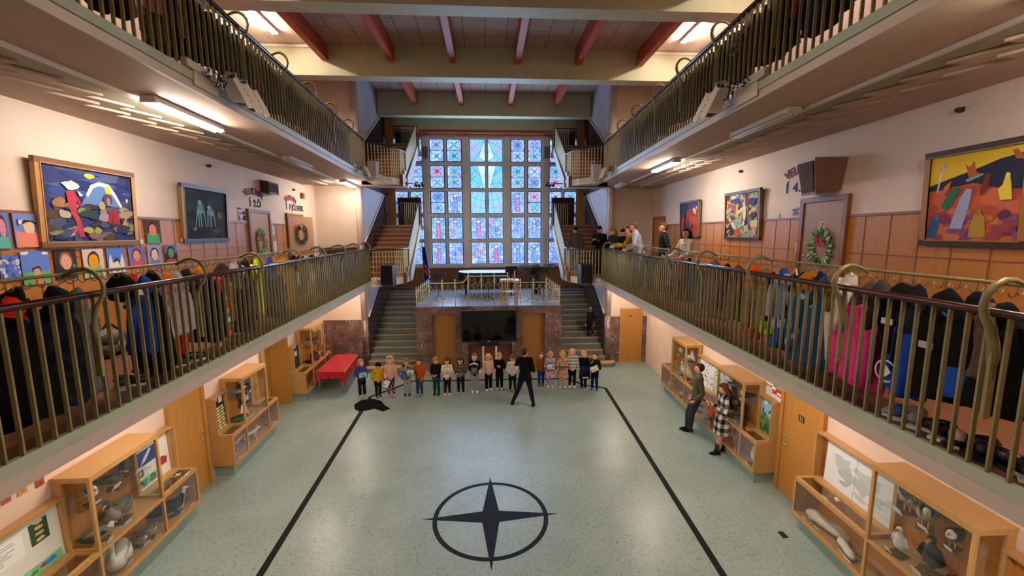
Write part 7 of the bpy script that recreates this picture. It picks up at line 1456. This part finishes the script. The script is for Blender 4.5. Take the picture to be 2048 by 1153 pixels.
k = kid(783, 792, 782, 712, 178, 'girl in beige hooded jacket with bear ears and floral leggings', la='down', ra='low', hood='#cfa08a', hair=('bob', '#8a6040'), top=('#cda18c', None), bottom=spots('#241a20', '#d88a98', 26, .12), shoe='#e59aa4')
tablet(k, k['L'](.08, .15, .36), k['F'] + Vector((.2, 0, .5)), (.4, 0, 1), .19, .27, ['#26262a', '#d8d8dc', '#8a8a90', '#b8b8bc'], 'tablet with grey page held low by the girl in the bear hood')
k = kid(815, 791, 821, 714, 170, 'boy in grey and white patterned hoodie and light grey trousers', la='hold', ra='low', look=(20, -30), hair=('short', '#8a6238'), top=spots('#8f8a80', '#2a2a28', 12, .18), bottom=('#9a9894', None), shoe='#26262a')
tablet(k, k['L'](.10, .16, .60), k['F'] + Vector((.1, 0, .8)), (.6, 0, .6), .26, .18, ['#26262a', '#3a5a7a', '#8fb0c8', '#1f2f44'], 'blue screened tablet held aslant by the boy in the grey hoodie')
k = kid(840, 791, 836, 713, 196, 'boy in rust orange hoodie and blue jeans beside the grey hoodie', la='low', ra='hold', look=(15, -25), hair=('short', '#5a3a26'), top=('#a8481a', None), bottom=('#2a3a58', None), shoe='#8a9496', collar=True)
tablet(k, k['L'](.14, .20, .66), k['F'] + Vector((0, 0, .3)), (0, 0, 1), .27, .17, ['#1c1c20', '#b8c8c0', '#5fa08a', '#2a3a3a', '#7fb0a0'], 'tablet with green picture held by the boy in the orange hoodie')
k = kid(874, 790, 865, 712, 190, 'boy in black sweater with colourful print and teal trousers', la='clasp', ra='clasp', look=(25, -30), hair=('short', '#9a7248'), top=('#141416', lambda x, y, z, p: lin(['#e0701c', '#e8c03a', '#2f9a4a', '#d8342a', '#e8a0b0'][int((noise.noise(p * 15) + 1) * 2.49)]) if (y > .0 and abs(x) < .085 and .52 < z < .68) else lin('#141416') if z > .46 else lin('#b8322a')), bottom=('#123f40', None), shoe='#1a1a1a')
k = kid(895, 790, 887, 714, 172, 'girl with long brown hair in cream dog print sweater and maroon leggings', la='chest', ra='chest', look=(10, -20), hair=('long', '#5a3626'), top=spots('#dccfc0', '#8a6a4a', 18, .34), bottom=('#2c1418', None), shoe='#e6e2de')
k = kid(922, 788, 921, 713, 182, 'girl in brown striped sweater holding a dark tablet edge on', la='clasp', ra='hold', look=(0, -20), hair=('bob', '#4a2f20'), top=stripes(['#5a4a44', '#4a3c36', '#8a7a70', '#4f403a'], 46), bottom=('#15161c', None), shoe='#c9a09a')
tablet(k, k['L'](-.07, .17, .56), (.5, -.2, -.9), (1, 0, .35), .26, .18, ['#2a2a2c', '#8a8a8c'], 'dark thin tablet held aslant by the girl in the striped sweater')
k = kid(950, 785, 948, 705, 182, 'child in black hoodie hiding the face behind a black and white bag', la='face', ra='face', hair=('short', '#7a5638'), top=('#111113', None), bottom=('#8f8e8c', None), shoe='#e8e6e4')
c = k['L'](0, .20, .66); m = MB().C('#1a1a1e'); m.ell(c, (.13, .06, .17), 14, 9); m.C('#e4e4e6')
for i in range(5): m.bar(c + Vector((-.08 + .04 * i, -.062, -.12)), c + Vector((-.07 + .035 * i, -.062, .05)), .012, .006)
m.tube([c + Vector((.12 * cos(a), -.03, .12 + .06 * sin(a))) for a in [i * pi / 8 for i in range(9)]], .018, 7); tag(m.build('black_bag', 'cloth'), 'black and white bag held up before a face in the children row', 'bag')
k = kid(977, 781, 976, 706, 160, 'girl with long blond hair in pale pink sweater and black trousers', la='low', ra='down', look=(35, -20), hair=('long', '#c9a068'), top=('#d8b0a0', None), bottom=('#131316', None), shoe='#eceae8', flare=.008)
k = kid(999, 779, 997, 704, 182, 'boy in a plain black tracksuit with short fair hair', la='chest', ra='down', look=(-5, -15), hair=('short', '#a88a60'), top=('#0f0f12', None), bottom=('#0f0f12', None), shoe='#d8d6d4', flare=.006, collar=True)
k = kid(1025, 783, 1024, 708, 185, 'girl in white sweater with dark lettering crossing her arms', la='face', ra='clasp', look=(-10, -25), hair=('bob', '#6a4630'), top=spots('#dcd8d4', '#3a3a3c', 20, .36), bottom=('#131315', None), shoe='#e0684a')
k = kid(1082, 772, 1084, 703, 176, 'girl in rust brown sweater and bright blue trousers', la='down', ra='down', look=(30, 0), hair=('bob', '#7a5234'), top=('#8a4a1c', None), bottom=('#202c78', None), shoe='#8a2a34')
k = kid(1100, 775, 1101, 701, 182, 'girl in lilac floral dress holding a pale blue tablet', la='hold', ra='hold', look=(0, -25), hair=('bob', '#b08a5a'), top=spots('#b89aa8', '#7a5a7a', 16, .2), skirt=spots('#b89aa8', '#c8405a', 14, .28), bottom=spots('#b0a0b0', '#3a3a5a', 16, .25), shoe='#e0d8d4')
tablet(k, k['L'](0, .17, .62), k['F'] + Vector((0, 0, .3)), (0, 0, 1), .27, .20, ['#1f1f24', '#a8d0dc', '#3f7fc0', '#e0c03a', '#3a3a6a', '#e8f0f0'], 'pale blue screened tablet held by the girl in the lilac dress')
k = kid(1124, 776, 1126, 701, 184, 'girl in beige leopard print dress with white shoes', la='hold', ra='hold', look=(0, -25), hair=('bob', '#b58a5c'), top=spots('#cfa27a', '#5a3a24', 24, .26), skirt=spots('#cfa27a', '#5a3a24', 24, .26), bottom=('#d0a488', None), shoe='#ece8e4')
tablet(k, k['L'](0, .17, .62), (0, .1, 1), (0, -1, 0), .28, .20, ['#1a1a1c', '#3a3a40'], 'dark tablet held flat by the girl in the leopard dress')
k = kid(1144, 775, 1146, 696, 190, 'girl with blond ponytail in grey striped sweater and black leggings', la='down', ra='down', look=(-35, 0), hair=('tail', '#d0a866'), top=stripes(['#8f8a86', '#c9c4be', '#7a7672', '#d8d2cc'], 24), bottom=('#131316', None), shoe='#e0d6d0')
k = kid(1166.5, 774, 1166, 700, 180, 'child in black hoodie with white chevron holding a navy jacket', la='clasp', ra='clasp', look=(-35, 0), hair=('short', '#c9a05e'), top=('#121214', lambda x, y, z, p: lin('#e4e4e4') if (y > .02 and abs(x) < .075 and .60 < z < .60 + .07 - abs(x) * .6) else lin('#121214')), bottom=('#111113', None), shoe='#141414')
c = k['L'](0, .15, .50); m = MB().C('#16223f'); m.tube([c + Vector((0, 0, .12)), c, c - Vector((0, 0, .14))], [.13, .17, .18], 14, flat=(.45, 1), up=(0, 1, 0)); m.C('#121214'); m.tube([c - Vector((0, 0, .14)), c - Vector((0, 0, .27))], [.18, .19], 14, flat=(.46, 1), up=(0, 1, 0)); m.C('#e2e2e2'); m.obox(c + Vector((0, -.092, -.21)), (.20, .01, .035)); tag(m.build('navy_jacket', 'cloth'), 'navy jacket with white band held by the child in black', 'coat')
k = kid(1189, 780, 1196, 703, 215, 'boy in black and coral shirt and navy trousers holding pictures to his chin', la='hold', ra='face', look=(20, 5), hair=('short', '#6a4426'), top=('#1b1b1e', lambda x, y, z, p: lin('#d8806a') if (y > .03 and z < .56 and x > -.03) else (lin('#e4e0dc') if (y > .03 and z < .6) else lin('#1b1b1e'))), bottom=('#10162a', None), shoe='#2a5ab8')
tablet(k, k['L'](-.06, .19, .62), k['F'] + Vector((-.2, 0, .5)), (-.5, 0, .8), .28, .20, ['#2a2a2c', '#d8d4c8', '#b0703a', '#8a8a80', '#c9a85a'], 'card of pictures held by the boy with blue socks', 'picture_card', 'card')
# boy climbing the right stairs
zst = .171 * 5; p = ony(1180, 671, 14.8 + .305 * 4 + .12); p.z = zst + .001; H = ony(1180, 613, p.y).z - zst
person('boy in red, black and white jacket climbing the right stairs', p, H, 325, kid=True, la='down', ra='back', look=(40, 0), hair=('short', '#6a4a34'), top=('#a8222c', lambda x, y, z, p: lin('#16161a') if (y > .035 or abs(x) > .125) else (lin('#d8d4d0') if .10 < abs(x) else lin('#c0242e'))), bottom=('#101012', None), shoe='#141414', legs={'l': ((-.05, .05, .29), (-.05, .0, .045)), 'r': ((.05, .07, .28), (.06, -.09, .13))})
# teacher with her back to the camera
p = onz(1050, 810, 0); H = ony(1055, 698, p.y).z
k = person('adult in black sweater and dark jeans striding with back to the camera', p, H, 12, la='out', ra='hold', look=(25, 0), hair=('short', '#4a2a1c'), top=('#0d0d10', None), bottom=('#171a28', None), shoe='#0d0d0e', fem=True, collar=True, coat_len=.06, legs={'l': ((-.115, .02, .275), (-.215, -.03, .045)), 'r': ((.095, .02, .275), (.15, -.05, .045))})
# couple by the right display case
p = sd(1, 4.66, 9.62, 0); H = 1.80
k = person('man in olive green jacket leaning against the display case', p, H, 292, la='pocket', ra='pocket', look=(12, 0), lean=-3, hair=('short', '#3a241a'), top=('#4b4a38', None), bottom=('#34343a', None), shoe='#0e0e10', collar=True, glasses=True, legs={'l': ((-.03, .055, .275), (-.01, .06, .045)), 'r': ((.05, .085, .285), (.03, .10, .045))})
p = onz(1440, 908, 0)
k = person('woman with long brown hair in a black and white checked coat', p, 1.66, 285, la='phone', ra='hold', look=(5, -22), hair=('long', '#5f3620'), top=checks('#17171a', '#6d6a6a', '#cfcbc8', 17), bottom=('#b98a70', None), shoe='#121214', coat_len=.21, fem=True, legs={'l': ((-.045, .02, .275), (-.05, .05, .045)), 'r': ((.045, .0, .275), (.05, -.03, .045))})
for e in (-1, 1):
    m = MB().C('#141416'); a = k['L'](.05 * e, .05 if e < 0 else -.03, .05); m.tube([a, a + Vector((0, 0, .20))], [.052, .062], 12); m.build('boot_shaft', 'gloss', k['t'])
tablet(k, k['W'][-1] + k['F'] * .07 + Vector((0, 0, .05)), -k['F'] + Vector((0, 0, .6)), (0, 0, 1), .075, .15, ['#17171c', '#5a6ac0'], 'mobile phone held by the woman in the checked coat', 'mobile_phone', 'phone')
c = k['L'](.02, .15, .60); m = MB().C('#a84a34'); m.tube([c + k['R'] * -.16, c + k['R'] * .16], [.10, .10], 4, flat=(1, .5)); m.obox(c, (.06, .30, .18), Matrix.Rotation(-radians(285) + pi / 2, 3, 'Z')); tag(m.build('rust_bag', 'cloth'), 'rust red handbag held by the woman in the checked coat', 'bag')
# onlookers on the right gallery
zf = ZG - .026 + .003; G8 = 'onlookers on the right gallery'
def onl(px, py, w, head, label, **kw):
    p = onw(px, py, 1, w); H = p.z - zf; p.z = zf; return person(label, p, H * .99, head, group=G8, **kw)
onl(1374, 456, 4.05, 262, 'woman with dark bob in a cream blazer at the right gallery rail', la='rail', ra='rail', look=(-28, 0), hair=('bob', '#2a1a18'), top=('#d3c4b8', lambda x, y, z, p: lin('#c03a28') if (abs(x) < .03 and y > .03 and z > .68) else lin('#d3c4b8')), bottom=('#26262a', None), shoe='#1a1a1a', fem=True, coat_len=.06)
onl(1329, 444.5, 4.15, 285, 'man in dark checked shirt standing behind the right gallery rail', la='pocket', ra='down', look=(0, 0), hair=('short', '#5f3f28'), top=checks('#16181c', '#1f2228', '#3a3e46', 44), bottom=('#1c1f2a', None), shoe='#141414')
onl(1283, 441.5, 3.75, 290, 'man in pale blue shirt leaning on the right gallery rail', la='rail', ra='rail', look=(10, -18), lean=14, hair=('short', '#6f5340'), top=('#a8b4cc', None), bottom=('#15161a', None), shoe='#1a1a1a')
onl(1260, 452, 3.62, 285, 'man in mustard sweater stretching an arm out along the rail', la='out', ra='down', look=(10, 0), hair=('short', '#4f3524'), top=('#b8821a', None), bottom=('#23242c', None), shoe='#1a1a1a')
onl(1246, 458, 3.75, 215, 'person in black with dark hair behind the mustard sweater', la='down', ra='down', look=(0, -25), hair=('short', '#1a1412'), top=('#121214', None), bottom=('#121214', None), shoe='#141414')
onl(1227, 456, 3.5, 250, 'woman with curly fair hair bent over beside the column', la='low', ra='low', look=(-20, -30), hair=('curly', '#8a6a4a'), top=('#2a2422', None), bottom=('#1c1c20', None), shoe='#141414', fem=True)
for px, py, Y, x_, head, lab, kw in ((1200, 452, 14.75, None, 225, 'man in black reading a phone at the lower right stair railing', dict(la='phone', ra='phone', look=(0, -35), hair=('short', '#241a16'), top=('#121316', None), bottom=('#111114', None), shoe='#8a8884')),
                                     (1151, 453.5, 15.15, None, 200, 'person in grey sweater and dark cap on the lower right stairs', dict(la='down', ra='down', look=(20, -10), hair=('short', '#2a2220'), top=('#4a443e', None), bottom=('#15151a', None), shoe='#141414', beanie='#1c1b20'))):
    p = ony(px, py, Y); zb = zf if Y < 15 else zf + .172; H = p.z - zb; p.z = zb + .001; k = person(lab, p, H * .99, head, group=G8, **kw)
    if Y < 15: tablet(k, k['W'][-1] + k['F'] * .08, -k['F'] + Vector((0, 0, .8)), (0, 0, 1), .075, .15, ['#17171c', '#9aa8c0'], 'phone in the hands of the man in black', 'mobile_phone', 'phone')
